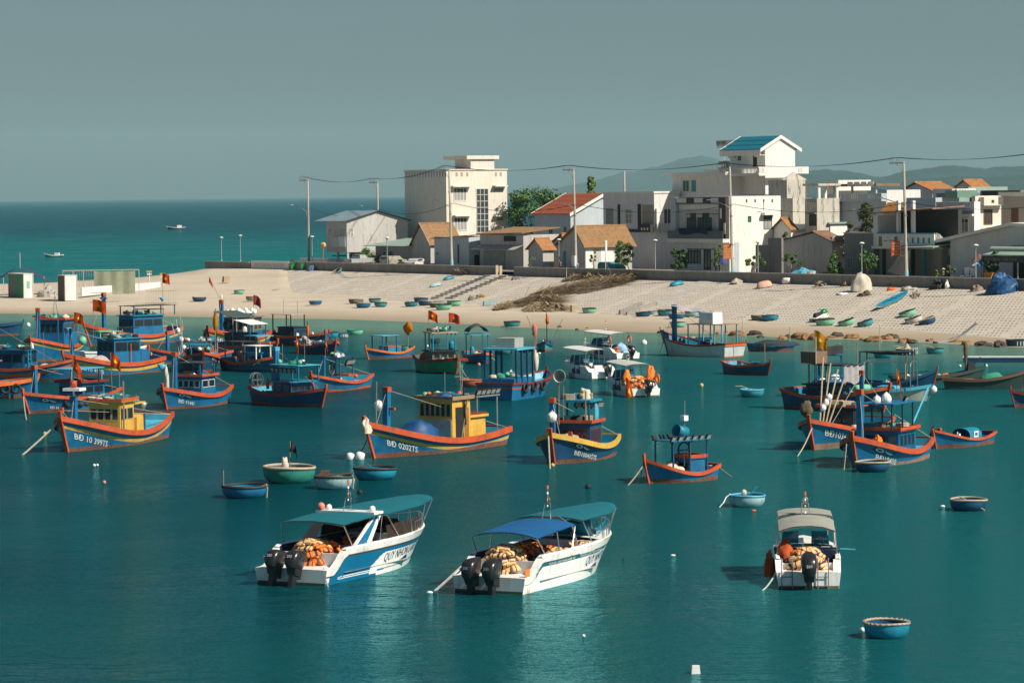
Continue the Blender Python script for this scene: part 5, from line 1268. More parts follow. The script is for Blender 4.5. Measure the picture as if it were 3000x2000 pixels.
# ---- twin-engine boat with blue flank
b = speedboat('white and blue speedboat with teal canopies, sloping arch and white QUY NHON LAND 06 panel', 'the blue-flanked speedboat', (948, 1716), 62.5, 10.4, 3.42, 1)
for y in (.48, -.42): outboard(b, y, '200', 1.12, .28)
bimini(b, b.SX(.155), b.SX(.45), 2.9, 2.2, 2.36, .10, tealc, nfr=2); bimini(b, b.SX(.47), b.SX(.99), 3.0, 2.33, 2.5, .10, tealc, nfr=4, tap=1.0)
for sd in (1, -1):                                       # raked radar arch
    mb = MB(); y = sd * (B_ := 1.36)
    mb.slab([(b.SX(.22), y, 1.06), (b.SX(.36), y, 1.12), (b.SX(.475), y - sd * .1, 2.36), (b.SX(.43), y - sd * .1, 2.36)], (0, -sd * .12, 0), 0)
    o = part(b, mb, 'arch_leg', white)
    part(b, MB().slab([(b.SX(.245), y + sd * .006, 1.16), (b.SX(.325), y + sd * .006, 1.16), (b.SX(.44), y - sd * .085, 2.26), (b.SX(.425), y - sd * .085, 2.26)], (0, sd * .006, 0)), 'arch_panel', sblue, o)
part(b, MB().box(b.SX(.40), b.SX(.47), -1.36, 1.36, 2.36, 2.46).blob((b.SX(.43), .9, 2.56), (.13, .13, .13), 1, .02, 10, 7).blob((b.SX(.43), -1.1, 2.56), (.13, .13, .13), 2, .02, 10, 7), 'arch_beam', white)
gear(b, 'float', 'salmon ball float on the arch of the blue-flanked speedboat', 'float', MB().blob((0, 0, 0), (.16, .16, .16), 1, .05, 12, 8), MT('salmon_float', (.6, .2, .12), .6), b.SX(.41), 1.15, 2.61)
lmast(b, b.SX(.43), 2.48, 3.55)
mb = MB()
for s0, s1 in ((.47, .6), (.6, .73), (.73, .86)):        # smoked side screens
    for sd in (1, -1):
        mb = MB(); p, q = b.hp(s0, b.zs(s0), sd), b.hp(s1, b.zs(s1), sd); t = Vector((0, -sd * .14, .03))
        mb.poly([p + t, q + t, q + t + Vector((0, -sd * .1, .52)), p + t + Vector((0, -sd * .1, .52))]); part(b, mb, 'side_screen', brown)
part(b, MB().poly([(b.SX(.70), -1.0, 1.3), (b.SX(.70), 1.0, 1.3), (b.SX(.66), .9, 1.95), (b.SX(.66), -.9, 1.95)]), 'windshield', brown)
mb = MB()
for sd in (1, -1): mb.tube([tuple(b.hp(.70 + .285 * k / 8, b.zs(.7 + .285 * k / 8), sd) + Vector((0, -sd * .1, .42))) for k in range(9)], .02, 5)
for k in range(9):
    for sd in (1, -1):
        s = .70 + .285 * k / 8; p = b.hp(s, b.zs(s), sd); mb.tube([tuple(p + Vector((0, -sd * .1, 0))), tuple(p + Vector((0, -sd * .1, .42)))], .018, 5)
part(b, mb, 'bow_rail', alu)
vs, fs_, w = textmesh('YAMAHA', .17, .01)
part(b, MB().add([b.hp(.215 + x / b.L, b.zs(.26) - .235 + y, -1, .012) for x, y in vs], fs_), 'builder_lettering', white)
jheap(b, b.SX(.17), .05, .55, 26, 'pale orange life jacket heaped behind the engines of the blue-flanked speedboat', 'life jackets on the blue-flanked speedboat', 3, .58)
R_ = random.Random(5)
for k in range(16): jacket('orange life jacket on the shaded seats of the blue-flanked speedboat', b.MW @ Vector((b.SX(.28 + .4 * R_.random()), R_.uniform(-1, 1), R_.uniform(.85, 1.15))), R_.uniform(0, 6), R_.uniform(-.8, .8), R_.uniform(-.8, .8), jack, 'life jackets on the seats of the blue-flanked speedboat', k)
mrope(b, (-b.L / 2 + .3, -1.3, .65), 962, 1722, rope, .03)
# ---- twin-engine white boat with blue aft canopy
b = speedboat('white speedboat with royal blue aft canopy, teal fore canopy and QUY NHON LAND lettering', 'the blue-canopied speedboat', (1528, 1741), 62.5, 10.2, 3.25, 2)
for y in (.5, -.38): outboard(b, y, '200', 1.1, .0)
bimini(b, b.SX(.13), b.SX(.45), 2.8, 1.98, 2.2, .18, bluec, nfr=3); bimini(b, b.SX(.50), b.SX(.985), 2.9, 2.3, 2.42, .13, tealc, nfr=4, tap=1.1)
part(b, MB().tube([(b.SX(.5), -1.25, 1.3), (b.SX(.49), -1.05, 2.1), (b.SX(.49), -.5, 2.42), (b.SX(.49), .5, 2.42), (b.SX(.49), 1.05, 2.1), (b.SX(.5), 1.25, 1.3)], .035, 6), 'roll_bar', alu)
lmast(b, b.SX(.49), 2.45, 3.5)
mb = MB()
for sd in (1, -1):
    mb.poly([(b.SX(.72), sd * .9, 1.3), (b.SX(.72), sd * .15, 1.32), (b.SX(.68), sd * .12, 2.0), (b.SX(.68), sd * .8, 1.95)])
part(b, mb, 'windshield', bglass)
mb = MB()
for sd in (1, -1):
    s_ = [.70 + .29 * k / 6 for k in range(7)]
    mb.tube([tuple(b.hp(s, b.zs(s), sd) + Vector((0, -sd * .1, .45))) for s in s_], .02, 5)
    for s in s_: mb.tube([tuple(b.hp(s, b.zs(s), sd) + Vector((0, -sd * .1, 0))), tuple(b.hp(s, b.zs(s), sd) + Vector((0, -sd * .1, .45)))], .018, 5)
part(b, mb, 'bow_rail', alu)
part(b, MB().poly([(b.SX(.76), .75, 1.42), (b.SX(.93), .35, 1.5), (b.SX(.93), .35, 1.95), (b.SX(.76), .75, 1.95)]).poly([(b.SX(.76), -.75, 1.42), (b.SX(.93), -.35, 1.5), (b.SX(.93), -.35, 1.95), (b.SX(.76), -.75, 1.95)]), 'bow_screen', bglass)
mb = MB()
for k in range(7):
    s = .20 + .09 * k; vs, fs_, w = textmesh(('TOUR DAO - LAN', 'QUY NHON LAND', 'TEL 0935')[k % 3], .085, .004)
    mb.add([b.hp(s + x / b.L, b.zs(s + x / b.L) - .39 + y, -1, .012) for x, y in vs], fs_)
part(b, mb, 'stripe_lettering', white)
jheap(b, b.SX(.165), .15, .55, 26, 'pale orange life jacket heaped behind the engines of the blue-canopied speedboat', 'life jackets on the blue-canopied speedboat', 8, .6)
for k in range(22): jacket('orange life jacket on the starboard benches of the blue-canopied speedboat', b.MW @ Vector((b.SX(.30 + .38 * R_.random()), -.95 + R_.uniform(-.3, .3) if k % 2 else R_.uniform(-.6, .9), R_.uniform(.95, 1.3))), R_.uniform(0, 6), R_.uniform(-.8, .8), R_.uniform(-.8, .8), jackp if k % 2 else jack, 'life jackets on the benches of the blue-canopied speedboat', k)
gear(b, 'towel', 'orange jacket hanging over the stern quarter of the blue-canopied speedboat', 'jacket', MB().grid(lambda u, v: (.28 * (u - .5) * (1.1 - .5 * v), -.05 * math.sin(8 * u), -.95 * v), 8, 8), jack, -b.L / 2 + .42, -1.42, .92)
mrope(b, (-b.L / 2 + .4, 1.35, .9), 1272, 1732, white, .05, .02)
# ---- single-engine boat, grey canopies
b = speedboat('white single-engine speedboat seen from astern under two grey canvas canopies', 'the grey-canopied speedboat', (2455, 1722.6), 86.5, 7.6, 2.55, 3, .95)
outboard(b, 0, '200', 1.15, -.12)
bimini(b, b.SX(.22), b.SX(.52), 2.15, 2.0, 2.2, .2, greyc, nfr=2); bimini(b, b.SX(.56), b.SX(.82), 2.1, 2.35, 2.35, .12, greyc, nfr=2, lip=.08)
lmast(b, b.SX(.53), 2.35, 3.15)
for sd in (1, -1): part(b, MB().poly([(b.SX(.63), sd * .98, 1.05), (b.SX(.63), sd * .25, 1.08), (b.SX(.59), sd * .25, 1.72), (b.SX(.59), sd * .85, 1.70)]), 'windshield', bglass)
part(b, MB().torus((b.SX(.56), -.5, 1.3), .2, .022, 'x', 14, 6), 'steering_wheel', black)
for y0 in (.62, -.74):
    part(b, MB().tube([(-3.86, y0, -.35), (-3.86, y0, .62), (-3.7, y0, 1.15)], .022, 5).tube([(-3.86, y0 + .4, -.35), (-3.86, y0 + .4, .62), (-3.7, y0 + .4, 1.15)], .022, 5).tube([(-3.86, y0, .1), (-3.86, y0 + .4, .1)], .02, 5).tube([(-3.86, y0, .45), (-3.86, y0 + .4, .45)], .02, 5), 'boarding_ladder', greym)
heap(b, 'bag_heap', 'dark orange sacking piled on the port side of the grey-canopied speedboat', -1.6, .75, .5, .55, .42, 1.05, MT('burnt_orange_cloth', (.42, .07, .015), .85, .3, 2.5, bump=.6), 3, .3, cat='sacking')
jheap(b, -2.6, .05, .5, 22, 'pale orange life jacket heaped behind the engine of the grey-canopied speedboat', 'life jackets on the grey-canopied speedboat', 12, .5)
heap(b, 'bag_heap', 'dark orange sack hung outside the port rail of the grey-canopied speedboat', -1.2, 1.42, .15, .22, .2, .95, MT('burnt_orange_cloth', (.42, .07, .015)), 6, .35, cat='sacking')
part(b, MB().tube([(1.6, -1.4, .9), (1.75, -2.0, .85)], .04, 6), 'oar', teal); mrope(b, (-3.5, 1.2, .6), 2195, 1738, MT('pale_green_rope', (.4, .5, .42), .9, .2, 5), .035, .5)
part(b, MB().box(.2, .7, -.95, -.2, .42, .75).box(.12, .2, -.95, -.2, .42, 1.1), 'cream_seat', cream)
# ---- three white canopy boats farther out
def wboat(label, short, corner, hd, L, B, orange_n, seed, roofm=whitec):
    b = speedboat(label, short, corner, hd, L, B, 4, .95)
    outboard(b, -.1, '200', 1.05, -.05 if seed != 2 else .3)
    w = B * .86; g = MB()
    def fn(u, v): return (b.SX(.16) + L * .62 * u, (v - .5) * w, 2.25 + .12 * u + .12 * (1 - abs(2 * v - 1) ** 3))
    g.grid(fn, 6, 10); g.grid(lambda u, v: tuple(Vector(fn(u, 1 - v)) - Vector((0, 0, .06))), 6, 10)
    o = part(b, g, 'hardtop', roofm)
    for i in range(5):
        for sd in (1, -1):
            x = b.SX(.18 + .145 * i); s = .18 + .145 * i; p = b.hp(s, b.zs(s), 1)
            part(b, MB().tube([(x, sd * (p.y - .1), p.z), (x, sd * (w / 2 - .05), 2.28 + .02 * i)], .022, 5), 'roof_post', alu)
    lmast(b, b.SX(.5), 2.4, 3.3)
    part(b, MB().poly([(b.SX(.66), -.9, 1.2), (b.SX(.66), .9, 1.2), (b.SX(.62), .8, 1.8), (b.SX(.62), -.8, 1.8)]), 'windshield', bglass)
    return b
b = wboat('white hardtop speedboat farthest out of the three, orange rings hung at its stern', 'the farthest hardtop boat', (1871, 1052), 117, 8.2, 2.5, 0, 1)
for y in (1.05, -1.05): gear(b, 'life_ring', 'faded pink life ring hung at the stern of the farthest hardtop boat', 'life ring', MB().torus((0, 0, 0), .3, .08, 'y', 16, 8), MT('faded_pink', (.55, .2, .16), .7), b.SX(.2), y, 1.75, 0, 'life rings on the farthest hardtop boat')
heap(b, 'cloth_heap', 'light blue cloth piled behind the engine of the farthest hardtop boat', -3.0, 0, .6, .5, .6, .8, MT('sky_blue_cloth', (.25, .45, .6), .85, .2, 3), 3, .35, cat='cloth'); jheap(b, -3.0, .6, .5, 4, 'orange life jacket at the stern of the farthest hardtop boat', 'life jackets on the farthest hardtop boat', 4, .3, (jack,))
b = wboat('white hardtop speedboat with tilted outboard and teal windshield, middle of the three', 'the middle hardtop boat', (1808, 1110), 113, 7.6, 2.5, 0, 2)
heap(b, 'cloth_heap', 'dark netting piled in the cockpit of the middle hardtop boat', -1.2, .5, .5, .6, .5, .6, black, 5, .3, cat='netting'); part(b, MB().box(-2.9, -2.6, -.2, .5, .6, 1.1), 'stern_seat', white)
b = wboat('white hardtop speedboat crowded with orange life jackets and a red star flag', 'the orange-laden hardtop boat', (1930, 1161), 108, 7.2, 2.45, 9, 3, MT('grey_white_hardtop', (.48, .48, .45), .6, .1, 1))
jheap(b, -2.4, .1, .55, 20, 'bright orange life jacket heaped at the stern of the orange-laden hardtop boat', 'life jackets on the orange-laden hardtop boat', 7, .5, (jack, jack, jackp))
heap(b, 'bag_heap', 'tall orange bundle beside the port post of the orange-laden hardtop boat', -2.2, .95, .8, .3, .35, 1.1, jack, 4, .3, cat='bundle'); heap(b, 'bag_heap', 'hanging orange bundle on the starboard post of the orange-laden hardtop boat', -2.5, -.85, 1.1, .3, .38, 1.0, jack, 8, .4, cat='bundle')
gear(b, 'life_ring', 'long orange life ring on the stern post of the orange-laden hardtop boat', 'life ring', MB().torus((0, 0, 0), .3, .07, 'y', 16, 8), jack, -3.0, -1.2, 1.3)
flag(b, -3.45, 1.2, .8, 1.5, .9, 1.5, seed=3, droop=.9, wind=-.2, dx=-.1, dy=.3)
# ================================================================ round basket boats
basketc = {'navy': dblue, 'blue': blue, 'bright': tblue, 'teal': teal, 'mint': mint, 'green': MT('sea_green_paint', (.02, .20, .15), .6, .35, 2.2, (.15, .12, .07), .66), 'pale': MT('pale_teal_paint', (.27, .43, .45), .6, .25, 2.2), 'lblue': lblue, 'straw': MT('straw_weave', (.30, .22, .13), .9, .3, 5), 'brown': MT('brown_weave', (.12, .09, .07), .9, .3, 5), 'grey': MT('grey_weave', (.12, .12, .12), .9, .3, 5), 'red': MT('terracotta_paint', (.34, .085, .045), .65, .3, 2), 'yellow': yellow, 'white': MT('dirty_white_paint', (.5, .48, .42), .7, .2, 2)}
rimw = MT('pale_bamboo_rim', (.36, .31, .23), .8, .3, 5); rimd = MT('dark_bamboo_rim', (.03, .035, .035), .7, .3, 5)
def basket(label, px0, px1, py, col, z=0.0, h=.36, rim='d', inside=None, tilt=0.0, az=0.0, items='', flip=False, group='round basket boats on the beach', cx=None, ell=1.0):
    """py: row of the lowest visible point of the hull; z: ground height or a function"""
    px = (px0 + px1) / 2
    p = z(px, py) if callable(z) else P(px, py, z)
    D = (px1 - px0) * mpp(p); R = D / 2; H = D * h * .78
    f = Vector((p.x, p.y, 0)).normalized()
    c = p + f * (R * .72)
    if callable(z): c = p + f * (R * .5)
    o = thing('basket_boat', label, 'basket boat', (c.x, c.y, p.z if not callable(z) else c.z), 0, group)
    o.rotation_euler = Matrix.Rotation(az, 3, 'Z').to_euler() if not tilt else (Matrix.Rotation(az, 3, 'Z') @ Matrix.Rotation(tilt, 3, 'Y')).to_euler()
    sub = -.12 * H if not callable(z) and z == 0.0 else 0
    prof = [(0, sub), (R * .68, sub), (R * .84, H * .12), (R * .94, H * .38), (R * .98, H * .7), (R * .97, H)]
    if flip: prof = [(r, H - zz) for r, zz in prof[::-1]][::-1]
    hull = MB().lathe(prof, 28, sq=ell).build('hull', basketc[col], o)
    if not flip:
        MB().lathe([(R * .93, H), (R * .93, H * .65), (R * .86, H * .3), (R * .7, H * .14), (0, H * .1)], 26, sq=ell).build('inside', basketc[inside or col], o)
    zr = 0 if flip else H
    rm = {'d': rimd, 'w': rimw}.get(rim) or basketc[rim]
    g = MB(); tr_ = .045 * max(.7, D / 1.7)
    g.grid(lambda u, v: ((R * .965 + tr_ * math.cos(2 * PI * v)) * math.cos(2 * PI * u), ell * (R * .965 + tr_ * math.cos(2 * PI * v)) * math.sin(2 * PI * u), zr + tr_ * 1.2 * math.sin(2 * PI * v) + .02 * math.sin(4 * PI * u + px)), 30, 7)
    if 'l' in items:
        for k in range(26):
            a = 2 * PI * k / 26; g.box(R * .90, R * 1.03, -.03, .03, zr - .05, zr + .07) if False else g.tube([((R * .9) * math.cos(a), R * .9 * math.sin(a), zr), ((R * 1.02) * math.cos(a), R * 1.02 * math.sin(a), zr + .05)], .035, 4)
    g.build('rim', rm, o)
    if 'b' in items: MB().box(-R * .9, R * .9, -.1, .1, H * .72, H * .78).build('thwart', lwood, o)
    if 'r' in items:
        a = -1.2
        MB().tube([(R * math.cos(a) * k, R * math.sin(a) * k, zz) for k, zz in ((.95, H + .03), (1.03, H * .8), (1.0, H * .4), (.98, -.05))], .035, 5).tube([(R * .7 * math.cos(a), R * .7 * math.sin(a), H * .9), (R * math.cos(a), R * math.sin(a), H + .07)], .05, 5).build('rope', rope, o)
    if 'v' in items:
        for k in range(10):
            a = -PI + PI * k / 9
            MB().box(R * .955, R * .985, -.025, .025, H * .15, H * .95).build('strap', wpaint, o).rotation_euler = (0, 0, a)
    W = o.location
    if 'o' in items:
        q = MB().tube([(0, 0, 0), (-R * 1.2, .1, .42)], .03, 5).box(-R * 1.25 - .35, -R * 1.2, .03, .17, .38, .42)
        tag(q.build('oar', lwood, loc=(W.x + R * .3, W.y - R * .1, W.z + H * .75)), 'oar of ' + label, 'oar')
    return o, R, H
G2 = 'round basket boats afloat'
def beach(px, py):
    """ground height under a picture point on the beach or the embankment"""
    if px > 735:
        yb = interp(bd_y, px); ya = interp(ba_y, px)
        if py <= yb: return revet(px, py)
    yb = interp(bd_y, px); yw = interp(wl_y, px)
    if py <= yb:
        yc = interp(cr_y, px) if px < 860 else yb - 60; q = max(0, min(1, (yb - py) / (yb - yc)))
        zz = bz(px) + q * (interp(cr_z, px) - bz(px)) if px < 860 else bz(px)
    else: q = max(0, min(1, (yw - py) / (yw - yb))); zz = bz(px) * q ** .8
    return P(px, py, zz)
TLT = math.atan(SL)
for args in [
    ('bluish navy basket boat alone on the sand beside the wire frame', 563, 605, 882, 'navy', 'w'),
    ('small mint green basket boat high on the sand below the white wall', 685, 717, 861, 'mint', 'd'),
    ('straw-coloured basket boat with a thin stick on the open sand', 720, 758, 881, 'straw', 'd'),
    ('white-rimmed blue basket boat alone on the sand left of the boat row', 905, 944, 892, 'blue', 'w'),
    ('dark grey basket boat behind the white-rimmed blue one in the beached row', 1021, 1066, 889, 'grey', 'w'),
    ('turquoise basket boat at the back of the beached row', 1080, 1116, 886, 'teal', 'd'),
    ('blue basket boat with pale slatted rim and oar, front of the beached row', 1043, 1087, 901, 'blue', 'w'),
    ('teal basket boat at the end of the beached row', 1096, 1135, 898, 'teal', 'd'),
    ('navy basket boat leaning at the back of the cluster below the stairs', 1212, 1255, 884, 'navy', 'w'),
    ('bright blue basket boat at the seaward end of the cluster below the stairs', 1185, 1225, 897, 'bright', 'd'),
    ('slate blue basket boat in the middle of the cluster below the stairs', 1224, 1267, 894, 'navy', 'w'),
    ('dark brown basket boat in the cluster below the stairs', 1257, 1301, 900, 'brown', 'w'),
    ('mint basket boat behind the other mint one below the stairs', 1309, 1351, 896, 'mint', 'd'),
    ('mint basket boat in front of the cluster below the stairs', 1274, 1323, 907, 'mint', 'd'),
    ('mint basket boat beside the wooden crate under the frond heaps', 1705, 1747, 917, 'mint', 'd'),
    ('pale blue basket boat hidden behind the navy one by the drain chute', 1898, 1926, 920, 'pale', 'd'),
    ('navy basket boat at the foot of the drain chute', 1862, 1906, 928, 'navy', 'd'),
    ('large turquoise basket boat next to the drain chute', 1926, 1981, 925, 'teal', 'd'),
    ('pale teal basket boat partly behind the lilac awning', 2005, 2050, 927, 'pale', 'd'),
    ('vivid blue basket boat at the end of the row behind the lilac awning', 2046, 2092, 928, 'bright', 'd'),
    ('wide blue basket boat with pale rim before the lilac awning', 1957, 2007, 933, 'blue', 'w'),
    ('mint basket boat alone low on the wet sand', 1963, 2008, 959, 'mint', 'd'),
    ('grey-brown basket boat half behind a blue one at the slope foot', 2199, 2247, 938, 'grey', 'w'),
    ('bright blue basket boat leaning on the grey-brown one at the slope foot', 2231, 2281, 940, 'bright', 'd'),
    ('navy basket boat with vertical straps at the water edge by the photo side', 2946, 3006, 1014, 'navy', 'd'),
]:
    lb, x0, x1, y, c, r = args
    R_ = random.Random(int(x0))
    it = 'b' if x0 in (1043, 1309) else ''
    if x0 in (1043, 1185, 1212, 1096, 1926): it += 'o'
    if x0 == 2946: it += 'v'
    basket(lb, x0, x1, y, c, beach, .37 if c != 'mint' else .42, r, 'blue' if c == 'blue' else None, R_.uniform(-.07, .07) + (.09 if x0 > 2200 and x0 < 2300 else 0), R_.uniform(0, 6), it)
for lb, x0, x1, y, c, r, ins, tl in [
    ('mint basket boat beside the jet ski, standing level', 2389, 2447, 954, 'mint', 'd', 'teal', -.05),
    ('mint basket boat with blue inside tipped to show its interior', 2458, 2508, 954, 'mint', 'd', 'bright', -.3),
    ('dull teal basket boat tipped on the slope with netting inside', 2514, 2562, 956, 'teal', 'd', 'grey', -.3),
    ('mint basket boat with blue interior, highest of the tipped trio', 2636, 2688, 928, 'mint', 'd', 'bright', -.3),
    ('off-white basket boat in the middle of the tipped trio', 2654, 2706, 947, 'white', 'd', 'teal', -.3),
    ('navy basket boat with thick pale rim, lowest of the tipped trio', 2694, 2746, 950, 'navy', 'w', 'grey', -.32)]:
    basket(lb, x0, x1, y, c, beach, .42, r, ins, tl, AZ + PI / 2 - .5 + (.1 if x0 % 2 else -.1), 'o' if x0 in (2654,) else '')
# overturned or leaning ones on the embankment
def bowl(label, x0, x1, y, mat, name='overturned_boat', H=.55, ell=.55, az=None):
    p = revet((x0 + x1) / 2, y); L = (x1 - x0) * mpp(p)
    o = thing(name, label, 'overturned boat', p, az if az is not None else AZ + .9, 'overturned boats on the embankment')
    o.rotation_euler = (0, -TLT, AZ + PI / 2) if az is None else (0, -TLT * .6, az)
    R = L * .58
    MB().lathe([(R, 0.02), (R * .98, H * .35), (R * .86, H * .72), (R * .6, H * .96), (0, H)], 26, sq=ell).build('hull', mat, o)
    MB().grid(lambda u, v: ((R + .05 * math.cos(2 * PI * v)) * math.cos(2 * PI * u), ell * (R + .05 * math.cos(2 * PI * v)) * math.sin(2 * PI * u), .06 + .05 * math.sin(2 * PI * v)), 26, 6).build('rim', rimd, o)
    return o
bowl('vivid blue overturned boat high on the slope under the long wall', 1962, 2003, 836, tblue)
bowl('blue overturned boat beside the pile of sticks by the stairs', 1298, 1331, 819, tblue, H=.45, ell=.42)
bowl('pale blue overturned boat lying lower down the slope from the stick pile', 1259, 1294, 839, basketc['pale'], H=.5, ell=.42)
bowl('peach tarp-covered upturned boat on a low stand under the wall', 2217, 2263, 842, MT('peach_tarp', (.55, .33, .24), .8, .2, 2), H=.8, ell=.6)
bowl('straw-coloured overturned basket on the sand at the slope foot', 787, 824, 859, basketc['straw'], H=.55, ell=.8)
o, R, H = basket('blue basket boat leaning up against the sea wall near the bins', 974, 1007, 801, 'bright', beach, .34, 'w', 'grey', -.62, AZ + PI / 2)
# afloat
for lb, x0, x1, y, c, r, ins, it, h in [
    ('teal basket boat afloat at the shoreline below the frond heaps', 1475, 1525, 957, 'teal', 'd', None, '', .36),
    ('bright green basket boat afloat near the lilac-canopy boat', 1016, 1064, 981, 'mint', 'green', 'mint', '', .38),
    ('plain blue basket boat tied beside the rag-draped boat', 953, 993, 990, 'bright', 'd', None, '', .5),
    ('blue basket boat with white stripes next to the bright green one', 990, 1020, 989, 'bright', 'd', None, 'v', .5),
    ('terracotta red basket boat with a long oar, afloat alone', 1344, 1412, 1133, 'red', 'red', None, 'o', .36),
    ('sea green basket boat behind the dark-umbrella boat', 1451, 1502, 1038, 'green', 'd', None, 'o', .36),
    ('small dark basket boat behind the green boat', 1261, 1290, 1006, 'navy', 'd', None, '', .55),
    ('blue basket boat with white letters floating alone near the yellow buoy', 2167, 2239, 1163, 'teal', 'lblue', None, 'o', .36),
    ('navy basket boat with white straps and a straw cone, near the rocks', 2625, 2690, 1040, 'navy', 'w', None, 'vo', .36),
    ('pale-sided teal basket boat near the rocks', 2714, 2766, 1037, 'teal', 'd', None, 'o', .38),
    ('blue basket boat with a tall thin pole, nearest the hoop boats', 2559, 2615, 1049, 'bright', 'd', None, '', .38),
    ('dark blue basket boat with pale lashed rim in the lower corner', 2529, 2666, 1871, 'bright', 'w', 'navy', 'l', .40),
    ('navy basket boat with pale rim and an oar across it', 2782, 2893, 1497, 'navy', 'w', 'navy', '', .36),
    ('pale turquoise basket boat with white mooring line and paddle', 2134, 2243, 1485, 'pale', 'lblue', 'teal', '', .37),
    ('blue basket boat with rusty bottom and upright stick', 649, 787, 1460, 'blue', 'd', 'bright', 'rb', .31),
    ('large green basket boat flying a black flag', 768, 925, 1416, 'green', 'w', 'grey', 'r', .36),
    ('pale blue basket boat carrying a small engine', 919, 1042, 1433, 'pale', 'd', 'mint', 'r', .36),
    ('deep blue basket boat roped to the pale engine one', 1034, 1163, 1406, 'bright', 'd', 'bright', 'b', .32),
    ('navy basket boat with grey rim moored against the red-roofed boat', 2504, 2609, 1383, 'navy', 'w', 'navy', '', .34),
    ('yellow basket boat behind the turquoise awning boat', 409, 467, 955, 'yellow', 'd', 'brown', 'o', .40),
    ('mint basket boat beyond the black-tarp boat', 2222, 2278, 1017, 'mint', 'd', 'mint', '', .36)]:
    o, R, H = basket(lb, x0, x1, y, c, 0.0, h, r, ins, random.Random(int(x0)).uniform(-.03, .03), random.Random(int(x1)).uniform(0, 3), it, group=G2)
    W = o.location
    def at(name, label, cat, mb, mat, dx, dy, dz): return tag(mb.build(name, mat, loc=(W.x + dx, W.y + dy, W.z + dz)), label, cat)
    if x0 == 768:
        fp = thing('flag_staff', 'black flag on a staff standing in the large green basket boat', 'flag', (W.x + .05, W.y - .1, W.z + .3))
        MB().tube([(0, 0, 0), (.05, 0, 1.85)], .03, 5).build('staff', wood, fp); m_ = flagmesh(.62, .5, -.2, 4, .9, False); m_.v = [(v[0] + .05, v[1], v[2] + 1.85) for v in m_.v]; m_.build('flag', fblack, fp)
        at('net_bundle', 'pale net bundle tied to the black flag staff', 'net', MB().blob((0, 0, 0), (.2, .2, .45), 4, .5, 12, 9), tarpw, -.2, -.1, .85)
        at('crate', 'wire crate inside the large green basket boat', 'crate', MB().box(-.3, .3, -.25, .25, 0, .3), greym, -.35, .2, .3)
    if x0 == 919:
        at('engine', 'rusty engine on the rim of the pale blue basket boat', 'engine', MB().box(-.25, .2, -.2, .2, 0, .38, tx=.04).box(-.15, .3, -.14, .14, .381, .5).tube([(.2, 0, .2), (1.5, .1, .35)], .03, 5), MT('rusty_engine', (.14, .07, .045), .8, .4, 5), -.55, -.05, .42)
        at('net_heap', 'mint green net heap inside the pale blue basket boat', 'net', MB().blob((0, 0, 0), (.42, .35, .28), 3, .2, 14, 8, dome=True), mint, .25, .1, .32)
    if x0 == 649:
        at('stick', 'upright stick in the blue basket boat with rusty bottom', 'stick', MB().tube([(0, 0, 0), (.0, 0, 1.0)], .03, 5), wood, -R * .92, .1, .35)
        MB().lathe([(R * .63, -.12 * H), (R * .805, H * .13), (R * .86, H * .2)], 28).build('rust_band', bottom, o)
    if x0 == 2782: at('oar', 'pale oar lying across the navy basket boat with pale rim', 'oar', MB().tube([(-.3, .3, .62), (.75, -.75, .05)], .03, 5), lwood, -.1, 0, 0)
    if x0 == 2134:
        at('paddle', 'blue paddle sticking up from the pale turquoise basket boat', 'paddle', MB().tube([(0, 0, 0), (.38, .1, .38)], .03, 5).box(.3, .5, .08, .12, .36, .42), tblue, .1, 0, .5)
        at('rag', 'small white rag bundle in the pale turquoise basket boat', 'rag', MB().blob((0, 0, 0), (.14, .14, .16), 3, .4, 10, 7), tarpw, -.15, -.1, .62)
        at('mooring_rope', 'white line from the pale turquoise basket boat into the water', 'rope', MB().tube([(-.78, -.1, .6), (-1.0, -.2, .45), (-1.15, -.4, .2), (-1.35, -.5, 0)], .025, 5), white, 0, 0, 0)
    if x0 == 1034: at('oar', 'blue oar resting over the deep blue basket boat', 'oar', MB().tube([(-.55, .25, .85), (.0, -.1, .5)], .035, 5), tblue, 0, 0, 0)
    if x0 == 2625: at('cone_hat', 'straw cone cover standing in the navy strapped basket boat', 'cone', MB().lathe([(.38, 0), (.2, .3), (.02, .55)], 14), lwood, 0, 0, .5)
    if x0 == 2559: at('pole', 'tall thin pole standing in the blue basket boat near the hoop boats', 'pole', MB().tube([(0, 0, 0), (0, 0, 2.6)], .03, 5), lwood, -.3, 0, .3)
# ================================================================ buoys and floats on the water
def buoy(label, px, py, w, mat, kind='ball', group='buoys on the water'):
    p = P(px, py, 0); r = w * mpp(p) / 2; mb = MB()
    if kind == 'ball': mb.blob((0, 0, r * .5), (r, r, r), int(px), .06, 14, 9).tube([(0, 0, r * 1.3), (0, 0, r * 1.7)], r * .15, 5)
    elif kind == 'drum': mb.lathe([(0, -r * .3), (r, -r * .3), (r * 1.05, r * .6), (r, r * 1.6), (r * .4, r * 1.75), (0, r * 1.75)], 14)
    elif kind == 'box': mb.box(-r, r, -r, r, -r * .4, r * 1.7, tx=.03, ty=.03)
    elif kind == 'flat': mb.blob((0, 0, r * .1), (r, r * .8, r * .45), int(px), .2, 12, 7)
    o = mb.build('buoy', mat, loc=p + Vector((0, r * .5, 0))); tag(o, label, 'buoy', group)
    if kind == 'drum': o.rotation_euler = (.35, .3, 0)
    return o
pinkm, ybu = MT('faded_pink_float', (.55, .22, .17), .6, .2, 3), MT('tan_yellow_float', (.5, .34, .12), .6, .2, 3)
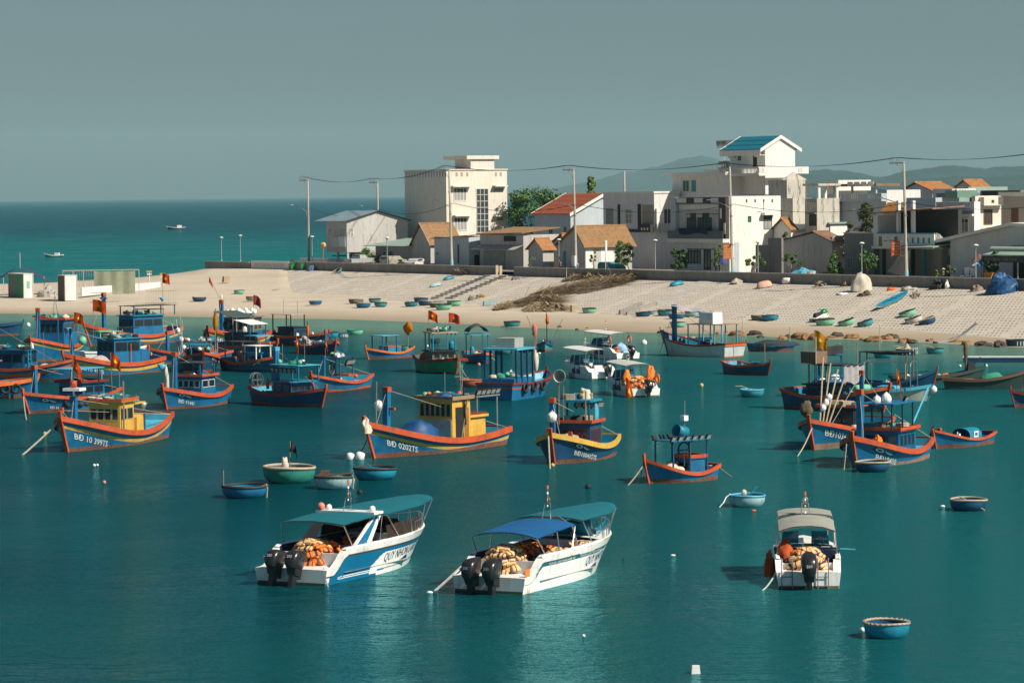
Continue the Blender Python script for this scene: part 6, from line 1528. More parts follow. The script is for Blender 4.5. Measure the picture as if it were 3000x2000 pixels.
for q in [('white ball float of a pair drifting below the yellow-cabin boat', 276, 1365, 9, float_), ('dull white ball float touching its pair below the yellow-cabin boat', 285, 1364, 8, float_), ('pink ball float drifting below the white float pair', 305, 1415, 11, pinkm), ('dark ball buoy between the deep blue basket boat and the teal canopy', 1054, 1446, 16, black), ('tiny dark float beside the dark ball buoy', 1071, 1444, 6, black), ('dark ball buoy floating alone below the yellow-railed boat', 1723, 1430, 18, black), ('tan yellow ball buoy on open water near the white-lettered basket boat', 2055, 1132, 13, ybu), ('large white ball buoy off the prow of the white-hulled boat', 1887, 1008, 17, float_), ('white drum buoy nearer the stem of the ochre-cabin boat', 1052, 1346, 25, float_, 'drum'), ('white drum buoy with a dark cap beside the other drum', 1024, 1346, 22, float_, 'drum'), ('orange float near the pale turquoise basket boat', 2208, 1496, 15, orange, 'flat'), ('small white float on open water off the blue-canopied speedboat', 1972, 1627, 15, float_, 'flat'), ('small white float low in the empty foreground water', 1710, 1864, 10, float_), ('white foam block floating at the bottom edge', 2039, 1972, 27, float_, 'box'), ('white bottle float at the mooring line of the blue-canopied speedboat', 1258, 1736, 20, float_, 'flat'), ('black float at the mooring line of the blue-canopied speedboat', 1274, 1738, 13, black, 'flat'), ('white float beside the navy basket boat with the oar', 2762, 1483, 15, float_, 'flat'), ('red ball buoy beside the two-rod boat', 1568, 1009, 11, MT('red_float', (.42, .06, .03), .5)), ('white float under the bow of the two-rod boat', 1580, 1035, 10, float_, 'flat'), ('white ball float near the green boat', 1253, 1016, 8, float_), ('peach ball buoy at the bow of the dark-umbrella boat', 1403, 1070, 10, pinkm), ('tiny white float near the shade-flap boat', 2373, 1049, 6, float_), ('pale green float near the dark blue float pontoon', 2889, 1074, 11, MT('pale_green_float', (.4, .55, .45), .6)), ('small white float between the long dark boat and the pontoon', 2813, 1074, 8, float_), ('white float tied at the lashed basket boat in the corner', 2527, 1848, 15, float_), ('dark float left of the empty water beyond the blue-canopied speedboat', 1826, 1637, 8, black, 'flat'), ('tan anchor float at the stem of the yellow-railed boat', 1619, 1366, 13, ybu), ('yellow float on the mooring line of the yellow-cabin boat', 131, 1274, 13, ybu), ('white ball float at the bow line of the red-roofed boat', 2494, 1328, 11, float_)]:
    buoy(*q)
# ================================================================ shoreline rocks
rockm, rockd = MT('orange_brown_rock', (.26, .14, .06), .9, .35, 2, (.1, .07, .05), .6, bump=.6), MT('dark_wet_rock', (.07, .055, .045), .8, .4, 2, bump=.6)
R_ = random.Random(3)
for i, x in enumerate([1640, 1690, 1720, 1780, 1937, 2100, 2128, 2160, 2210, 2228, 2290, 2310, 2345, 2360, 2385, 2420, 2436, 2452, 2495, 2525, 2560, 2570, 2600, 2608, 2640, 2655, 2672, 2725, 2740, 2800, 2830, 2880, 2930]):
    y = interp(wl_y, x) + R_.uniform(-6, 5); p = P(x, y, 0); r = R_.uniform(.25, .7) * (1.0 if x > 2090 else .55)
    dk = R_.random() < .45
    o = MB().blob((0, 0, 0), (r * 1.4, r, r * .75), i + 2, .5, 14, 9, sm=False).build('rock', rockd if dk else rockm, loc=p + Vector((0, 0, .05)), rot=(0, 0, R_.uniform(0, 3)))
    tag(o, 'dark wet rock on the waterline of the beach' if dk else 'orange-brown rock on the waterline of the beach', 'rock', 'dark rocks along the waterline' if dk else 'orange rocks along the waterline')
# ================================================================ the village behind the sea wall
plw = MT('white_plaster', (.76, .73, .67), .85, .08, .35, (.58, .55, .48), .67, streak=True)
plc = MT('cream_plaster', (.68, .63, .54), .85, .1, .3, (.5, .45, .37), .64, streak=True)
plg = MT('grey_plaster', (.45, .445, .425), .9, .14, .35, (.27, .26, .24), .6, streak=True, bump=.2)
pll = MT('light_grey_plaster', (.66, .655, .63), .88, .1, .35, (.45, .44, .42), .72, streak=True)
pld = MT('dark_weathered_render', (.21, .205, .19), .92, .25, .5, (.10, .10, .09), .6, streak=True, bump=.3)
plb = MT('blue_grey_plaster', (.43, .49, .52), .88, .12, .4, (.3, .34, .36), .7, streak=True)
plm = MT('mould_stained_plaster', (.52, .49, .42), .92, .12, .4, (.10, .10, .085), .585, streak=True)
plbr = MT('pale_brown_plaster', (.36, .31, .25), .9, .15, .4, (.25, .21, .17), .66, streak=True)
tileo = MT('weathered_orange_tile', (.36, .17, .065), .9, .35, 1.8, (.20, .11, .06), .6)
tilebr = MT('aged_brown_tile', (.30, .17, .075), .9, .35, 2.5, (.17, .11, .065), .56)
tiler = MT('red_roof_tile', (.38, .10, .045), .8, .2, 1.5, (.28, .08, .04), .66)
tilet = MT('teal_roof_sheet', (.01, .16, .22), .5, .12, .6)
tinb = MT('blue_grey_tin', (.20, .28, .31), .5, .18, .5, (.14, .17, .18), .64, streak=True)
tingr = MT('pale_green_tin', (.26, .36, .31), .5, .15, .5, (.2, .24, .21), .66)
rust = MT('rusty_tin', (.22, .12, .07), .8, .4, 1.2, (.3, .28, .25), .6)
dkb = MT('dark_brown_cladding', (.055, .042, .038), .7, .25, 1)
slate = MT('charcoal_paint', (.03, .032, .034), .7, .2, 1)
shut = MT('grey_white_louvre', (.55, .56, .54), .6, .1, 2)
wing = MT('dim_window_glass', (.05, .06, .06), .12, .3, .8, spec=.6)
wingl = MT('curtained_window', (.28, .29, .26), .3, .3, 1)
dgreen = MT('green_glass', (.05, .16, .1), .15, .3, 1)
dteal = MT('teal_door', (.03, .28, .26), .5, .2, 1)
brownw = MT('brown_window_frame', (.12, .05, .02), .6, .3, 2)

class Bld: pass
def bld(name, label, pxc, n, pxl, pxr, ytop, mat, cat='house', z0=None, group=None, flat=True, parap=None, top=None, smat=None, depth=None):
    B = Bld(); B.t = tpx(pxc, n); B.n = n
    B.org = Wl(B.t, n, 0); B.z0 = GZ - .05 if z0 is None else z0
    B.o = thing(name, label, cat, (B.org.x, B.org.y, 0), AZ, group)
    B.H = hz(B.org, ytop) if top is None else top
    def onF(px, py, out=0.0):
        p = onplane(px, py, B.org - ND * out, ND); d = p - B.org; return d.dot(TD), p.z
    def onS(px, py, out=0.0):
        p = onplane(px, py, B.org + TD * out, TD); d = p - B.org; return d.dot(ND), p.z
    B.onF, B.onS = onF, onS
    B.x0 = onF(pxl, ytop)[0] if pxl is not None else -8
    B.y1 = depth or (onS(pxr, ytop)[0] if pxr is not None else 8)
    if flat:
        mb = MB(); mb.box(B.x0, 0, 0, B.y1, B.z0, B.H)
        B.wall = mb.build('wall', mat, B.o)
        if parap:
            ph, pm = parap; e = .12
            mb = MB()
            for q in ((B.x0 - e, e, -e, .1), (B.x0 - e, e, B.y1 - .1, B.y1 + e), (B.x0 - e, B.x0 + .1, .1, B.y1 - .1), (-.1, e, .1, B.y1 - .1)): mb.box(q[0], q[1], q[2], q[3], B.H + .003, B.H + ph)
            mb.build('parapet', pm, B.o)
    return B

def fbox(B, face, r, o0, o1, name, mat, par=None, ref=0.0):
    """block standing proud of a face: r = (px0, px1, py0, py1) in the picture; o0..o1 metres outwards"""
    fn = B.onF if face == 'F' else B.onS
    (a, zb), (c, _) = fn(r[0], r[3], ref), fn(r[1], r[3], ref); zt = fn((r[0] + r[1]) / 2, r[2], ref)[1]
    zb = min(zb, fn((r[0] + r[1]) / 2, r[3], ref)[1]) if False else fn((r[0] + r[1]) / 2, r[3], ref)[1]
    a, c = min(a, c), max(a, c)
    mb = MB()
    if face == 'F': mb.box(a, c, -o1, -o0, zb, zt)
    else: mb.box(o0, o1, a, c, zb, zt)
    return mb.build(name, mat, par or B.o)

def win(B, face, r, frame=plw, gl=wing, bars=(2, 2), t=.07, louvre=False, name='window', hood=0, par=None, off=0.0, lines=0):
    fn = B.onF if face == 'F' else B.onS
    (a, _), (c, _) = fn(r[0], r[3]), fn(r[1], r[3]); xm = (r[0] + r[1]) / 2
    zb, zt = fn(xm, r[3])[1], fn(xm, r[2])[1]
    a, c = min(a, c), max(a, c)
    mb = MB()
    def bx(u0, u1, w0, w1, d0, d1, m):
        if face == 'F': mb.box(u0, u1, -d1 - off, -d0 - off, w0, w1, m)
        else: mb.box(off + d0, off + d1, u0, u1, w0, w1, m)
    bx(a + t, c - t, zb + t, zt - t, -.02, .015, 1)
    for q in ((a, c, zb, zb + t), (a, c, zt - t, zt), (a, a + t, zb + t, zt - t), (c - t, c, zb + t, zt - t)): bx(q[0], q[1], q[2], q[3], -.02, .07, 0)
    nx, ny = bars
    for i in range(1, nx): u = a + (c - a) * i / nx; bx(u - t * .4, u + t * .4, zb + t, zt - t, .0, .05, 0)
    for i in range(1, ny): w = zb + (zt - zb) * i / ny; bx(a + t, c - t, w - t * .4, w + t * .4, .0, .045, 0)
    if louvre:
        k = 9
        for i in range(k): w = zb + (zt - zb) * (.04 + .7 * i / k); bx(a + t, c - t, w, w + (zt - zb) * .04, .01, .035, 2)
    o = mb.build(name, [frame, gl, shut], par or B.o)
    if hood:
        m2 = MB()
        if face == 'F': m2.box(a - .25, c + .25, -hood, -.0, zt + .12, zt + .24)
        else: m2.box(0, hood, a - .25, c + .25, zt + .12, zt + .24)
        m2.build('window_hood', plw, par or B.o)
    return o

def tiles(par, E0, E1, R0, R1, n, mat, name='roof', lift=.07):
    """courses of tiles from eave E0-E1 up to ridge R0-R1"""
    mb = MB(); E0, E1, R0, R1 = map(Vector, (E0, E1, R0, R1)); up_ = Vector((0, 0, lift))
    for i in range(n):
        a, c = E0.lerp(R0, i / n), E1.lerp(R1, i / n); d, e = E0.lerp(R0, (i + 1.0) / n), E1.lerp(R1, (i + 1.0) / n)
        mb.poly([a + up_, c + up_, e + up_ * .15, d + up_ * .15]); mb.poly([a - up_ * .8, c - up_ * .8, c + up_, a + up_])
    mb.poly([E0 - up_ * .8, R0 - up_ * .8, R1 - up_ * .8, E1 - up_ * .8])
    return mb.build(name, mat, par)

def gableF(name, label, pxc, n, pxl, pxr, yap, yeave, wall, tile, pxap=None, ov=.35, courses=14, group=None, z0=None, trim=None):
    """gable end on the street face, ridge running inland"""
    B = bld(name, label, pxc, n, pxl, pxr, yeave, wall, flat=False, z0=z0, group=group)
    xm = B.onF(pxap, yap)[0] if pxap else B.x0 / 2
    zr = B.onF(pxap or (pxl + pxc) / 2, yap)[1]
    mb = MB(); he = B.H; hl = he + 0.0
    mb.slab([(B.x0, 0, B.z0), (0, 0, B.z0), (0, 0, he), (xm, 0, zr - .1), (B.x0, 0, he)], (0, B.y1, 0))
    B.wall = mb.build('wall', wall, B.o)
    sl = (zr - he) / max(.5, -xm); dl = (zr - he) / max(.5, xm - B.x0)
    tiles(B.o, (ov, -ov, he - sl * ov + .05), (ov, B.y1 + ov, he - sl * ov + .05), (xm, -ov, zr + .05), (xm, B.y1 + ov, zr + .05), courses, tile)
    tiles(B.o, (B.x0 - ov, -ov, he - dl * ov + .05), (B.x0 - ov, B.y1 + ov, he - dl * ov + .05), (xm, -ov, zr + .05), (xm, B.y1 + ov, zr + .05), courses, tile)
    MB().tube([(xm, -ov, zr + .1), (xm, B.y1 + ov, zr + .1)], .12, 8).build('ridge', tile, B.o)
    if trim:
        MB().slab([(ov, -ov - .05, he - sl * ov), (ov, -ov - .05, he - sl * ov + .22), (xm, -ov - .05, zr + .26), (xm, -ov - .05, zr + .04)], (0, .05, 0)).build('barge_board', trim, B.o)
    return B

def gableS(name, label, pxc, n, pxl, pxr, yap, yeave, wall, tile, pxap, ov=.4, courses=14, trim=plw, ovl=None, fascia=None, z0=None, group=None, ovr=None):
    """gable end on the sunlit flank, ridge parallel to the street"""
    B = bld(name, label, pxc, n, pxl, pxr, yeave, wall, flat=False, z0=z0, group=group)
    ym, zr = B.onS(pxap, yap); he = B.H; y1 = 2 * ym if pxr is None else B.y1
    B.y1 = y1
    sl = (zr - he) / ym; sr = (zr - he) / (y1 - ym); xl = B.x0 - (ovl or ov); xr = ov if ovr is None else ovr
    mb = MB(); mb.slab([(0, 0, B.z0), (0, y1, B.z0), (0, y1, he), (0, ym, zr - .1), (0, 0, he)], (B.x0, 0, 0))
    B.wall = mb.build('wall', wall, B.o)
    tiles(B.o, (xl, -ov, he - sl * ov + .06), (xr, -ov, he - sl * ov + .06), (xl, ym, zr + .06), (xr, ym, zr + .06), courses, tile)
    tiles(B.o, (xl, y1 + ov, he - sr * ov + .06), (xr, y1 + ov, he - sr * ov + .06), (xl, ym, zr + .06), (xr, ym, zr + .06), courses, tile)
    if trim:
        d = .32
        for x in (xr, xl - .08):
            MB().slab([(x, -ov, he - sl * ov - d), (x, -ov, he - sl * ov + .16), (x, ym, zr + .16), (x, ym, zr - d)], (.08, 0, 0)).slab([(x, ym, zr - d), (x, ym, zr + .16), (x, y1 + ov, he - sr * ov + .16), (x, y1 + ov, he - sr * ov - d)], (.08, 0, 0)).build('barge_board', trim, B.o)
    if fascia: MB().box(xl, xr, -ov - .05, -ov, he - sl * ov - fascia, he - sl * ov + .02).box(xl, xr, -ov, 0, he - sl * ov - fascia, he - sl * ov - fascia + .08).build('fascia', trim or plw, B.o)
    return B

# ---- shed on stilts with a blue tin roof
B = gableS('shed', 'grey shed on stilts with blue tin roof, nearest the open sea', 1017, 7, 955, None, 618, 648, plg, tinb, 1105, courses=1, trim=None, ovl=3.2, z0=GZ + 2.0)
MB().box(-3.4, -3.1, .1, .4, GZ, GZ + 2).box(-.4, -.1, .1, .4, GZ, GZ + 2).box(-3.4, 0, 2.5, B.y1, GZ, GZ + 1.996).build('stilts', plg, B.o)
for r in ((962, 973, 668, 691), (981, 988, 669, 690), (996, 1010, 668, 691)): win(B, 'F', r, plc, wingl, (2, 1))
win(B, 'S', (1025, 1035, 668, 694), plw, wingl, (1, 2), hood=0)
fbox(B, 'F', (977, 996, 694, 724), .3, .36, 'balcony_panel', plb); fbox(B, 'F', (997, 1017, 693, 723), .3, .36, 'balcony_panel', MT('pale_banner', (.55, .6, .6), .6, .2, 1))
MB().box(-5.0, -2.2, .2, 3.2, GZ + 1.35, GZ + 1.5).build('side_awning', black, B.o)
# ---- three-storey cream house
B = bld('town_house', 'tall cream house with long stair window and notched parapet, highest one at the seaward end', 1310, 20, 1185, 1485, 497, plc)
mb = MB(); k = 15
for i in range(k + 1):
    x = B.x0 + (-B.x0) * i / k; mb.box(x - .17, x + .17, .0, .18, B.H - 1.35, B.H - .12)
mb.box(B.x0, 0, .20, .22, B.H - 1.35, B.H - .12, 0)
fbox(B, 'F', (1186, 1308, 503, 520), .01, .03, 'notch_band', plg)
mb = MB()
for i in range(15):
    x = B.x0 + (-B.x0) * (i + .5) / 15; mb.slab([(x - .2, -.05, B.H - 1.25), (x + .18, -.05, B.H - 1.25), (x + .08, -.05, B.H - .3), (x - .12, -.05, B.H - .3)], (0, -.06, 0))
mb.build('lit_gap_blocks', plw, B.o)  # white blocks stand in for the sunlit gaps of the parapet
MB().box(B.x0 - .1, .15, -.15, B.y1 + .1, B.H - .1, B.H + .06).build('cornice', plc, B.o)
tw = bld('stair_tower', '', 1379, 20, 1325, 1448, 457, plc, top=1)
bpy.data.objects.remove(tw.wall); bpy.data.objects.remove(tw.o)
y0, yb = B.onS(1379, 497)[0], B.onS(1448, 497)[0]; zt = B.onS(1415, 456)[1]
o = MB().box(-4.6, .02, y0, yb, B.H + .05, zt - .55).build('stair_tower', plc, B.o)
MB().box(-6.6, .35, y0 - .9, yb + .7, zt - .55, zt).build('tower_roof', plc, o)
for r in ((1329, 1367, 551, 589), (1330, 1368, 637, 676)): win(B, 'S', r, plw, wing, (4, 1), louvre=True, t=.09)
win(B, 'S', (1396, 1432, 552, 682), shut, wing, (3, 7), t=.1, name='stair_window')
for r in ((1446, 1473, 551, 561), (1453, 1475, 633, 647)): win(B, 'S', r, plc, wingl, (1, 1))
for r in ((1320, 1376, 544, 548), (1443, 1480, 543, 547), (1326, 1376, 630, 634), (1445, 1480, 630, 634)): fbox(B, 'S', r, 0, .85, 'window_hood', plc)
for px in (1338, 1353, 1369, 1453, 1467): fbox(B, 'S', (px - 3, px + 3, 505, 517), .0, .02, 'parapet_hole', plbr)
# ---- low houses at the foot of it
B = gableF('tiled_cottage', 'small cottage with brown tile roof in front of the tall cream house', 1262, 8, 1208, 1349, 656, 712, plg, tilebr, 1233, trim=plg)
B = bld('canopy_shed', 'low shed with long pale green tin roof behind the parked cars', 1222, 9, 1100, 1262, 716, plg); MB().slab([(B.x0 - .8, -1.8, B.H - .3), (.6, -1.8, B.H - .3), (.6, 6, B.H + .7), (B.x0 - .8, 6, B.H + .7)], (0, 0, .08)).build('roof', tingr, B.o)
win(B, 'F', (1122, 1132, 737, 748), plw, wing, (1, 1)); win(B, 'F', (1141, 1150, 737, 748), blue, tblue, (1, 1))
B = bld('low_house', 'low blue-grey house with brown-edged flat roof beside the painted utility pole', 1374, 6, 1272, 1406, 694, plb, depth=6)
MB().slab([(B.x0 - .5, -.4, B.H - .35), (.2, -.4, B.H + .1), (.2, 6.4, B.H + .45), (B.x0 - .5, 6.4, B.H)], (0, 0, .14)).build('roof', tilebr, B.o)
fbox(B, 'F', (1342, 1345, 716, 770), .0, .08, 'drain_pipe', slate); win(B, 'F', (1279, 1284, 738, 748), plb, black, (1, 1)); win(B, 'S', (1386, 1393, 726, 734), plb, black, (1, 1)); fbox(B, 'S', (1390, 1404, 747, 777), 0, .05, 'door', black)
B = bld('garage_house', 'grey garage with wide shutter under a patched tin awning next to the low blue-grey house', 1534, 7, 1406, 1560, 688, plg, depth=6)
MB().slab([(B.x0 - .3, -.5, B.H), (.4, -.5, B.H + .2), (.4, 6, B.H + .9), (B.x0 - .3, 6, B.H + .9)], (0, 0, .12)).build('roof', tilebr, B.o)
mb = MB()
for i in range(8): a = B.onF(1418, 775)[0]; c = B.onF(1480, 775)[0]; mb.box(a, c, -.06 - .03 * (i % 2), -.0, GZ + .33 * i, GZ + .33 * i + .31)
mb.build('shutter', MT('grey_shutter', (.25, .29, .28), .6, .2, 1), B.o); mb = MB()
for i in range(12): x = B.x0 + (-B.x0) * i / 12; mb.slab([(x, -1.6, B.H - 2.1 - .04 * (i % 3)), (x + (-B.x0) / 12 - .03, -1.6, B.H - 2.1), (x + (-B.x0) / 12 - .03, .0, B.H - 1.45), (x, 0, B.H - 1.45)], (0, 0, .05))
mb.build('awning', MT('patched_tin', (.42, .41, .38), .6, .3, 1.2, (.25, .13, .07), .6), B.o)
fbox(B, 'F', (1476, 1512, 691, 707), .0, .03, 'recess_shade_patch', black); fbox(B, 'F', (1389, 1391, 730, 775), .02, .1, 'pipe', teal)  # flat black patch stands in for the shade inside a recess
B = gableF('tiled_cottage', 'tiny grey cottage with steep narrow gable and orange tile strip', 1591, 6, 1548, 1622, 700, 728, plg, tileo, 1571, courses=8); win(B, 'F', (1556, 1572, 752, 762), pll, pll, (1, 1))
B = gableF('tiled_cottage', 'grey cottage with orange ribbed tile roof behind the tiny steep-gabled one', 1664, 10, 1604, 1712, 686, 722, plg, tileo, 1650, courses=9)
B = gableF('tiled_cottage', 'cottage with broad brown tile roof and blue door, behind the short white post', 1715, 7, 1640, 1851, 664, 714, plg, tilebr, 1688, ov=.5, courses=18, trim=tilebr); fbox(B, 'F', (1651, 1658, 735, 783), 0, .04, 'door', tblue)
fbox(B, 'S', (1716, 1738, 728, 785), .0, .03, 'pale_door', plw); fbox(B, 'S', (1760, 1800, 727, 785), .0, .03, 'pale_panel', pll)
# ---- red-roofed house and the white modern ones
B = gableS('red_roofed_house', 'grey and white house with bright red tile roof beside the big dark tree', 1673, 24, 1566, None, 567, 624, plb, tiler, 1768, courses=16, trim=plw)
fbox(B, 'S', (1674, 1860, 600, 690), .0, .02, 'white_gable_face', plw) if False else None
win(B, 'F', (1608, 1620, 664, 686), plg, wing, (2, 1)); win(B, 'F', (1652, 1661, 664, 686), plg, wing, (2, 1)); win(B, 'F', (1624, 1630, 658, 668), plw, wingl, (1, 1))
B = bld('modern_house', 'white flat-roofed house with dark vertical bars, beside the red-roofed house', 1918, 22, 1767, 1990, 566, pll, parap=(.25, plw))
win(B, 'F', (1777, 1797, 611, 656), plbr, wingl, (4, 1)); win(B, 'F', (1833, 1852, 612, 655), plw, wingl, (2, 3))
for r in ((1813, 1817, 599, 662), (1872, 1878, 598, 678)): fbox(B, 'F', r, .0, .22, 'dark_bar', slate)
fbox(B, 'F', (1838, 1880, 672, 680), .0, .2, 'dark_base_band', slate); fbox(B, 'F', (1883, 1917, 656, 680), .0, .7, 'balcony_front', slate); fbox(B, 'S', (1919, 1972, 656, 679), .0, .5, 'balcony_front', plg)
fbox(B, 'F', (1882, 1916, 600, 656), .0, .02, 'loggia_back', plbr); win(B, 'S', (1944, 1966, 612, 655), plw, wing, (2, 1), off=.01); fbox(B, 'S', (1920, 1928, 611, 656), .0, .35, 'white_pier', plw)
for px in (1890, 1898, 1907): fbox(B, 'F', (px, px + 4, 667, 674), .7, .72, 'pale_emblem', plw)
B = bld('roof_house', 'white upper-storey house with steel water tank on its flat roof', 2143, 27, 1969, 2250, 512, plw)
MB().box(B.x0 - .8, .25, -1.1, B.y1 + .2, B.H, B.H + .42).build('roof_slab', plw, B.o)
win(B, 'F', (2001, 2020, 528, 562), plw, dgreen, (2, 1)); fbox(B, 'F', (2026, 2039, 528, 562), 0, .04, 'door', dteal); fbox(B, 'S', (2193, 2219, 514, 576), 0, .05, 'grey_wall_panel', plb)
a = B.onF(2036, 512)[0]; c = B.onF(2074, 512)[0]; p = Wl(B.t + (a + c) / 2, 31, B.H + .42)
tk = thing('water_tank', 'horizontal steel water tank on the white upper-storey roof', 'water tank', p, AZ)
tkb = MB().lathe([(0, -.95), (.5, -.92), (.62, -.8), (.62, .8), (.5, .92), (0, .95)], 18).build('tank', MT('steel_tank', (.55, .5, .42), .35, .2, 2, metal=.7), tk); tkb.rotation_euler = (0, PI / 2, 0); tkb.location = (0, 0, .95)
MB().box(-.7, -.6, -.5, .5, 0, .5).box(.6, .7, -.5, .5, 0, .5).build('stand', greym, tk)
sf = B.H + .42
B2 = gableS('tower_house', 'tallest white house with teal gabled roof, balcony rail and air conditioners', 2244, 29, 2138, None, 399, 428, plw, tilet, 2285, courses=3, trim=plw, fascia=.75, z0=sf - 3.2, ov=1.0, ovr=.2)
for px, y in ((2148, 457), (2226, 454)): fbox(B2, 'F', (px - 8, px + 8, y - 6, y + 6), .02, .45, 'air_conditioner', pll)
fbox(B2, 'F', (2207, 2218, 449, 489), 0, .05, 'door', slate); win(B2, 'F', (2163, 2171, 458, 470), slate, wingl, (1, 1), t=.12)
mb = MB(); xa = B2.onF(2103, 500)[0]
za, zb = B2.onF(2170, 511)[1], B2.onF(2170, 491)[1]
mb.box(xa, 1.5, -2.3, -2.15, zb - .12, zb).box(xa, 1.5, -2.3, -2.15, za, za + .12); k = 40
for i in range(k): x = xa + (1.5 - xa) * i / k; mb.box(x, x + .09, -2.27, -2.18, za + .12, zb - .12)
mb.box(1.42, 1.5, -2.15, B2.y1 + 1.2, za, zb - .0); mb.box(xa, 1.5, -2.2, 0, za - .25, za - .002)
mb.build('balcony_rail', plw, B2.o)
for i in range(6): MB().box(1.5, 1.53, -1.9 + .24 * i + (0 if i < 3 else B2.y1 + .6), -1.83 + .24 * i + (0 if i < 3 else B2.y1 + .6), za + .15, zb - .15).build('rail_slot', plg, B2.o)
bb = thing('roof_billboard', 'pale roof billboard with dark letters behind the teal-roofed tower', 'billboard', Wl(tpx(2135, 36), 36, 0), AZ)
xa, za = B2.onF(2104, 427)[0], hz(Wl(tpx(2135, 36), 36, 0), 427); z1 = hz(Wl(tpx(2135, 36), 36, 0), 411)
MB().box(-2.8, 3.2, 0, .1, za, z1).box(-1, -.9, 0.02, .08, za - 3, za).box(1, 1.1, .02, .08, za - 3, za).build('board', MT('pale_green_board', (.42, .47, .42), .7, .1, 2), bb)
mb = MB()
for i, t_ in enumerate(('BAI NBC', 'DU LICH')):
    vs, fs, w = textmesh(t_, .45, .01); mb.add([(-2.6 + x, -.02, z1 - .42 - .55 * i - .1 + y) for x, y in vs], fs)
mb.build('lettering', black, bb)
# ---- grey house with balcony next to the orange banner
B = bld('balcony_house', 'grey house with open balcony, dark brown frame and louvred side window behind the orange banner', 2137, 7, 1973, 2287, 575, pll, smat=plw)
fbox(B, 'S', (2137.5, 2286.5, 577, 796), 0, .03, 'sunlit_flank', plw)  # sun side coloured whiter than the shaded street face
fbox(B, 'F', (1989, 2116, 579, 597), .02, .5, 'dark_frame', dkb); fbox(B, 'F', (2116, 2136.5, 579, 700), .02, .55, 'dark_frame', dkb); fbox(B, 'F', (1974, 1989, 579, 700), .02, .5, 'grey_pier', plb)
for r in ((1991, 2020, 580, 594), (2043, 2068, 580, 594), (2092, 2114, 580, 594)): fbox(B, 'F', r, .5, .54, 'frame_opening', MT('sky_grey_grille', (.6, .58, .52), .7, .15, 2))
fbox(B, 'F', (1990, 2115, 599, 612), .02, .06, 'beam', pll); fbox(B, 'F', (1990, 2115, 612, 697), .01, .03, 'loggia_back', plg)
win(B, 'F', (2014, 2041, 637, 676), slate, wing, (4, 1), t=.12, off=.03); win(B, 'F', (2045, 2086, 637, 676), slate, wing, (5, 1), t=.12, off=.03)
for r in ((2024, 2040, 624, 638), (2059, 2078, 624, 638)): fbox(B, 'F', r, .03, .08, 'transom_grille', slate)
fbox(B, 'F', (2011, 2115, 626, 628), .03, .06, 'dark_lintel', slate)
fbox(B, 'F', (1974, 2136, 676, 699), .9, 1.0, 'balcony_front', MT('smoked_balcony', (.07, .085, .09), .3, .3, 1)); fbox(B, 'F', (1973, 2138, 699, 710), .0, 1.1, 'floor_slab', pll)
tag(MB().grid(lambda u, v: tuple(Wl(B.t + B.onF(2008 + 83 * u, 672)[0], 7 - 1.08 - .03 * math.sin(11 * u), B.onF(2050, 668)[1] - (.75 + .12 * math.sin(7 * u)) * v)), 16, 4).build('blanket', MT('navy_blanket', (.015, .02, .05), .9, .3, 2)), 'navy blanket hung over the balcony of the grey house', 'blanket')
win(B, 'F', (2016, 2053, 732, 772), slate, wing, (4, 1), t=.12); win(B, 'F', (2063, 2083, 731, 790), slate, wing, (2, 1), t=.12, name='door'); fbox(B, 'F', (2012, 2136, 729, 731), .0, .05, 'dark_lintel', slate)
for r in ((2120, 2125, 610, 640), (2131, 2136, 653, 685)): fbox(B, 'F', r, .56, .6, 'pale_slot', plw)
win(B, 'S', (2237, 2261, 631, 671), dgreen, wing, (2, 1), louvre=True, off=.03); fbox(B, 'S', (2230, 2266, 622, 630), .03, .8, 'window_hood', plw); win(B, 'S', (2191, 2200, 633, 650), dgreen, dgreen, (1, 1), off=.03)
for px in (2187, 2212, 2237, 2262): fbox(B, 'S', (px - 2, px + 2, 584, 593), .03, .05, 'parapet_slot', slate)
fbox(B, 'S', (2151, 2166, 710, 795), .03, .05, 'grey_wall_panel', plb); MB().tube([(.1, B.onS(2237, 600)[0], B.onS(2237, 590)[1]), (.1, B.onS(2237, 600)[0], B.onS(2237, 617)[1]), (.1, B.onS(2220, 600)[0], B.onS(2220, 619)[1])], .05, 5).build('drain_pipe', plw, B.o)
# ---- mould-stained concrete houses
B = bld('stained_house', 'mould-streaked concrete block under the tower house, square with a tiny peak', 2307, 24, 2251, 2359, 527, plm); MB().slab([(-1, -.0, B.H), (-1, 4.2, B.H), (-1, 2, B.H + 1.0)], (-.3, 0, 0)).build('roof_peak', plm, B.o)
B = bld('stained_house', 'lower mould-streaked block with lit half in front of the square peaked one', 2324, 19, 2270, 2378, 581, plm)
B = bld('stained_house', 'mould-streaked house with arched dark doorway and pergola on its roof', 2395, 16, 2358, 2459, 581, plm); fbox(B, 'F', (2371, 2391, 626, 662), 0, .05, 'doorway', slate); fbox(B, 'F', (2368, 2394, 623, 627), 0, .4, 'door_hood', pld)
for px in (2371, 2384): win(B, 'F', (px - 4, px + 4, 584, 592), pld, pll, (1, 1))
pg = thing('pergola', 'white post pergola on the roof of the stained house', 'pergola', Wl(tpx(2400, 24), 24, 0), AZ)
zb, zt = hz(Wl(tpx(2400, 24), 24, 0), 582), hz(Wl(tpx(2400, 24), 24, 0), 538)
xl = (onplane(2362, 540, Wl(tpx(2400, 24), 24, 0), ND) - Wl(tpx(2400, 24), 24, 0)).dot(TD)
for x, y in ((xl + .2, 0), (0, 0), (xl + .2, 3), (0, 3)): MB().box(x - .17, x + .17, y - .17, y + .17, zb - 1, zt - .3).build('post', plw, pg)
MB().box(xl - .3, .4, -.4, 3.4, zt - .3, zt).build('top_slab', plm, pg)
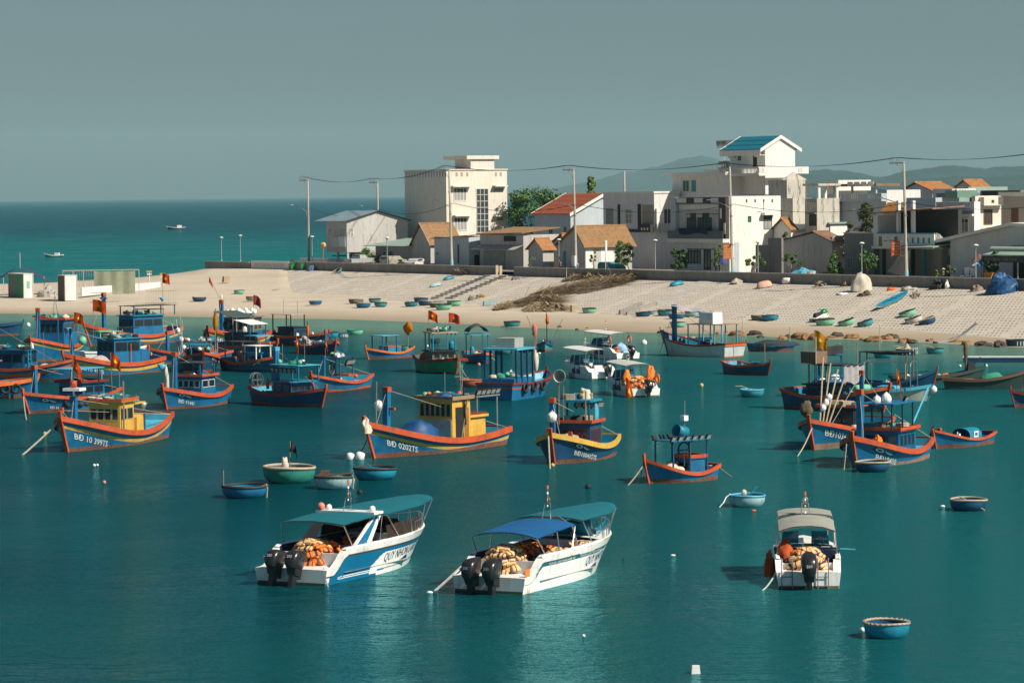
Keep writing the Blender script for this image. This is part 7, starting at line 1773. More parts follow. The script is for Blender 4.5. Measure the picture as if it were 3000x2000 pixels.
B = gableF('grey_gable_house', 'dark grey gable house with patchy brown tile roof', 2438, 12, 2293, 2474, 680, 706, plg, rust, 2386, courses=9)
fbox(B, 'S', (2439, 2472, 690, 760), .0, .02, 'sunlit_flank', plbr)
B = bld('boundary_wall', 'stepped dark concrete wall beside the balcony house, two small trees in front', 2290, 5.2, 2250, None, 697, pld, depth=.3, cat='wall'); B2 = MB().box(B.x0 - 2.6, B.x0, 0, .3, GZ, B.H - .9).build('low_step', pld, B.o)
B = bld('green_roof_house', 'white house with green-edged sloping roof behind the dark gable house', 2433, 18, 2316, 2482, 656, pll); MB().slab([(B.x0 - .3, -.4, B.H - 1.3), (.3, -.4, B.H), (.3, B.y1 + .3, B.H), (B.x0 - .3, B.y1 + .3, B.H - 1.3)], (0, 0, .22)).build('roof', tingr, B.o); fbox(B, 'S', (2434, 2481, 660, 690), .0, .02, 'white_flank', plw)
B = gableF('white_gable_house', 'sliver of a small white gable house tucked behind the balcony house', 2318, 14, 2268, 2330, 641, 668, plw, tileo, 2293, courses=6)
# ---- blue-grey flat house, cream block, rooftop shelter
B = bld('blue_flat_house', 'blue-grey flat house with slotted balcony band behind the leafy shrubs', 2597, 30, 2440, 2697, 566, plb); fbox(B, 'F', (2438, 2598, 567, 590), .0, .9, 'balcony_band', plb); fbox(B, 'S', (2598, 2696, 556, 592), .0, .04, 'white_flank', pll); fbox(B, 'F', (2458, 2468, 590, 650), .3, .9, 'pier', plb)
for px in (2461, 2466, 2471, 2477, 2510, 2515, 2521, 2527, 2559, 2564, 2570, 2576): fbox(B, 'F', (px, px + 2.5, 570, 582), .9, .93, 'balcony_slot', plw)
fbox(B, 'F', (2498, 2507, 612, 616), 0, .04, 'vent', plw)
sh_ = thing('rooftop_shelter', 'thin rooftop shelter on posts above the blue-grey flat house', 'shelter', Wl(tpx(2530, 37), 37, 0), AZ)
zb, zt = hz(Wl(tpx(2530, 37), 37, 0), 568), hz(Wl(tpx(2530, 37), 37, 0), 546)
MB().box(-6, 4.2, -1.2, 3, zt, zt + .35).build('top_slab', rust, sh_)
for x in (-5.4, -1.5, 3.6): MB().box(x - .12, x + .12, -.8, -.56, zb - .5, zt).build('post', plb, sh_)
for i in range(4): MB().box(-1.8 + i * 1.45, -.6 + i * 1.45, -1.28, -1.2, zt + .02, zt + .62).build('pale_panel', plc, sh_)
B = bld('cream_block', 'plain cream block house standing behind the rooftop shelter', 2459, 46, 2420, 2541, 530, plc); MB().box(-.4, .4, -.4, B.y1 + .3, B.H - 1.4, B.H + .1).build('white_band', plw, B.o)
# ---- right-hand houses
B = gableF('tile_roof_house', 'grey house with long orange tile roof beyond the utility pole', 2733, 46, 2683 - 40, 2800, 536, 558, plb, tileo, 2684, courses=12)
B = gableF('tile_roof_house', 'house with bright orange tile roof, farthest back on the skyline', 2852, 56, 2800, 2898, 529, 549, plg, tileo, 2826, courses=10)
B = bld('blue_block', 'pale blue block with white slotted parapet below the orange roofs', 2790, 38, 2733, 2858, 553, plb); fbox(B, 'S', (2800, 2856, 553, 565), .0, .2, 'parapet_front', plw)
for i in range(6): fbox(B, 'S', (2808 + 8 * i, 2810.5 + 8 * i, 556, 562), .2, .23, 'slot', slate)
B = bld('green_block', 'pale green block house at the far right of the skyline', 2838, 44, 2826, 2952, 548, tingr)
B = bld('dark_block', 'dark blue-grey flat roof strip between the pale blue block and the pale green house', 2858, 31, 2743, 2880, 565, MT('slate_blue_wall', (.14, .19, .22), .85, .15, .6))
B = bld('white_roof_house', 'house with flat pale green roof edge beyond the utility pole', 2811, 27, 2699, 2840, 579, tingr); MB().box(B.x0 + 5, 0, -.3, 3, B.H + .0, B.H + .9).build('roof_box', MT('mid_green_sheet', (.14, .26, .2), .6, .15, 1), B.o)
B = bld('grey_wall_house', 'plain blue-grey wall house between the pole and the pale green window house', 2742, 22, 2655, 2760, 579, plb)
B = gableS('orange_strip_house', 'house with bright orange striped tile roof left of the utility pole', 2648, 22, 2588, None, 594, 617, plg, MT('bright_orange_tile', (.55, .24, .05), .8, .3, 2), 2668, courses=7, trim=None)
B = bld('pale_window_house', 'pale green-grey house with white French door and tile frieze', 2855, 16, 2742, 2872, 591, pll)
win(B, 'F', (2751, 2780, 640, 696), plw, wing, (2, 1), t=.16, name='french_door'); win(B, 'F', (2812, 2839, 639, 682), plw, wing, (2, 1), t=.14, louvre=True)
fbox(B, 'F', (2746, 2855, 618, 627), .0, .1, 'tile_frieze', MT('mosaic_tile', (.24, .26, .24), .6, .4, 6)); fbox(B, 'F', (2745, 2856, 627, 632), .0, .45, 'ledge', plw)
for i in range(5):
    px = 2750 + 21 * i
    for dx, dy in ((0, 6), (5, 0)): win(B, 'F', (px + dx, px + dx + 6, 596 + dy, 603 + dy), plw, plg, (1, 1), t=.08)
B = bld('cream_house', 'cream house with brown framed window and box balcony', 2858, 22, 2847, 2933, 574, plc); fbox(B, 'S', (2869, 2932, 577, 602), .0, .9, 'balcony_box', plc); win(B, 'S', (2882, 2907, 614, 658), brownw, wing, (3, 1), t=.14); fbox(B, 'S', (2859, 2932, 665, 670), .0, .5, 'ledge', plc)
for px in (2891, 2914): fbox(B, 'S', (px, px + 7, 586, 594), .9, .94, 'balcony_hole', slate)
B = bld('brown_house', 'pale brown house with dark doorway at the photo edge', 3020, 21, 2933, 3100, 574, plbr); fbox(B, 'F', (2963, 2984, 610, 654), .0, .05, 'doorway', brownw); fbox(B, 'F', (2930, 3020, 563, 574), .0, .3, 'parapet_front', plc); fbox(B, 'F', (2932, 2940, 576, 600), .0, .4, 'pier', plc)
for px in (2880, 2925): B3 = None
B = bld('roof_wall', 'weathered low rooftop wall with dark lattice at the photo edge', 2990, 30, 2872, 3060, 557, pld); fbox(B, 'F', (2880, 2922, 560, 573), .0, .1, 'lattice', dkb)
B = bld('dark_house', 'plain dark grey house with barred window behind the lamp post', 2560, 8, 2473, 2590, 684, pld); win(B, 'F', (2483, 2499, 754, 786), plg, wing, (3, 1)); MB().box(B.x0 - .1, .1, -.1, B.y1, B.H, B.H + .12).build('coping', plg, B.o)
# ---- two-storey shop with open upper floor
B = bld('shop_house', 'shop with open upper floor, white parapet and a sign board over the red banner', 2743, 8, 2560, None, 614, pld, flat=False, depth=4)
zf, zp, zr = B.onF(2650, 722)[1], B.onF(2650, 685)[1], B.onF(2650, 622)[1]
MB().box(B.x0, 0, .8, 4, GZ, zf).build('lower_wall', plbr, B.o); MB().box(B.x0, 0, 3.4, 4, zf, zr + .3).build('back_wall', slate, B.o); MB().box(B.x0, B.x0 + .9, -.1, 3.4, zf - .25, B.onF(2570, 632)[1]).build('side_pier', pll, B.o)
MB().box(B.x0, .1, -.4, .9, zf - .3, zf).build('floor_slab', pll, B.o); MB().box(B.x0 + .9, 0, -.3, -.15, zf, zp).build('parapet', plw, B.o); MB().box(B.x0 + .9, 0, -.34, -.12, zp + .002, zp + .14).build('parapet_cap', tblue, B.o)
MB().slab([(B.x0 - .2, -.8, zr - .2), (.3, -.8, zr + .35), (.3, 4.2, zr + .6), (B.x0 - .2, 4.2, zr + .1)], (0, 0, .16)).build('roof', rust, B.o)
for px in (2629, 2672): x = B.onF(px, 700)[0]; MB().box(x - .2, x + .2, .0, .4, zp, zr + 1.4).build('column', pll, B.o)
for i in range(5): x = B.onF(2664 + 16 * i, 700)[0]; MB().box(x - .16, x + .16, -.325, -.3, zp - 1.1, zp - .45).build('parapet_hole', tblue, B.o)
for px in (2577, 2622, 2640, 2662): x = B.onF(px, 750)[0]; MB().box(x - .15, x + .15, .5, .8, GZ, zf - .3).build('column', slate, B.o)
x0, x1 = B.onF(2580, 700)[0], B.onF(2641, 700)[0]; o = MB().box(x0, x1, -.42, -.32, zf - .25, zp - .15).build('sign_board', plw, B.o)
mb = MB(); vs, fs, w = textmesh('HAO TRUNG', .26, .008); mb.add([(x0 + 1.15 + x, -.43, zf + .55 + y) for x, y in vs], fs, 0); vs, fs, w = textmesh('MAT', .16); mb.add([(x0 + 1.6 + x, -.43, zf + 1.0 + y) for x, y in vs], fs, 0)
mb.slab([(x0 + .1, -.425, zf), (x0 + .85, -.425, zf), (x0 + .75, -.425, zp - .3), (x0 + .15, -.425, zp - .3)], (0, -.01, 0), 1).slab([(x1 - .85, -.425, zf + .5), (x1 - .1, -.425, zf + .5), (x1 - .2, -.425, zp - .3), (x1 - .8, -.425, zp - .3)], (0, -.01, 0), 1); mb.build('sign_lettering', [slate, MT('olive_gold', (.22, .18, .05), .6, .3, 3)], o)
tag(MB().blob((0, 0, 0), (1.6, .9, 1.5), 4, .3, 18, 9, dome=True, sm=False).build('covered_goods', tarpg, loc=Wl(B.t + B.onF(2705, 690)[0], 9.7, zf), rot=(0, 0, AZ)), 'grey-covered pile of goods on the open upper floor of the shop', 'covered goods')
# ---- big grey gable wall and awning at the right
B = bld('warehouse', 'long pale grey warehouse with white sloping roof edge rising along the right', 3090, 9, 2783, None, 655, pll, flat=False, depth=14)
q = [(B.x0, B.onF(2783, 706)[1]), (B.onF(2981, 661)[0], B.onF(2981, 661)[1]), (0, B.onF(3090, 668)[1])]
MB().slab([(B.x0, 0, GZ), (0, 0, GZ), (0, 0, q[2][1]), (q[1][0], 0, q[1][1]), (B.x0, 0, q[0][1])], (0, 14, 0)).build('wall', pll, B.o)
xe = B.x0 - 3.2; ze = q[0][1] - (q[1][1] - q[0][1]) / (q[1][0] - q[0][0]) * 3.2
MB().slab([(xe, -1.2, ze - .0), (q[1][0], -1.2, q[1][1]), (q[1][0], 14, q[1][1]), (xe, 14, ze)], (0, 0, .35)).slab([(q[1][0] + .002, -1.2, q[1][1]), (.5, -1.2, q[2][1]), (.5, 14, q[2][1]), (q[1][0] + .002, 14, q[1][1])], (0, 0, .35)).build('roof', plw, B.o)
a = bld('shop_awning', 'pale green tin awning over a dark tiled entrance, tan cloth hanging under it', 2783, 8.9, 2666, None, 712, tingr, flat=False, depth=4, cat='awning')
z1 = a.onF(2725, 714)[1]; z0_ = a.onF(2725, 727)[1]
MB().slab([(a.x0, -2.6, z0_), (0, -2.6, z0_ + .1), (0, 1.5, z1 + .1), (a.x0, 1.5, z1)], (0, 0, .12)).build('roof', tingr, a.o); MB().box(a.onF(2729, 750)[0], 0, 1.2, 1.4, GZ, z0_).build('entrance_wall', MT('dark_patterned_tile', (.06, .065, .065), .4, .4, 5), a.o); MB().box(a.onF(2729, 730)[0], 0, 1.0, 1.2, z0_ - .9, z0_).build('white_lintel', plw, a.o)
for x in (a.x0 + .3, a.onF(2729, 750)[0]): MB().box(x - .15, x + .15, -1.2, -.9, GZ, z0_).build('post', teal, a.o)
MB().box(a.x0, a.onF(2729, 750)[0], 2.5, 2.7, GZ, z1).build('back_wall', slate, a.o)
tag(MB().grid(lambda u, v: tuple(Wl(a.t + a.onF(2684 + 40 * u - 20 * v ** 2 * (1 - u) * 1.2, 740)[0], 6.2 - .8 * v + .3 * math.sin(5 * u + 2 * v), z0_ - .2 - (3.1 - .6 * (1 - u)) * v)), 12, 10).build('hanging_cloth', MT('tan_canvas', (.46, .39, .31), .9, .15, 1.5)), 'big tan cloth hanging twisted below the pale green awning', 'cloth')
# ---- dark food stall at the right edge
s_ = bld('food_stall', 'dark food stall with rolled green awning and lettered valance at the right edge', 3060, 5.2, 2912, None, 730, slate, flat=False, depth=5, cat='stall')
z1, z0_ = s_.onF(2960, 733)[1], s_.onF(2960, 748)[1]
MB().slab([(s_.x0, -1.8, z0_), (0, -1.8, z0_), (0, 3, z1 + .4), (s_.x0, 3, z1 + .4)], (0, 0, .1)).build('roof', tingr, s_.o); MB().tube([(s_.onF(2942, 735)[0], -1.9, z0_ + .75), (0, -1.9, z0_ + .75)], .28, 9).build('awning_roll', MT('grey_green_canvas', (.2, .27, .23), .8, .2, 2), s_.o)
v_ = MB().box(s_.x0, 0, -1.9, -1.84, z0_ - .75, z0_ - .05).build('valance', slate, s_.o); vs, fs, w = textmesh('MONGMAN * KIM THUY', .36, .01); MB().add([(s_.x0 + .6 + x, -1.915, z0_ - .58 + y) for x, y in vs], fs).build('valance_lettering', MT('faded_gold', (.25, .22, .13), .8, .2, 3), v_)
MB().box(s_.x0 + .3, 0, 2.6, 2.8, GZ, z0_).build('back_wall', black, s_.o)
for x in (s_.x0 + .2, s_.x0 + 3, s_.x0 + 6): MB().box(x - .06, x + .06, -1.8, -1.68, GZ, z0_).build('post', greym, s_.o)
# ================================================================ poles, wires, lamps
polem = MT('concrete_pole', (.34, .31, .26), .9, .18, .8, (.25, .23, .2), .66)
PB = MT('painted_blue_pole_base', (.16, .36, .42), .8, .25, 2)
def upole(label, px, py0, pyt, n, arm=1, lean=0.0, lamp=True, extra=()):
    base = Wl(tpx(px, n, py0), n, GZ - .02); top = hz(base, pyt) - GZ
    o = thing('utility_pole', label, 'utility pole', base, AZ, 'concrete utility poles along the village')
    MB().tube([(0, 0, 0), (lean * .5, 0, top * .5), (lean, 0, top)], [.21, .17, .13], 10).build('pole', polem, o)
    if arm:
        a = MB(); zt = top - .1; L_ = 2.6
        a.box(lean - L_, lean + .15, -.06, .06, zt - .12, zt)
        a.tube([(lean - 1.3, 0, zt - .1), (lean, 0, zt - 1.3)], .04, 5)
        for k in (-2.5, -2.1, -1.35, -.95): a.tube([(lean + k, 0, zt), (lean + k, 0, zt + .62)], .045, 5)
        a.build('crossarm', greym, o)
    if lamp:
        l = MB(); z = top * .62
        l.tube([(0, -.1, z - 1.0), (-.05, -.3, z), (-.5, -.6, z + .45), (-3.0, -1.2, z + 1.1)], .05, 6)
        l.build('lamp_arm', alu, o); MB().box(-3.6, -2.9, -1.32, -1.1, z + 1.06, z + 1.18).build('lamp_head', pll, o)
    MB().box(-.35, .35, -.3, -.1, top * .30, top * .30 + .05).tube([(-.3, -.12, top * .55), (.3, -.12, top * .55)], .06, 5).build('bracket', greym, o)
    MB().tube([(0, 0, 0), (0, 0, 1.25)], .225, 10).build('painted_base', PB, o) if 'b' in extra else None
    if 'box' in extra: MB().box(-.4, .4, -.5, -.2, .9, 2.3).build('meter_box', pll, o)
    o['top'] = 0; del o['top']
    return base, top, o
PL = [upole('first concrete utility pole standing alone at the seaward end', 905, 765, 525, 5.5, 1, 0, True), upole('utility pole rising behind the ridge of the blue-roofed shed', 1109, 765, 531, 16, 1, 0, True),
      upole('utility pole with blue painted foot before the tall cream house', 1324, 776, 494, 2.6, 1, -.5, True, ('b',)), upole('utility pole with grey meter box beside the broad brown tile roof', 1688, 785, 494, 2.6, 1, -.4, True, ('b', 'box')),
      upole('utility pole carrying the orange banner in front of the balcony house', 2146, 796, 488, 2.6, 1, -.4, True, ('b',)), upole('utility pole carrying the red banner in front of the shop', 2656, 808, 473, 2.6, 1, -.4, True, ('b',)),
      upole('short back utility pole seen above the white modern house', 1831, 700, 501, 34, 0, 0, False), upole('utility pole beyond the right edge holding the wire ends', 3180, 830, 440, 2.6, 1, 0, False)]
wirem = MT('black_cable', (.02, .022, .024), .6, .2, 1)
def wire(label, a, c, za, zc, sag, k=1, grp=None, off=-2.2):
    mb = MB()
    A, C_ = a[0] + Vector((0, 0, za)), c[0] + Vector((0, 0, zc))
    for i in range(k):
        o = TD * (off + .55 * i)
        pts = []
        for q in range(15):
            u = q / 14; p = A.lerp(C_, u) + o; p.z -= sag * 4 * u * (1 - u); pts.append(p)
        mb.tube(pts, .022, 4)
    return tag(mb.build('power_line', wirem), label, 'power line', grp or 'overhead power lines')
NM = ['the seaward pole', 'the shed pole', 'the cream-house pole', 'the brown-roof pole', 'the orange-banner pole', 'the red-banner pole', '', 'the pole past the right edge']
for i, j in ((0, 1), (1, 2), (2, 3), (3, 4), (4, 5), (5, 7)):
    a, c = PL[i], PL[j]
    wire(f'upper power lines strung from {NM[i]} to {NM[j]}', a, c, a[1] + .5, c[1] + .5, .75, 3); wire(f'lower cables sagging from {NM[i]} to {NM[j]}', a, c, a[1] * .66, c[1] * .66, 1.1, 2, off=.2)
def glamp(label, px, py0, pyt, n=1.3):
    base = Wl(tpx(px, n, py0), n, GZ - .02); h = hz(base, pyt) - GZ
    o = thing('garden_lamp', label, 'lamp', base, AZ, 'slim promenade lamps')
    MB().tube([(0, 0, 0), (0, 0, .5), (0, 0, .52), (0, 0, h - .7)], [.09, .09, .05, .045], 8).build('post', greym, o)
    MB().lathe([(.05, h - .7), (.16, h - .22), (.14, h - .2), (.04, h - .65)], 10).build('glass', wingl, o); MB().lathe([(0, h), (.22, h - .06), (.36, h - .18), (.34, h - .2), (0, h - .16)], 14).build('cap', pll, o)
for a in (('slim lamp nearest the seaward tip of the promenade', 649.5, 769, 693, 6), ('second slim lamp from the seaward tip of the promenade', 705, 770, 687, 6), ('slim lamp beside the first utility pole', 915, 768, 690, 4), ('slim lamp between the parked cars', 1134.6, 771, 693), ('slim lamp before the orange-tiled cottage', 1638, 783, 698), ('slim lamp between the bushy tree and the balcony house', 1920, 790, 700), ('slim lamp at the stepped dark wall', 2221, 799, 705), ('slim lamp in front of the dark grey house', 2525, 805, 708), ('slim lamp by the white chair frames at the right', 2859, 815, 714)): glamp(*a)
b_ = tag(MB().tube([(0, 0, 0), (0, 0, 4.4)], .14, 8).build('short_post', plw, loc=Wl(tpx(1776, 2, 780), 2, GZ)), 'short bare white post in front of the broad brown tile roof', 'post')
def banner(label, P_, px0, px1, y0, y1, mat, n=2.0):
    p = Wl(tpx((px0 + px1) / 2, n), n, 0); zt, zb = hz(p, y0), hz(p, y1); w = (px1 - px0) * mpp(p) / 2 / .9
    o = thing('banner', label, 'banner', (p.x, p.y, zb), 0)
    MB().box(-w, w, -.03, .03, 0, zt - zb).build('cloth', mat, o)
    vs_ = MB(); k = 5
    for i, t_ in enumerate(('NHIET LIET', 'CHAO MUNG', 'NGAY HOI', 'XA', 'NHON HAI')):
        vs, fs, ww = textmesh(t_, .20, .008); s = min(1, 1.6 * w / ww); vs_.add([((x - ww / 2) * s, -.045, (zt - zb) * (.86 - .18 * i) - .1 + y) for x, y in vs], fs)
    vs_.build('lettering', MT('pale_yellow_letter', (.75, .6, .3), .7, .1, 2), o); MB().box(w, w + .5, -.02, .02, zt - zb - .1, zt - zb - .04).box(w, w + .5, -.02, .02, .05, .1).build('bracket', greym, o)
banner('orange banner with pale lettering on the pole by the balcony house', None, 2120.6, 2141, 715, 759, MT('orange_banner', (.62, .17, .04), .8, .12, 1))
banner('red banner with pale lettering on the pole before the shop', None, 2612.5, 2637, 707, 751, MT('red_banner', (.42, .06, .025), .8, .15, 1))
sg = thing('round_sign', 'round orange road sign on a thin post beside the shed', 'sign', Wl(tpx(948, 4), 4, GZ)); h = hz(Wl(tpx(948, 4), 4, 0), 712) - GZ
MB().tube([(0, 0, 0), (0, 0, h)], .05, 6).build('post', orange, sg); d_ = MB().lathe([(0, -.03), (.42, -.03), (.42, .03), (0, .03)], 20).build('disc', MT('orange_sign', (.7, .38, .14), .6, .1, 1), sg); d_.rotation_euler = (PI / 2, 0, 0); d_.location = (0, 0, h - .3); MB().box(-.07, .07, -.07, -.05, h - .58, h - .05).build('stroke', red, sg)
# ================================================================ trees and plants
def leafm(name, a, b_, c):
    if name in _m: return _m[name]
    mt, nt, b = newmat(name); oi = nt.nodes.new('ShaderNodeNewGeometry')
    col = ramp(nt, oi.outputs['Random Per Island'], [(0, a), (.5, b_), (1, c)]); nt.links.new(col, b.inputs['Base Color']); b.inputs['Roughness'].default_value = .55; b.inputs['Specular IOR Level'].default_value = .3
    _m[name] = mt; return mt
lf1 = leafm('dark_green_leaves', (.02, .06, .014), (.05, .12, .024), (.10, .19, .04)); lf2 = leafm('bright_green_leaves', (.035, .09, .015), (.08, .16, .03), (.14, .22, .05)); lf3 = leafm('olive_leaves', (.03, .05, .015), (.06, .085, .025), (.12, .13, .04))
bark = MT('grey_bark', (.2, .17, .13), .9, .3, 3)
def tree(label, px, py0, pyt, w, n, lf=lf1, kind='round', trunk=.25, seed=1, leaf=.34, dens=1.0, name='tree', z=None, cat='tree', open_=.0):
    base = Wl(tpx(px, n, py0), n, GZ - .05) if z is None else z
    H = hz(base, pyt) - base.z; R = w * mpp(base) / 2; rd = random.Random(seed)
    o = thing(name, label, cat, base, rd.uniform(0, 6))
    tr = MB(); ct = H * trunk
    tr.tube([(0, 0, 0), (.05 * H * rd.uniform(-1, 1), 0, ct * .6), (0, .03 * H, ct + (H - ct) * .35)], [.035 * H, .028 * H, .014 * H], 7)
    cl = []
    m_ = int({'round': 26, 'bush': 22, 'cone': 18, 'plume': 11}[kind] * dens)
    for i in range(m_):
        a = rd.uniform(0, 2 * PI); q = rd.random() ** .5; v = rd.random()
        if kind == 'cone': zz = ct + (H - ct) * v; r = R * (1 - v) ** .7 * q
        elif kind == 'plume': zz = H * (.55 + .42 * v); r = R * (.4 + .6 * q) * (1.1 - .5 * v)
        elif kind == 'bush': zz = H * (.08 + .86 * v); r = R * math.sqrt(max(.05, 1 - (v * 1.05) ** 2)) * q
        else: zz = ct + (H - ct) * (.1 + .82 * v); r = R * math.sqrt(max(.08, 1 - ((v - .42) / .62) ** 2)) * (.35 + .62 * q)
        p = Vector((r * math.cos(a), r * math.sin(a), zz)); cl.append((p, R * rd.uniform(.22, .38) * (.62 if kind == 'plume' else 1)))
        if i % 2 == 0: tr.tube([(0, 0, min(ct, zz * .6)), p * .6 + Vector((0, 0, zz * .18)), p], [.012 * H, .008 * H, .004 * H], 5)
    tr.build('trunk', bark, o)
    g = MB()
    for p, r in cl:
        k = int(70 * dens)
        for j in range(k):
            d = Vector((rd.gauss(0, 1), rd.gauss(0, 1), rd.gauss(0, .75))).normalized() * (r * rd.random() ** .4)
            c = p + d; s = leaf * rd.uniform(.6, 1.25)
            nrm = (d.normalized() + Vector((rd.uniform(-.8, .8), rd.uniform(-.8, .8), rd.uniform(-.2, 1.0)))).normalized()
            u = nrm.cross(Vector((rd.uniform(-1, 1), rd.uniform(-1, 1), rd.uniform(-1, 1)))).normalized(); v_ = nrm.cross(u)
            g.add([c - u * s * .5, c + v_ * s * .26, c + u * s * .55, c - v_ * s * .26], [(0, 1, 2, 3)])
    g.build('crown', lf, o)
    return o
tree('large dark green tree between the tall cream house and the red roof', 1568, 690, 543, 178, 34, lf1, 'round', .12, 3, .5, 1.8)
tree('dense dark tree just behind the red-roofed house, joined to the large tree', 1640, 690, 555, 90, 38, lf1, 'round', .15, 4, .5, 1.0)
tree('pointed yellow-green tree peeking over the red roof ridge', 1733, 690, 527, 62, 40, lf2, 'cone', .05, 5, .5, 2.2)
tree('bushy green street tree beside the broad brown tile roof', 1826, 789, 704, 58, 2.8, lf1, 'round', .3, 6, .28, 1.0)
tree('young palm-like sapling in front of the pale door', 1739, 787, 737, 26, 2.6, lf2, 'plume', .5, 7, .3, .7); tree('small leafy sapling at the foot of the bushy street tree', 1842, 790, 752, 34, 2.0, lf2, 'plume', .4, 8, .3, .7)
tree('dark shady tree before the balcony house ground floor', 1988, 793, 717, 52, 3.5, lf1, 'round', .2, 9, .28, 1.0); tree('bright planted shrub in a stone planter by the orange banner', 2096, 790, 728, 32, 2.4, lf2, 'cone', .3, 10, .26, .9); tree('taller dark shrub behind the bright planter shrub', 2110, 790, 718, 22, 3.5, lf1, 'cone', .3, 11, .26, .7)
tree('open-branched frangipani tree before the stepped dark wall', 2212, 800, 742, 58, 2.2, lf2, 'plume', .35, 12, .36, 1.0); tree('second frangipani tree further along, before the grey gable house', 2320, 803, 742, 56, 2.2, lf2, 'plume', .35, 13, .36, 1.0)
tree('dark overgrown thicket beside the plain dark grey house', 2442, 806, 745, 70, 4, lf1, 'bush', .1, 14, .32, 1.0, 'bush', cat='bush'); tree('tall feathery olive bush above the dark grey house', 2540, 700, 586, 96, 15, lf3, 'bush', .1, 15, .34, 1.7, 'bush', cat='bush'); tree('lower olive bush leaning left of the tall feathery one', 2492, 700, 640, 60, 13, lf3, 'bush', .1, 16, .34, 1.0, 'bush', cat='bush')
tree('small round green bush in the gap beside the balcony house', 2303, 720, 670, 40, 13, lf3, 'bush', .1, 17, .3, .8, 'bush', cat='bush'); tree('dark tree in shade against the plain dark grey house', 2540, 806, 727, 60, 3.0, lf1, 'round', .3, 18, .28, .9)
tree('small bright sapling by the dark tiled entrance', 2788, 812, 773, 28, 2.6, lf2, 'plume', .3, 19, .3, .8); tree('tiny round shrub below the tan cloth', 2740, 810, 786, 24, 2.4, lf2, 'bush', .1, 20, .25, .6, 'bush', cat='bush'); tree('large-leaved tree beside the dark food stall', 2908, 815, 730, 44, 3.6, lf1, 'round', .25, 21, .34, .8)
tree('spreading green vine over the parked cars by the shed', 1076, 760, 730, 82, 6.5, lf2, 'bush', .1, 22, .3, 1.0, 'bush', cat='vine'); tree('small plant growing out of the green wheeled bins', 857, 790, 758, 17, .6, lf1, 'bush', .1, 23, .22, .5, 'bush', cat='plant')
tree('low bush beside the sedan car', 1175, 772, 757, 24, 3.0, lf3, 'bush', .1, 24, .25, .6, 'bush', cat='bush'); tree('potted climber beside the tiny steep-gabled cottage', 1553, 782, 747, 14, 3.0, lf2, 'cone', .2, 25, .24, .5)
# ================================================================ cars, bins, stalls, people
def car(label, px, py, L, W, Ht, paint, kind, n=2.6, rz=0.0):
    base = Wl(tpx(px, n, py), n, GZ)
    o = thing('parked_car', label, 'car', base, AZ + rz, 'cars parked behind the sea wall')
    prof = {'sedan': [(-.5, .3), (-.5, .62), (-.47, .72), (-.33, .76), (-.2, 1.0), (.08, 1.0), (.25, .74), (.47, .66), (.5, .5), (.5, .3)], 'suv': [(-.5, .28), (-.5, .7), (-.48, .95), (-.42, 1.0), (.12, 1.0), (.27, .72), (.47, .66), (.5, .5), (.5, .28)], 'pickup': [(-.5, .36), (-.5, .68), (-.12, .68), (-.1, 1.0), (.12, 1.0), (.24, .74), (.47, .7), (.5, .5), (.5, .36)]}[kind]
    mb = MB(); pts = [(x * L, z * Ht) for x, z in prof]
    lo = [(x, -W / 2, z) if z < Ht * .76 else (x, -W / 2 * .84, z) for x, z in pts]; hi = [(x, -y, z) for x, y, z in lo]; k = len(pts)
    mb.add(lo + hi, [tuple(range(k)), tuple(range(2 * k - 1, k - 1, -1))] + [(i, k + i, k + (i + 1) % k, (i + 1) % k) for i in range(k)])
    mb.build('body', paint, o)
    top = [p for p in pts if p[1] > Ht * .9]; xa, xb = top[0][0], top[-1][0]; g = MB()
    for sd in (-1, 1): g.poly([(xa - .12 * L * (kind == 'sedan') + .02, sd * (W / 2 * .93 + .0), Ht * .76), (xb + .13 * L, sd * W / 2 * .93, Ht * .76), (xb, sd * (W / 2 * .85 + .01), Ht * .95), (xa + .05, sd * (W / 2 * .85 + .01), Ht * .95)])
    xr = xa - (.125 * L if kind == 'sedan' else .02 if kind == 'pickup' else .055 * L * .3)
    g.poly([(xr - .03, -W * .38, Ht * .765), (xr - .03, W * .38, Ht * .765), (xa - .03, W * .36, Ht * .965), (xa - .03, -W * .36, Ht * .965)])
    g.build('window', wing, o)
    for sd in (-1, 1): MB().box(-.5 * L - .02, -.5 * L + .05, sd * W * .42 - .13, sd * W * .42 + .13, Ht * .5, Ht * .62).build('tail_light', MT('tail_lamp_red', (.4, .05, .03), .3, .1, 1), o)
    MB().box(-.5 * L - .025, -.5 * L, -.25, .25, Ht * .46, Ht * .54).build('number_plate', plw, o)
    for x in (-.32, .32):
        for sd in (-1, 1): wv = MB().lathe([(0, -.1), (.2, -.1), (.34, -.09), (.34, .09), (.2, .1), (0, .1)], 16).build('wheel', black, o); wv.rotation_euler = (PI / 2, 0, 0); wv.location = (x * L, sd * (W / 2 - .08), .34)
    return o
car('silver pickup with dark cab parked nearest the shed, tailgate to the wall', 1050, 768, 5.0, 1.85, 1.8, MT('silver_paint', (.45, .46, .46), .35, .1, 1, metal=.3), 'pickup', 3.4, PI / 2 + .3)
car('beige SUV parked behind the slim lamp', 1152, 770, 4.5, 1.85, 1.75, MT('beige_paint', (.38, .36, .3), .35, .1, 1, metal=.2), 'suv', 3.2, PI / 2 + .4); car('pale silver sedan parked beside the low bush', 1222, 774, 4.5, 1.8, 1.45, MT('pale_silver_paint', (.6, .6, .6), .35, .1, 1, metal=.2), 'sedan', 3.0, PI / 2 + .5)
car('teal covered car roof showing over the wall before the brown tile roof', 1792, 790, 4.2, 1.7, 1.5, teal, 'suv', 3.4, .0)
bing = MT('green_plastic_bin', (.02, .24, .06), .5, .15, 2)
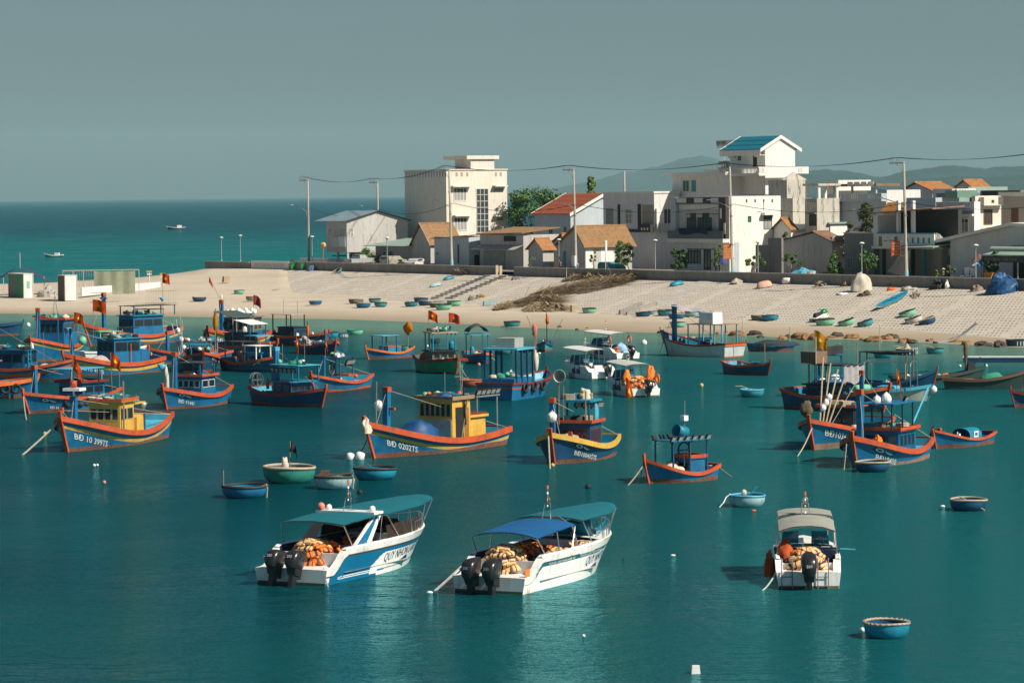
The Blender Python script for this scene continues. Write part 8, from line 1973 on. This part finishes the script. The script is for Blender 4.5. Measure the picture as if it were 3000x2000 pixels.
for lb, x0, x1, y in (('green wheeled bin with a plant growing in it', 849, 870, 790), ('green wheeled bin beside the one with the plant', 879, 895, 791)):
    p = revet((x0 + x1) / 2, y); s = (x1 - x0) * mpp(p); o = thing('wheeled_bin', lb, 'bin', p, .3, 'wheeled bins')
    MB().box(-s * .36, s * .36, -s * .36, s * .36, .12, 1.0, tx=-.1, ty=-.08).build('bin_body', bing, o); MB().box(-s * .46, s * .46, -s * .5, s * .45, 1.01, 1.08).build('lid', bing, o)
    for sd in (-1, 1): w_ = MB().lathe([(0, -.04), (.12, -.04), (.12, .04), (0, .04)], 10).build('wheel', black, o); w_.rotation_euler = (0, PI / 2, 0); w_.location = (sd * s * .38, .25, .12)
def pile(name, label, cat, px, py, w, h, mat, seed, amp=.35, fn=revet, group=None, sm=True, ry=.8):
    p = fn(px, py); s = w * mpp(p) / 2; hh = h * mpp(p)
    mb = MB().blob((0, 0, 0), (s, s * ry, hh), seed, amp, 22, 10, dome=True, fr=2.0, sm=sm)
    return tag(mb.build(name, mat, loc=p + Vector((0, 0, -.05))), label, cat, group)
pile('junk_heap', 'blue bundle of junk beside the green wheeled bins', 'junk', 913, 793, 24, 15, MT('blue_junk', (.05, .12, .28), .8, .5, 3, (.35, .2, .12), .6), 3, .5)
pile('covered_boat', 'tall cream mesh cover draped over a boat against the sea wall', 'cover', 2523, 851, 66, 50, MT('cream_mesh', (.50, .47, .38), .9, .15, 2, (.33, .33, .28), .6, bump=.5), 5, .22)
pile('covered_boat', 'big deep blue tarpaulin heap rising above the sea wall top', 'tarpaulin', 2936, 858, 92, 58, tarpb, 6, .22, sm=False)
for i, (lb, x, y, w, h, mt) in enumerate([('brown driftwood and rag heap left of the cream mesh cover', 2405, 838, 36, 14, wood), ('orange-brown sack heap by the sea wall', 2474, 838, 22, 12, MT('ochre_sack', (.34, .18, .07), .9, .3, 3)), ('teal plastic bundle against the sea wall', 2608, 838, 18, 10, teal), ('orange float heap lying under the sea wall', 2612, 850, 30, 8, orange), ('pale junk heap right of the orange floats', 2660, 850, 44, 12, tarpg), ('dark tangled rope heap below the cream mesh cover', 2535, 866, 40, 12, MT('brown_tangle', (.12, .09, .06))), ('white plastic scrap trailing from the cream mesh cover', 2466, 862, 30, 6, float_), ('black junk heap before the wall near the blue tarpaulin', 2745, 846, 40, 22, black), ('white box-like scrap by the black junk', 2775, 846, 16, 22, plw), ('brown sticks and sacks beside the blue tarpaulin', 2862, 852, 40, 16, wood), ('coiled pale hose heap at the wall', 2160, 830, 42, 13, rope), ('grey junk between the hose heap and the peach boat', 2208, 826, 14, 8, conc)]):
    pile('junk_heap', lb, 'junk', x, y, w, h, mt, i + 11, .6)
dm = tag(MB().lathe([(0, -.5), (.36, -.5), (.36, -.2), (.38, 0), (.36, .2), (.36, .5), (.3, .5), (.28, .3), (0, .3)], 18).build('drum', plw, loc=revet(2305, 832) + Vector((0, 0, .4)), rot=(.2, PI / 2, AZ + .7)), 'white drum lying under the wall beside the peach boat', 'drum')
# dried palm fronds
frm = leafm('dry_palm_fronds', (.15, .10, .05), (.27, .20, .11), (.44, .35, .21))
def fronds(label, pl, hgt, seed, k=900):
    """pl: list of picture points along the heap's spine with half widths in pixels"""
    rd = random.Random(seed); mb = MB()
    core = MB()
    for i in range(k):
        u = rd.random() * (len(pl) - 1); j = min(int(u), len(pl) - 2); f = u - j
        px = pl[j][0] + (pl[j + 1][0] - pl[j][0]) * f; py = pl[j][1] + (pl[j + 1][1] - pl[j][1]) * f; w = pl[j][2] + (pl[j + 1][2] - pl[j][2]) * f
        q = rd.uniform(-1, 1); p = beach(px, py + q * w * .5); e = max(0, 1 - q * q) * hgt * (.5 + .5 * math.sin(PI * min(1, max(0, (u + .15) / len(pl))))) * rd.uniform(.3, 1)
        d = (beach(pl[j + 1][0], pl[j + 1][1]) - beach(pl[j][0], pl[j][1])).normalized(); d = (d + Vector((rd.gauss(0, .34), rd.gauss(0, .34), 0))).normalized()
        L_ = rd.uniform(1.5, 4.2); s = Vector((-d.y, d.x, 0)) * rd.uniform(.03, .08)
        a = p + Vector((0, 0, e + .05)); m_ = a + d * L_ * .5 + Vector((0, 0, .16)); c = a + d * L_ + Vector((0, 0, -min(e, .5) + .0))
        c.z = max(c.z, p.z - .3)
        mb.add([a - s, a + s, m_ + s * .9, m_ - s * .9, c], [(0, 1, 2, 3), (3, 2, 4)])
    o = mb.build('palm_frond_heap', frm)
    return tag(o, label, 'palm fronds', 'dried palm frond heaps')
fronds('long heap of dried palm fronds low on the slope, tapering onto the sand', [(1450, 908, 4), (1500, 895, 18), (1560, 885, 26), (1630, 880, 18)], .6, 3, 900); fronds('rounded heap of dried palm fronds at the slope foot beside the wooden crate', [(1535, 910, 8), (1580, 903, 24), (1640, 906, 8)], .6, 4, 700)
fronds('largest heap of dried palm fronds climbing the slope to the wall', [(1545, 872, 4), (1620, 858, 22), (1700, 845, 34), (1790, 830, 26), (1845, 820, 10)], .75, 5, 1700); fronds('thin upper heap of dried palm fronds along the foot of the wall', [(1645, 826, 4), (1700, 815, 12), (1765, 812, 10)], .5, 6, 500)
pile('trap_heap', 'grey round fish trap lying on the slope below the stairs', 'fish trap', 1381, 879, 20, 14, MT('grey_trap', (.16, .15, .12), .95, .4, 5), 31, .3); pile('trap_heap', 'straw-coloured bundle beside the grey fish trap', 'bundle', 1412, 872, 36, 12, MT('straw_bundle', (.36, .27, .15), .95, .35, 4), 32, .5)
tag(MB().box(-.9, .9, -.4, .4, 0, .5, tx=.1).box(-.2, .5, -.42, -.4, .05, .42).build('plastic_tub', basketc['pale'], loc=beach(1436, 894), rot=(0, 0, .2)), 'pale blue plastic tub on the sand below the fish trap', 'tub')
cr = thing('wooden_crate', 'upright wooden slat crate standing on the sand', 'crate', beach(1681, 913), .4)
mb = MB()
for i in range(6): mb.box(-.36, .36, -.3, .3, .14 * i, .14 * i + .1)
mb.box(-.34, .34, -.28, .28, .0, .82).build('slats', lwood, cr)
sk = MB(); rd = random.Random(4)
for i in range(26): p = Vector((rd.uniform(-1, 1), rd.uniform(-.4, .4), rd.uniform(.0, .8))); d = Vector((rd.uniform(-1, 1), rd.uniform(-.4, .4), rd.uniform(-.2, .3))).normalized(); sk.tube([p - d * 1.1, p + d * 1.1], .045, 4)
tag(sk.build('stick_pile', wood, loc=revet(1352, 804) + Vector((0, -.5, .1)), rot=(0, 0, AZ)), 'pile of dark sticks leaning on the wall by the stairs', 'sticks')
sk = MB()
for i in range(16): p = Vector((rd.uniform(-1.4, 1.4), rd.uniform(-.3, .3), .1)); sk.tube([p - Vector((1.2, rd.uniform(-.3, .3), 0)), p + Vector((1.2, rd.uniform(-.3, .3), .15))], .05, 4)
tag(sk.build('stick_pile', wood, loc=revet(2680, 868), rot=(0, -TLT, AZ + PI / 2 + .8)), 'bundle of dark sticks lying above the slim blue canoe', 'sticks')
tag(MB().box(-1.7, 1.7, -.2, .2, 0, .12).build('plank', lwood, loc=revet(1449, 828), rot=(0, -TLT, AZ + PI / 2 + .6)), 'pale plank lying on the slope beside the stairs', 'plank'); tag(MB().box(-.6, .6, -.45, .45, 0, .35, tx=.15).build('metal_tray', greym, loc=revet(1512, 819), rot=(.2, -TLT, AZ + 1.2)), 'grey metal tray propped under the wall right of the stairs', 'tray')
# slim canoe and jet ski on the slope
cn = thing('canoe', 'slim blue and cream canoe lying up the slope', 'canoe', (revet(2569, 912) + revet(2660, 868)) / 2)
dv = revet(2660, 868) - revet(2569, 912); L_ = dv.length; cn.rotation_euler = Matrix.Rotation(0, 3, 'Z').to_euler(); cn.rotation_euler = (0, -math.asin(dv.z / L_), math.atan2(dv.y, dv.x))
def chull(u, v):
    x = (u - .5) * L_; w = .48 * (1 - abs(2 * u - 1) ** 2.2) + .02; a = PI * v
    return (x, w * math.cos(a), .62 - .58 * math.sin(a) ** .7 * (1 - .5 * abs(2 * u - 1) ** 4) + .12 * abs(2 * u - 1) ** 2)
MB().grid(chull, 24, 10, mf=lambda i, j: 0 if 1 < j < 8 else 1).build('hull', [MT('cream_hull', (.45, .40, .3), .7, .2, 2), tblue], cn); MB().grid(lambda u, v: (chull(u, 0)[0] * .97, chull(u, 0)[1] * (2 * v - 1) * .9, .48), 20, 4).build('inside', tblue, cn)
for k in range(6): MB().box(-L_ * .35 + k * L_ * .14 - .05, -L_ * .35 + k * L_ * .14 + .05, -.42, .42, .52, .57).build('thwart', tblue, cn)
js = thing('jet_ski', 'white and green jet ski on the slope beside the mint basket boat', 'jet ski', revet(2405, 938)); js.rotation_euler = (0, -TLT, math.atan2(dv.y, dv.x) - .25)
def jh(u, v):
    x = -1.5 + 3.1 * u; w = .55 * (1 - max(0, (u - .5) / .5) ** 2.2) + .01; a = PI * v
    return (x, w * math.cos(a), .42 - .40 * math.sin(a) ** .6 + .45 * max(0, u - .45) ** 1.5)
MB().grid(jh, 20, 10, mf=lambda i, j: 1 if 2 < j < 7 else 0).build('hull', [plw, black], js); MB().grid(lambda u, v: (-1.45 + 2.9 * u, (2 * v - 1) * (.5 * (1 - max(0, (u - .5) / .5) ** 2.2)), .46 + .45 * max(0, u - .45) ** 1.5 + .2 * (1 - (2 * v - 1) ** 2) * min(1, u * 2)), 16, 8).build('deck', plw, js)
MB().box(-1.2, .25, -.2, .2, .5, .92, tx=.12, ty=.05).build('seat', black, js); MB().blob((.75, 0, .8), (.6, .32, .34), 4, .1, 14, 8).build('hood', MT('green_hood', (.02, .22, .07), .3, .2, 2), js); MB().tube([(.3, -.42, 1.12), (.42, 0, 1.08), (.3, .42, 1.12)], .03, 6).build('handlebar', black, js)
# ================================================================ stalls and frames on the sand spit
netp_ = MT('green_grey_netting', (.27, .30, .21), .9, .15, 1.5, (.36, .37, .28), .6); wf = MT('rusty_white_frame', (.45, .42, .34), .8, .25, 4)
def P2(px, py): return beach(px, py)
def box_stall(label, px0, px1, ytop, ybase, pxc, ml, mr_, extra=None):
    p = P2(pxc, ybase); s = mpp(p); h = (ybase - ytop) * s; o = thing('booth', label, 'booth', p, AZ)
    wl_, wr_ = (pxc - px0) * s / abs(TD.x), (px1 - pxc) * s / ND.x
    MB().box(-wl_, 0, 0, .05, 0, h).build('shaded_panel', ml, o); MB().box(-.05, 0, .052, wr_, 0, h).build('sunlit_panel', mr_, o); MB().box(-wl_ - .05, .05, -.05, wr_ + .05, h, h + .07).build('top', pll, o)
    MB().box(-wl_, -wl_ + .05, .05, wr_, 0, h).box(-wl_, 0, wr_ - .05, wr_, 0, h - .01).build('back_panel', plg, o)
    for x, y in ((-wl_, 0), (0, 0), (0, wr_)): MB().box(x - .06, x + .06, y - .06, y + .06, 0, h + .1).build('post', wf, o)
    return o, wl_, wr_, h
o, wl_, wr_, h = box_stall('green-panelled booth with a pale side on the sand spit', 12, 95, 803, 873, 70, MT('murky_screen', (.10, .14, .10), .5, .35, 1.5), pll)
MB().box(-wl_ * .5, -.1, -.05, -.01, 0, h).build('green_panel', MT('green_sheet', (.03, .22, .10), .6, .2, 1.5), o); MB().box(.01, .03, wr_ * .35, wr_ * .65, h * .4, h * .7).build('emblem', mint, o)
o, wl_, wr_, h = box_stall('grey booth with one dark side, standing alone on the sand spit', 166, 223, 808, 881, 191, MT('brown_shade_panel', (.10, .09, .07), .7, .3, 1.5), pll)  # dark and pale colours carry the booth's shaded and sunlit sides
aw = thing('awning', 'dark purple fabric canopy behind the green-panelled booth', 'canopy', P2(48, 868)); s = mpp(P2(48, 868))
MB().grid(lambda u, v: ((-62 + 145 * u) * s, 3.5 + 3 * v, ((868 - 785) - 40 * abs(u * 1.35 - .58) ** 1.3 * 1.6) * s + .1 * math.sin(9 * u)), 20, 4).build('canopy_cloth', MT('purple_canvas', (.055, .03, .085), .8, .2, 1), aw)
for x in (-50, 0, 70): MB().tube([(x * s, 4, 0), (x * s, 4, (868 - (812 if x else 700)) * s * (1 if x else .75))], .05, 6).build('pole', wf, aw)
pile('net_heap', 'grey tarpaulin heap between the two booths on the sand spit', 'tarpaulin', 137, 869, 58, 28, tarpg, 41, .4, beach, sm=False)
nf = thing('fish_net_rack', 'tall frame hung with greenish netting on the sand spit', 'net frame', P2(290, 862)); s = mpp(P2(290, 862))
for x in (-105, -75, -45, -12, 30, 68, 106, 118): MB().tube([(x * s, .0, 0), (x * s, 0, 71 * s)], .05, 5).build('post', wf, nf)
for k in range(14): MB().tube([((-100 + 7 * k) * s, .6, 20 * s), ((-100 + 7 * k) * s, .6, 70 * s)], .02, 4).build('rod', wf, nf)
MB().tube([(-105 * s, 0, 70 * s), (118 * s, 0, 71 * s)], .07, 5).tube([(-105 * s, 0, 40 * s), (-12 * s, 0, 40 * s)], .04, 5).build('top_rail', wf, nf); MB().grid(lambda u, v: ((-13 + 120 * u) * s, -.08 + .06 * math.sin(20 * u), (1 + 66 * v) * s), 20, 6).build('netting', netp_, nf)
def cage(label, px0, px1, y0, y1, k=12):
    p = P2((px0 + px1) / 2, y1); s = mpp(p); w = (px1 - px0) * s / 2; h = (y1 - y0) * s; o = thing('wire_frame', label, 'wire frame', p, -.15)
    mb = MB()
    for yy in (0, 1.4):
        mb.tube([(-w, yy, 0), (w, yy, 0), (w, yy, h), (-w, yy, h), (-w, yy, 0)], .04, 5)
        for i in range(1, k): mb.tube([(-w + 2 * w * i / k, yy, 0), (-w + 2 * w * i / k, yy, h)], .02, 4)
    for x in (-w, w):
        for z in (0, h): mb.tube([(x, 0, z), (x, 1.4, z)], .035, 5)
    mb.build('frame', wf, o); return o
cage('low wire cage frame lying on the sand beside the bluish navy basket boat', 427, 517, 852, 887); cage('faint wire frame on the sand in front of the netting frame', 263, 350, 857, 884, 14)
for lb, x, yt, yb in (('white sign post with a yellow board on top, taller one on the spit', 438, 793, 826), ('shorter white sign post with a yellow board on the spit', 477, 800, 828)):
    p = P(x, yb, 2.4); s = mpp(p); h = (yb - yt) * s; o = thing('sign_post', lb, 'sign', p)
    MB().tube([(0, 0, -.4), (0, 0, h)], .06, 6).build('post', plw, o); MB().box(-8 * s, 8 * s, -.1, -.06, h - 5 * s, h).build('yellow_board', yellow, o); MB().box(-7 * s, 7 * s, -.1, -.06, h - 12 * s, h - 8 * s).build('white_board', plw, o)
lw = wallrun('spit_wall', 'long low white wall along the crest of the sand spit', 0, 1, 0, 1, plw, cope=False) if False else None
a, c = P(240, 850, 2.2), P(470, 826, 2.6); d = c - a
o = thing('spit_wall', 'low white wall along the crest of the sand spit', 'wall', a, math.atan2(d.y, d.x)); MB().box(0, Vector((d.x, d.y)).length, 0, .2, -.8, .4).build('wall_panel', pll, o)
for i in range(12): MB().box(d.length * (i + .5) / 12 - .06, d.length * (i + .5) / 12 + .06, -.05, .0, -.5, .5).build('pier', pll, o)
tag(MB().box(-.55, .55, -.4, .4, 0, .85, tx=.1, ty=.12).build('stone_block', MT('tan_stone', (.36, .27, .17), .9, .25, 2), loc=beach(663, 826), rot=(0, 0, .5)), 'tan stone block alone on the sand slope', 'block')
# umbrellas, chairs and people behind the wall at the right
def brolly(label, px, py, w, ytop, mats, n=3.5):
    base = Wl(tpx(px, n, 810), n, GZ); s = mpp(base); R = w * s / 2; zt = hz(base, ytop) - GZ; zb = hz(base, py) - GZ
    o = thing('umbrella', label, 'umbrella', base); MB().tube([(0, 0, 0), (0, 0, zt)], .04, 6).build('pole', greym, o)
    mb = MB(); k = 8
    for i in range(k):
        a, c = 2 * PI * i / k, 2 * PI * (i + 1) / k; mb.poly([(0, 0, zt), (R * math.cos(a), R * math.sin(a), zb), (R * math.cos(c), R * math.sin(c), zb)], i % len(mats))
    mb.build('canopy', mats, o)
brolly('blue and white striped sunshade beside the large-leaved tree', 2875, 778, 58, 757, [plw, MT('sky_blue_panel', (.03, .22, .45), .8, .1, 1)]); brolly('brown sunshade behind the blue and white one', 2868, 765, 52, 742, [MT('brown_canvas', (.16, .08, .05), .8, .2, 1)], 5.5); brolly('navy folded-edge sunshade under the orange banner', 2118, 770, 34, 752, [MT('navy_canvas', (.03, .06, .22), .8, .15, 1)], 3.2)
for i, px in enumerate((2826, 2843)):
    p = Wl(tpx(px, 2.2, 812), 2.2, GZ); o = thing('white_chair', ('white slatted chair frame nearer the saplings', 'white slatted chair frame nearer the slim lamp')[i], 'chair', p, AZ); MB().box(-.4, .4, -.35, .35, .75, .85).build('seat', plw, o); MB().box(-.4, .4, .32, .38, .851, 1.7).build('backrest', plw, o)
    for x in (-.36, .36):
        for y in (-.3, .3): MB().box(x - .04, x + .04, y - .04, y + .04, 0, .75).build('leg', plw, o)
tag(MB().box(-.55, .55, -.4, .4, 0, 1.25, tx=-.06).build('orange_box', MT('orange_crate', (.62, .26, .04), .7, .25, 3, (.4, .08, .03), .6), loc=Wl(tpx(2900, 2.4, 812), 2.4, GZ), rot=(0, 0, AZ)), 'orange and red box beside the dark food stall', 'box'); pile('cloth_pile', 'blue and red cloth pile behind the white chair frames', 'cloth', 2840, 818, 44, 38, MT('blue_red_cloth', (.08, .2, .4), .85, .4, 1.5, (.3, .08, .06), .58), 51, .4, lambda x, y: Wl(tpx(x, 3.2, y), 3.2, GZ))
tag(MB().blob((0, 0, 0), (1.6, .9, 1.25), 7, .3, 18, 9, dome=True, sm=False).build('covered_goods', lblue, loc=Wl(tpx(2352, 2.4, 803), 2.4, GZ)), 'light blue tarp mound behind the wall near the second frangipani', 'tarpaulin'); tag(MB().blob((0, 0, 0), (1.0, .7, .8), 8, .5, 16, 8, dome=True, sm=False).build('flower_heap', MT('dry_pink_flowers', (.34, .22, .16), .9, .4, 4), loc=Wl(tpx(2372, 1.6, 803), 1.6, GZ)), 'dry pinkish heap beside the light blue tarp mound', 'heap')
def person(label, px, py, h, shirt, trousers, hat=None, n=1.4, turn=0.0, stoop=0.0):
    base = Wl(tpx(px, n, py), n, GZ); o = thing('person', label, 'person', base, AZ + turn)
    s = h / 1.68; skin_ = MT('tan_skin', (.30, .17, .11), .7, .1, 4)
    def chain(pts): return [Vector(p) * s for p in pts]
    V, E, Rr = [], [], []
    def addc(pts, rs, start=None):
        prev = start
        for p, r in zip(pts, rs):
            V.append(Vector(p) * s); Rr.append(r * s); i = len(V) - 1
            if prev is not None: E.append((prev, i))
            prev = i
        return prev
    sp = addc([(0, 0, .92), (0, 0, 1.1), (0, stoop * .5, 1.32), (0, stoop, 1.43), (0, stoop * 1.1, 1.5), (0, stoop * 1.2, 1.58), (0, stoop * 1.2, 1.66)], [.14, .12, .13, .07, .055, .085, .06])
    for sd in (-1, 1):
        addc([(sd * .09, 0, .86), (sd * .1, -.02, .47), (sd * .1, .02, .09), (sd * .11, -.12, .04)], [.085, .06, .04, .035], 0)
        addc([(sd * .18, stoop * .8, 1.38), (sd * .24, -.02, 1.1), (sd * .2, -.18, .94), (sd * .19, -.24, .88)], [.05, .042, .033, .03], 2)
    me = bpy.data.meshes.new('body'); me.from_pydata(V, E, []); me.update()
    b = bpy.data.objects.new('body', me); COL.objects.link(b); b.parent = o
    md = b.modifiers.new('skin', 'SKIN'); b.modifiers.new('sub', 'SUBSURF').levels = 1; b.modifiers['sub'].render_levels = 1
    for i, r in enumerate(Rr): me.skin_vertices[0].data[i].radius = (r, r * (.75 if i in (1, 2) else 1))
    me.skin_vertices[0].data[0].use_root = True
    me.materials.append(skin_)
    g = MB().lathe([(.155 * s, .88 * s), (.16 * s, 1.1 * s), (.19 * s, 1.36 * s), (.09 * s, 1.45 * s)], 12, (0, stoop * .5 * s, 0), sq=.72); g.build('shirt', shirt, o)
    g = MB()
    for sd in (-1, 1): g.tube([(sd * .09 * s, 0, .95 * s), (sd * .1 * s, -.02 * s, .5 * s), (sd * .1 * s, .02 * s, .12 * s)], [.11 * s, .085 * s, .07 * s], 9)
    g.build('trousers', trousers, o)
    if hat: MB().lathe([(.27 * s, 1.64 * s), (.02 * s, 1.84 * s)], 14, (0, stoop * 1.2 * s, 0)).build('conical_hat', hat, o)
    else: MB().blob((0, stoop * 1.2 * s + .02 * s, 1.66 * s), (.09 * s, .1 * s, .09 * s), 3, .1, 10, 7).build('hair', black, o)
    return o
person('person in a pale pink shirt standing behind the wall by the slim lamp', 1642, 784, 1.6, MT('pink_shirt', (.5, .25, .22), .85, .15, 3), slate); person('person in white beside the utility pole with the meter box', 1693, 786, 1.5, plw, MT('blue_trousers', (.05, .1, .2), .85, .2, 3), n=1.0)
person('person in a conical hat and patterned shirt near the dark tiled entrance', 2762, 814, 1.55, MT('patterned_shirt', (.3, .28, .3), .85, .5, 8), slate, lwood, 1.6, 0, .1); person('person in dark clothes standing under the blue and white sunshade', 2884, 815, 1.65, slate, black, None, 2.2)
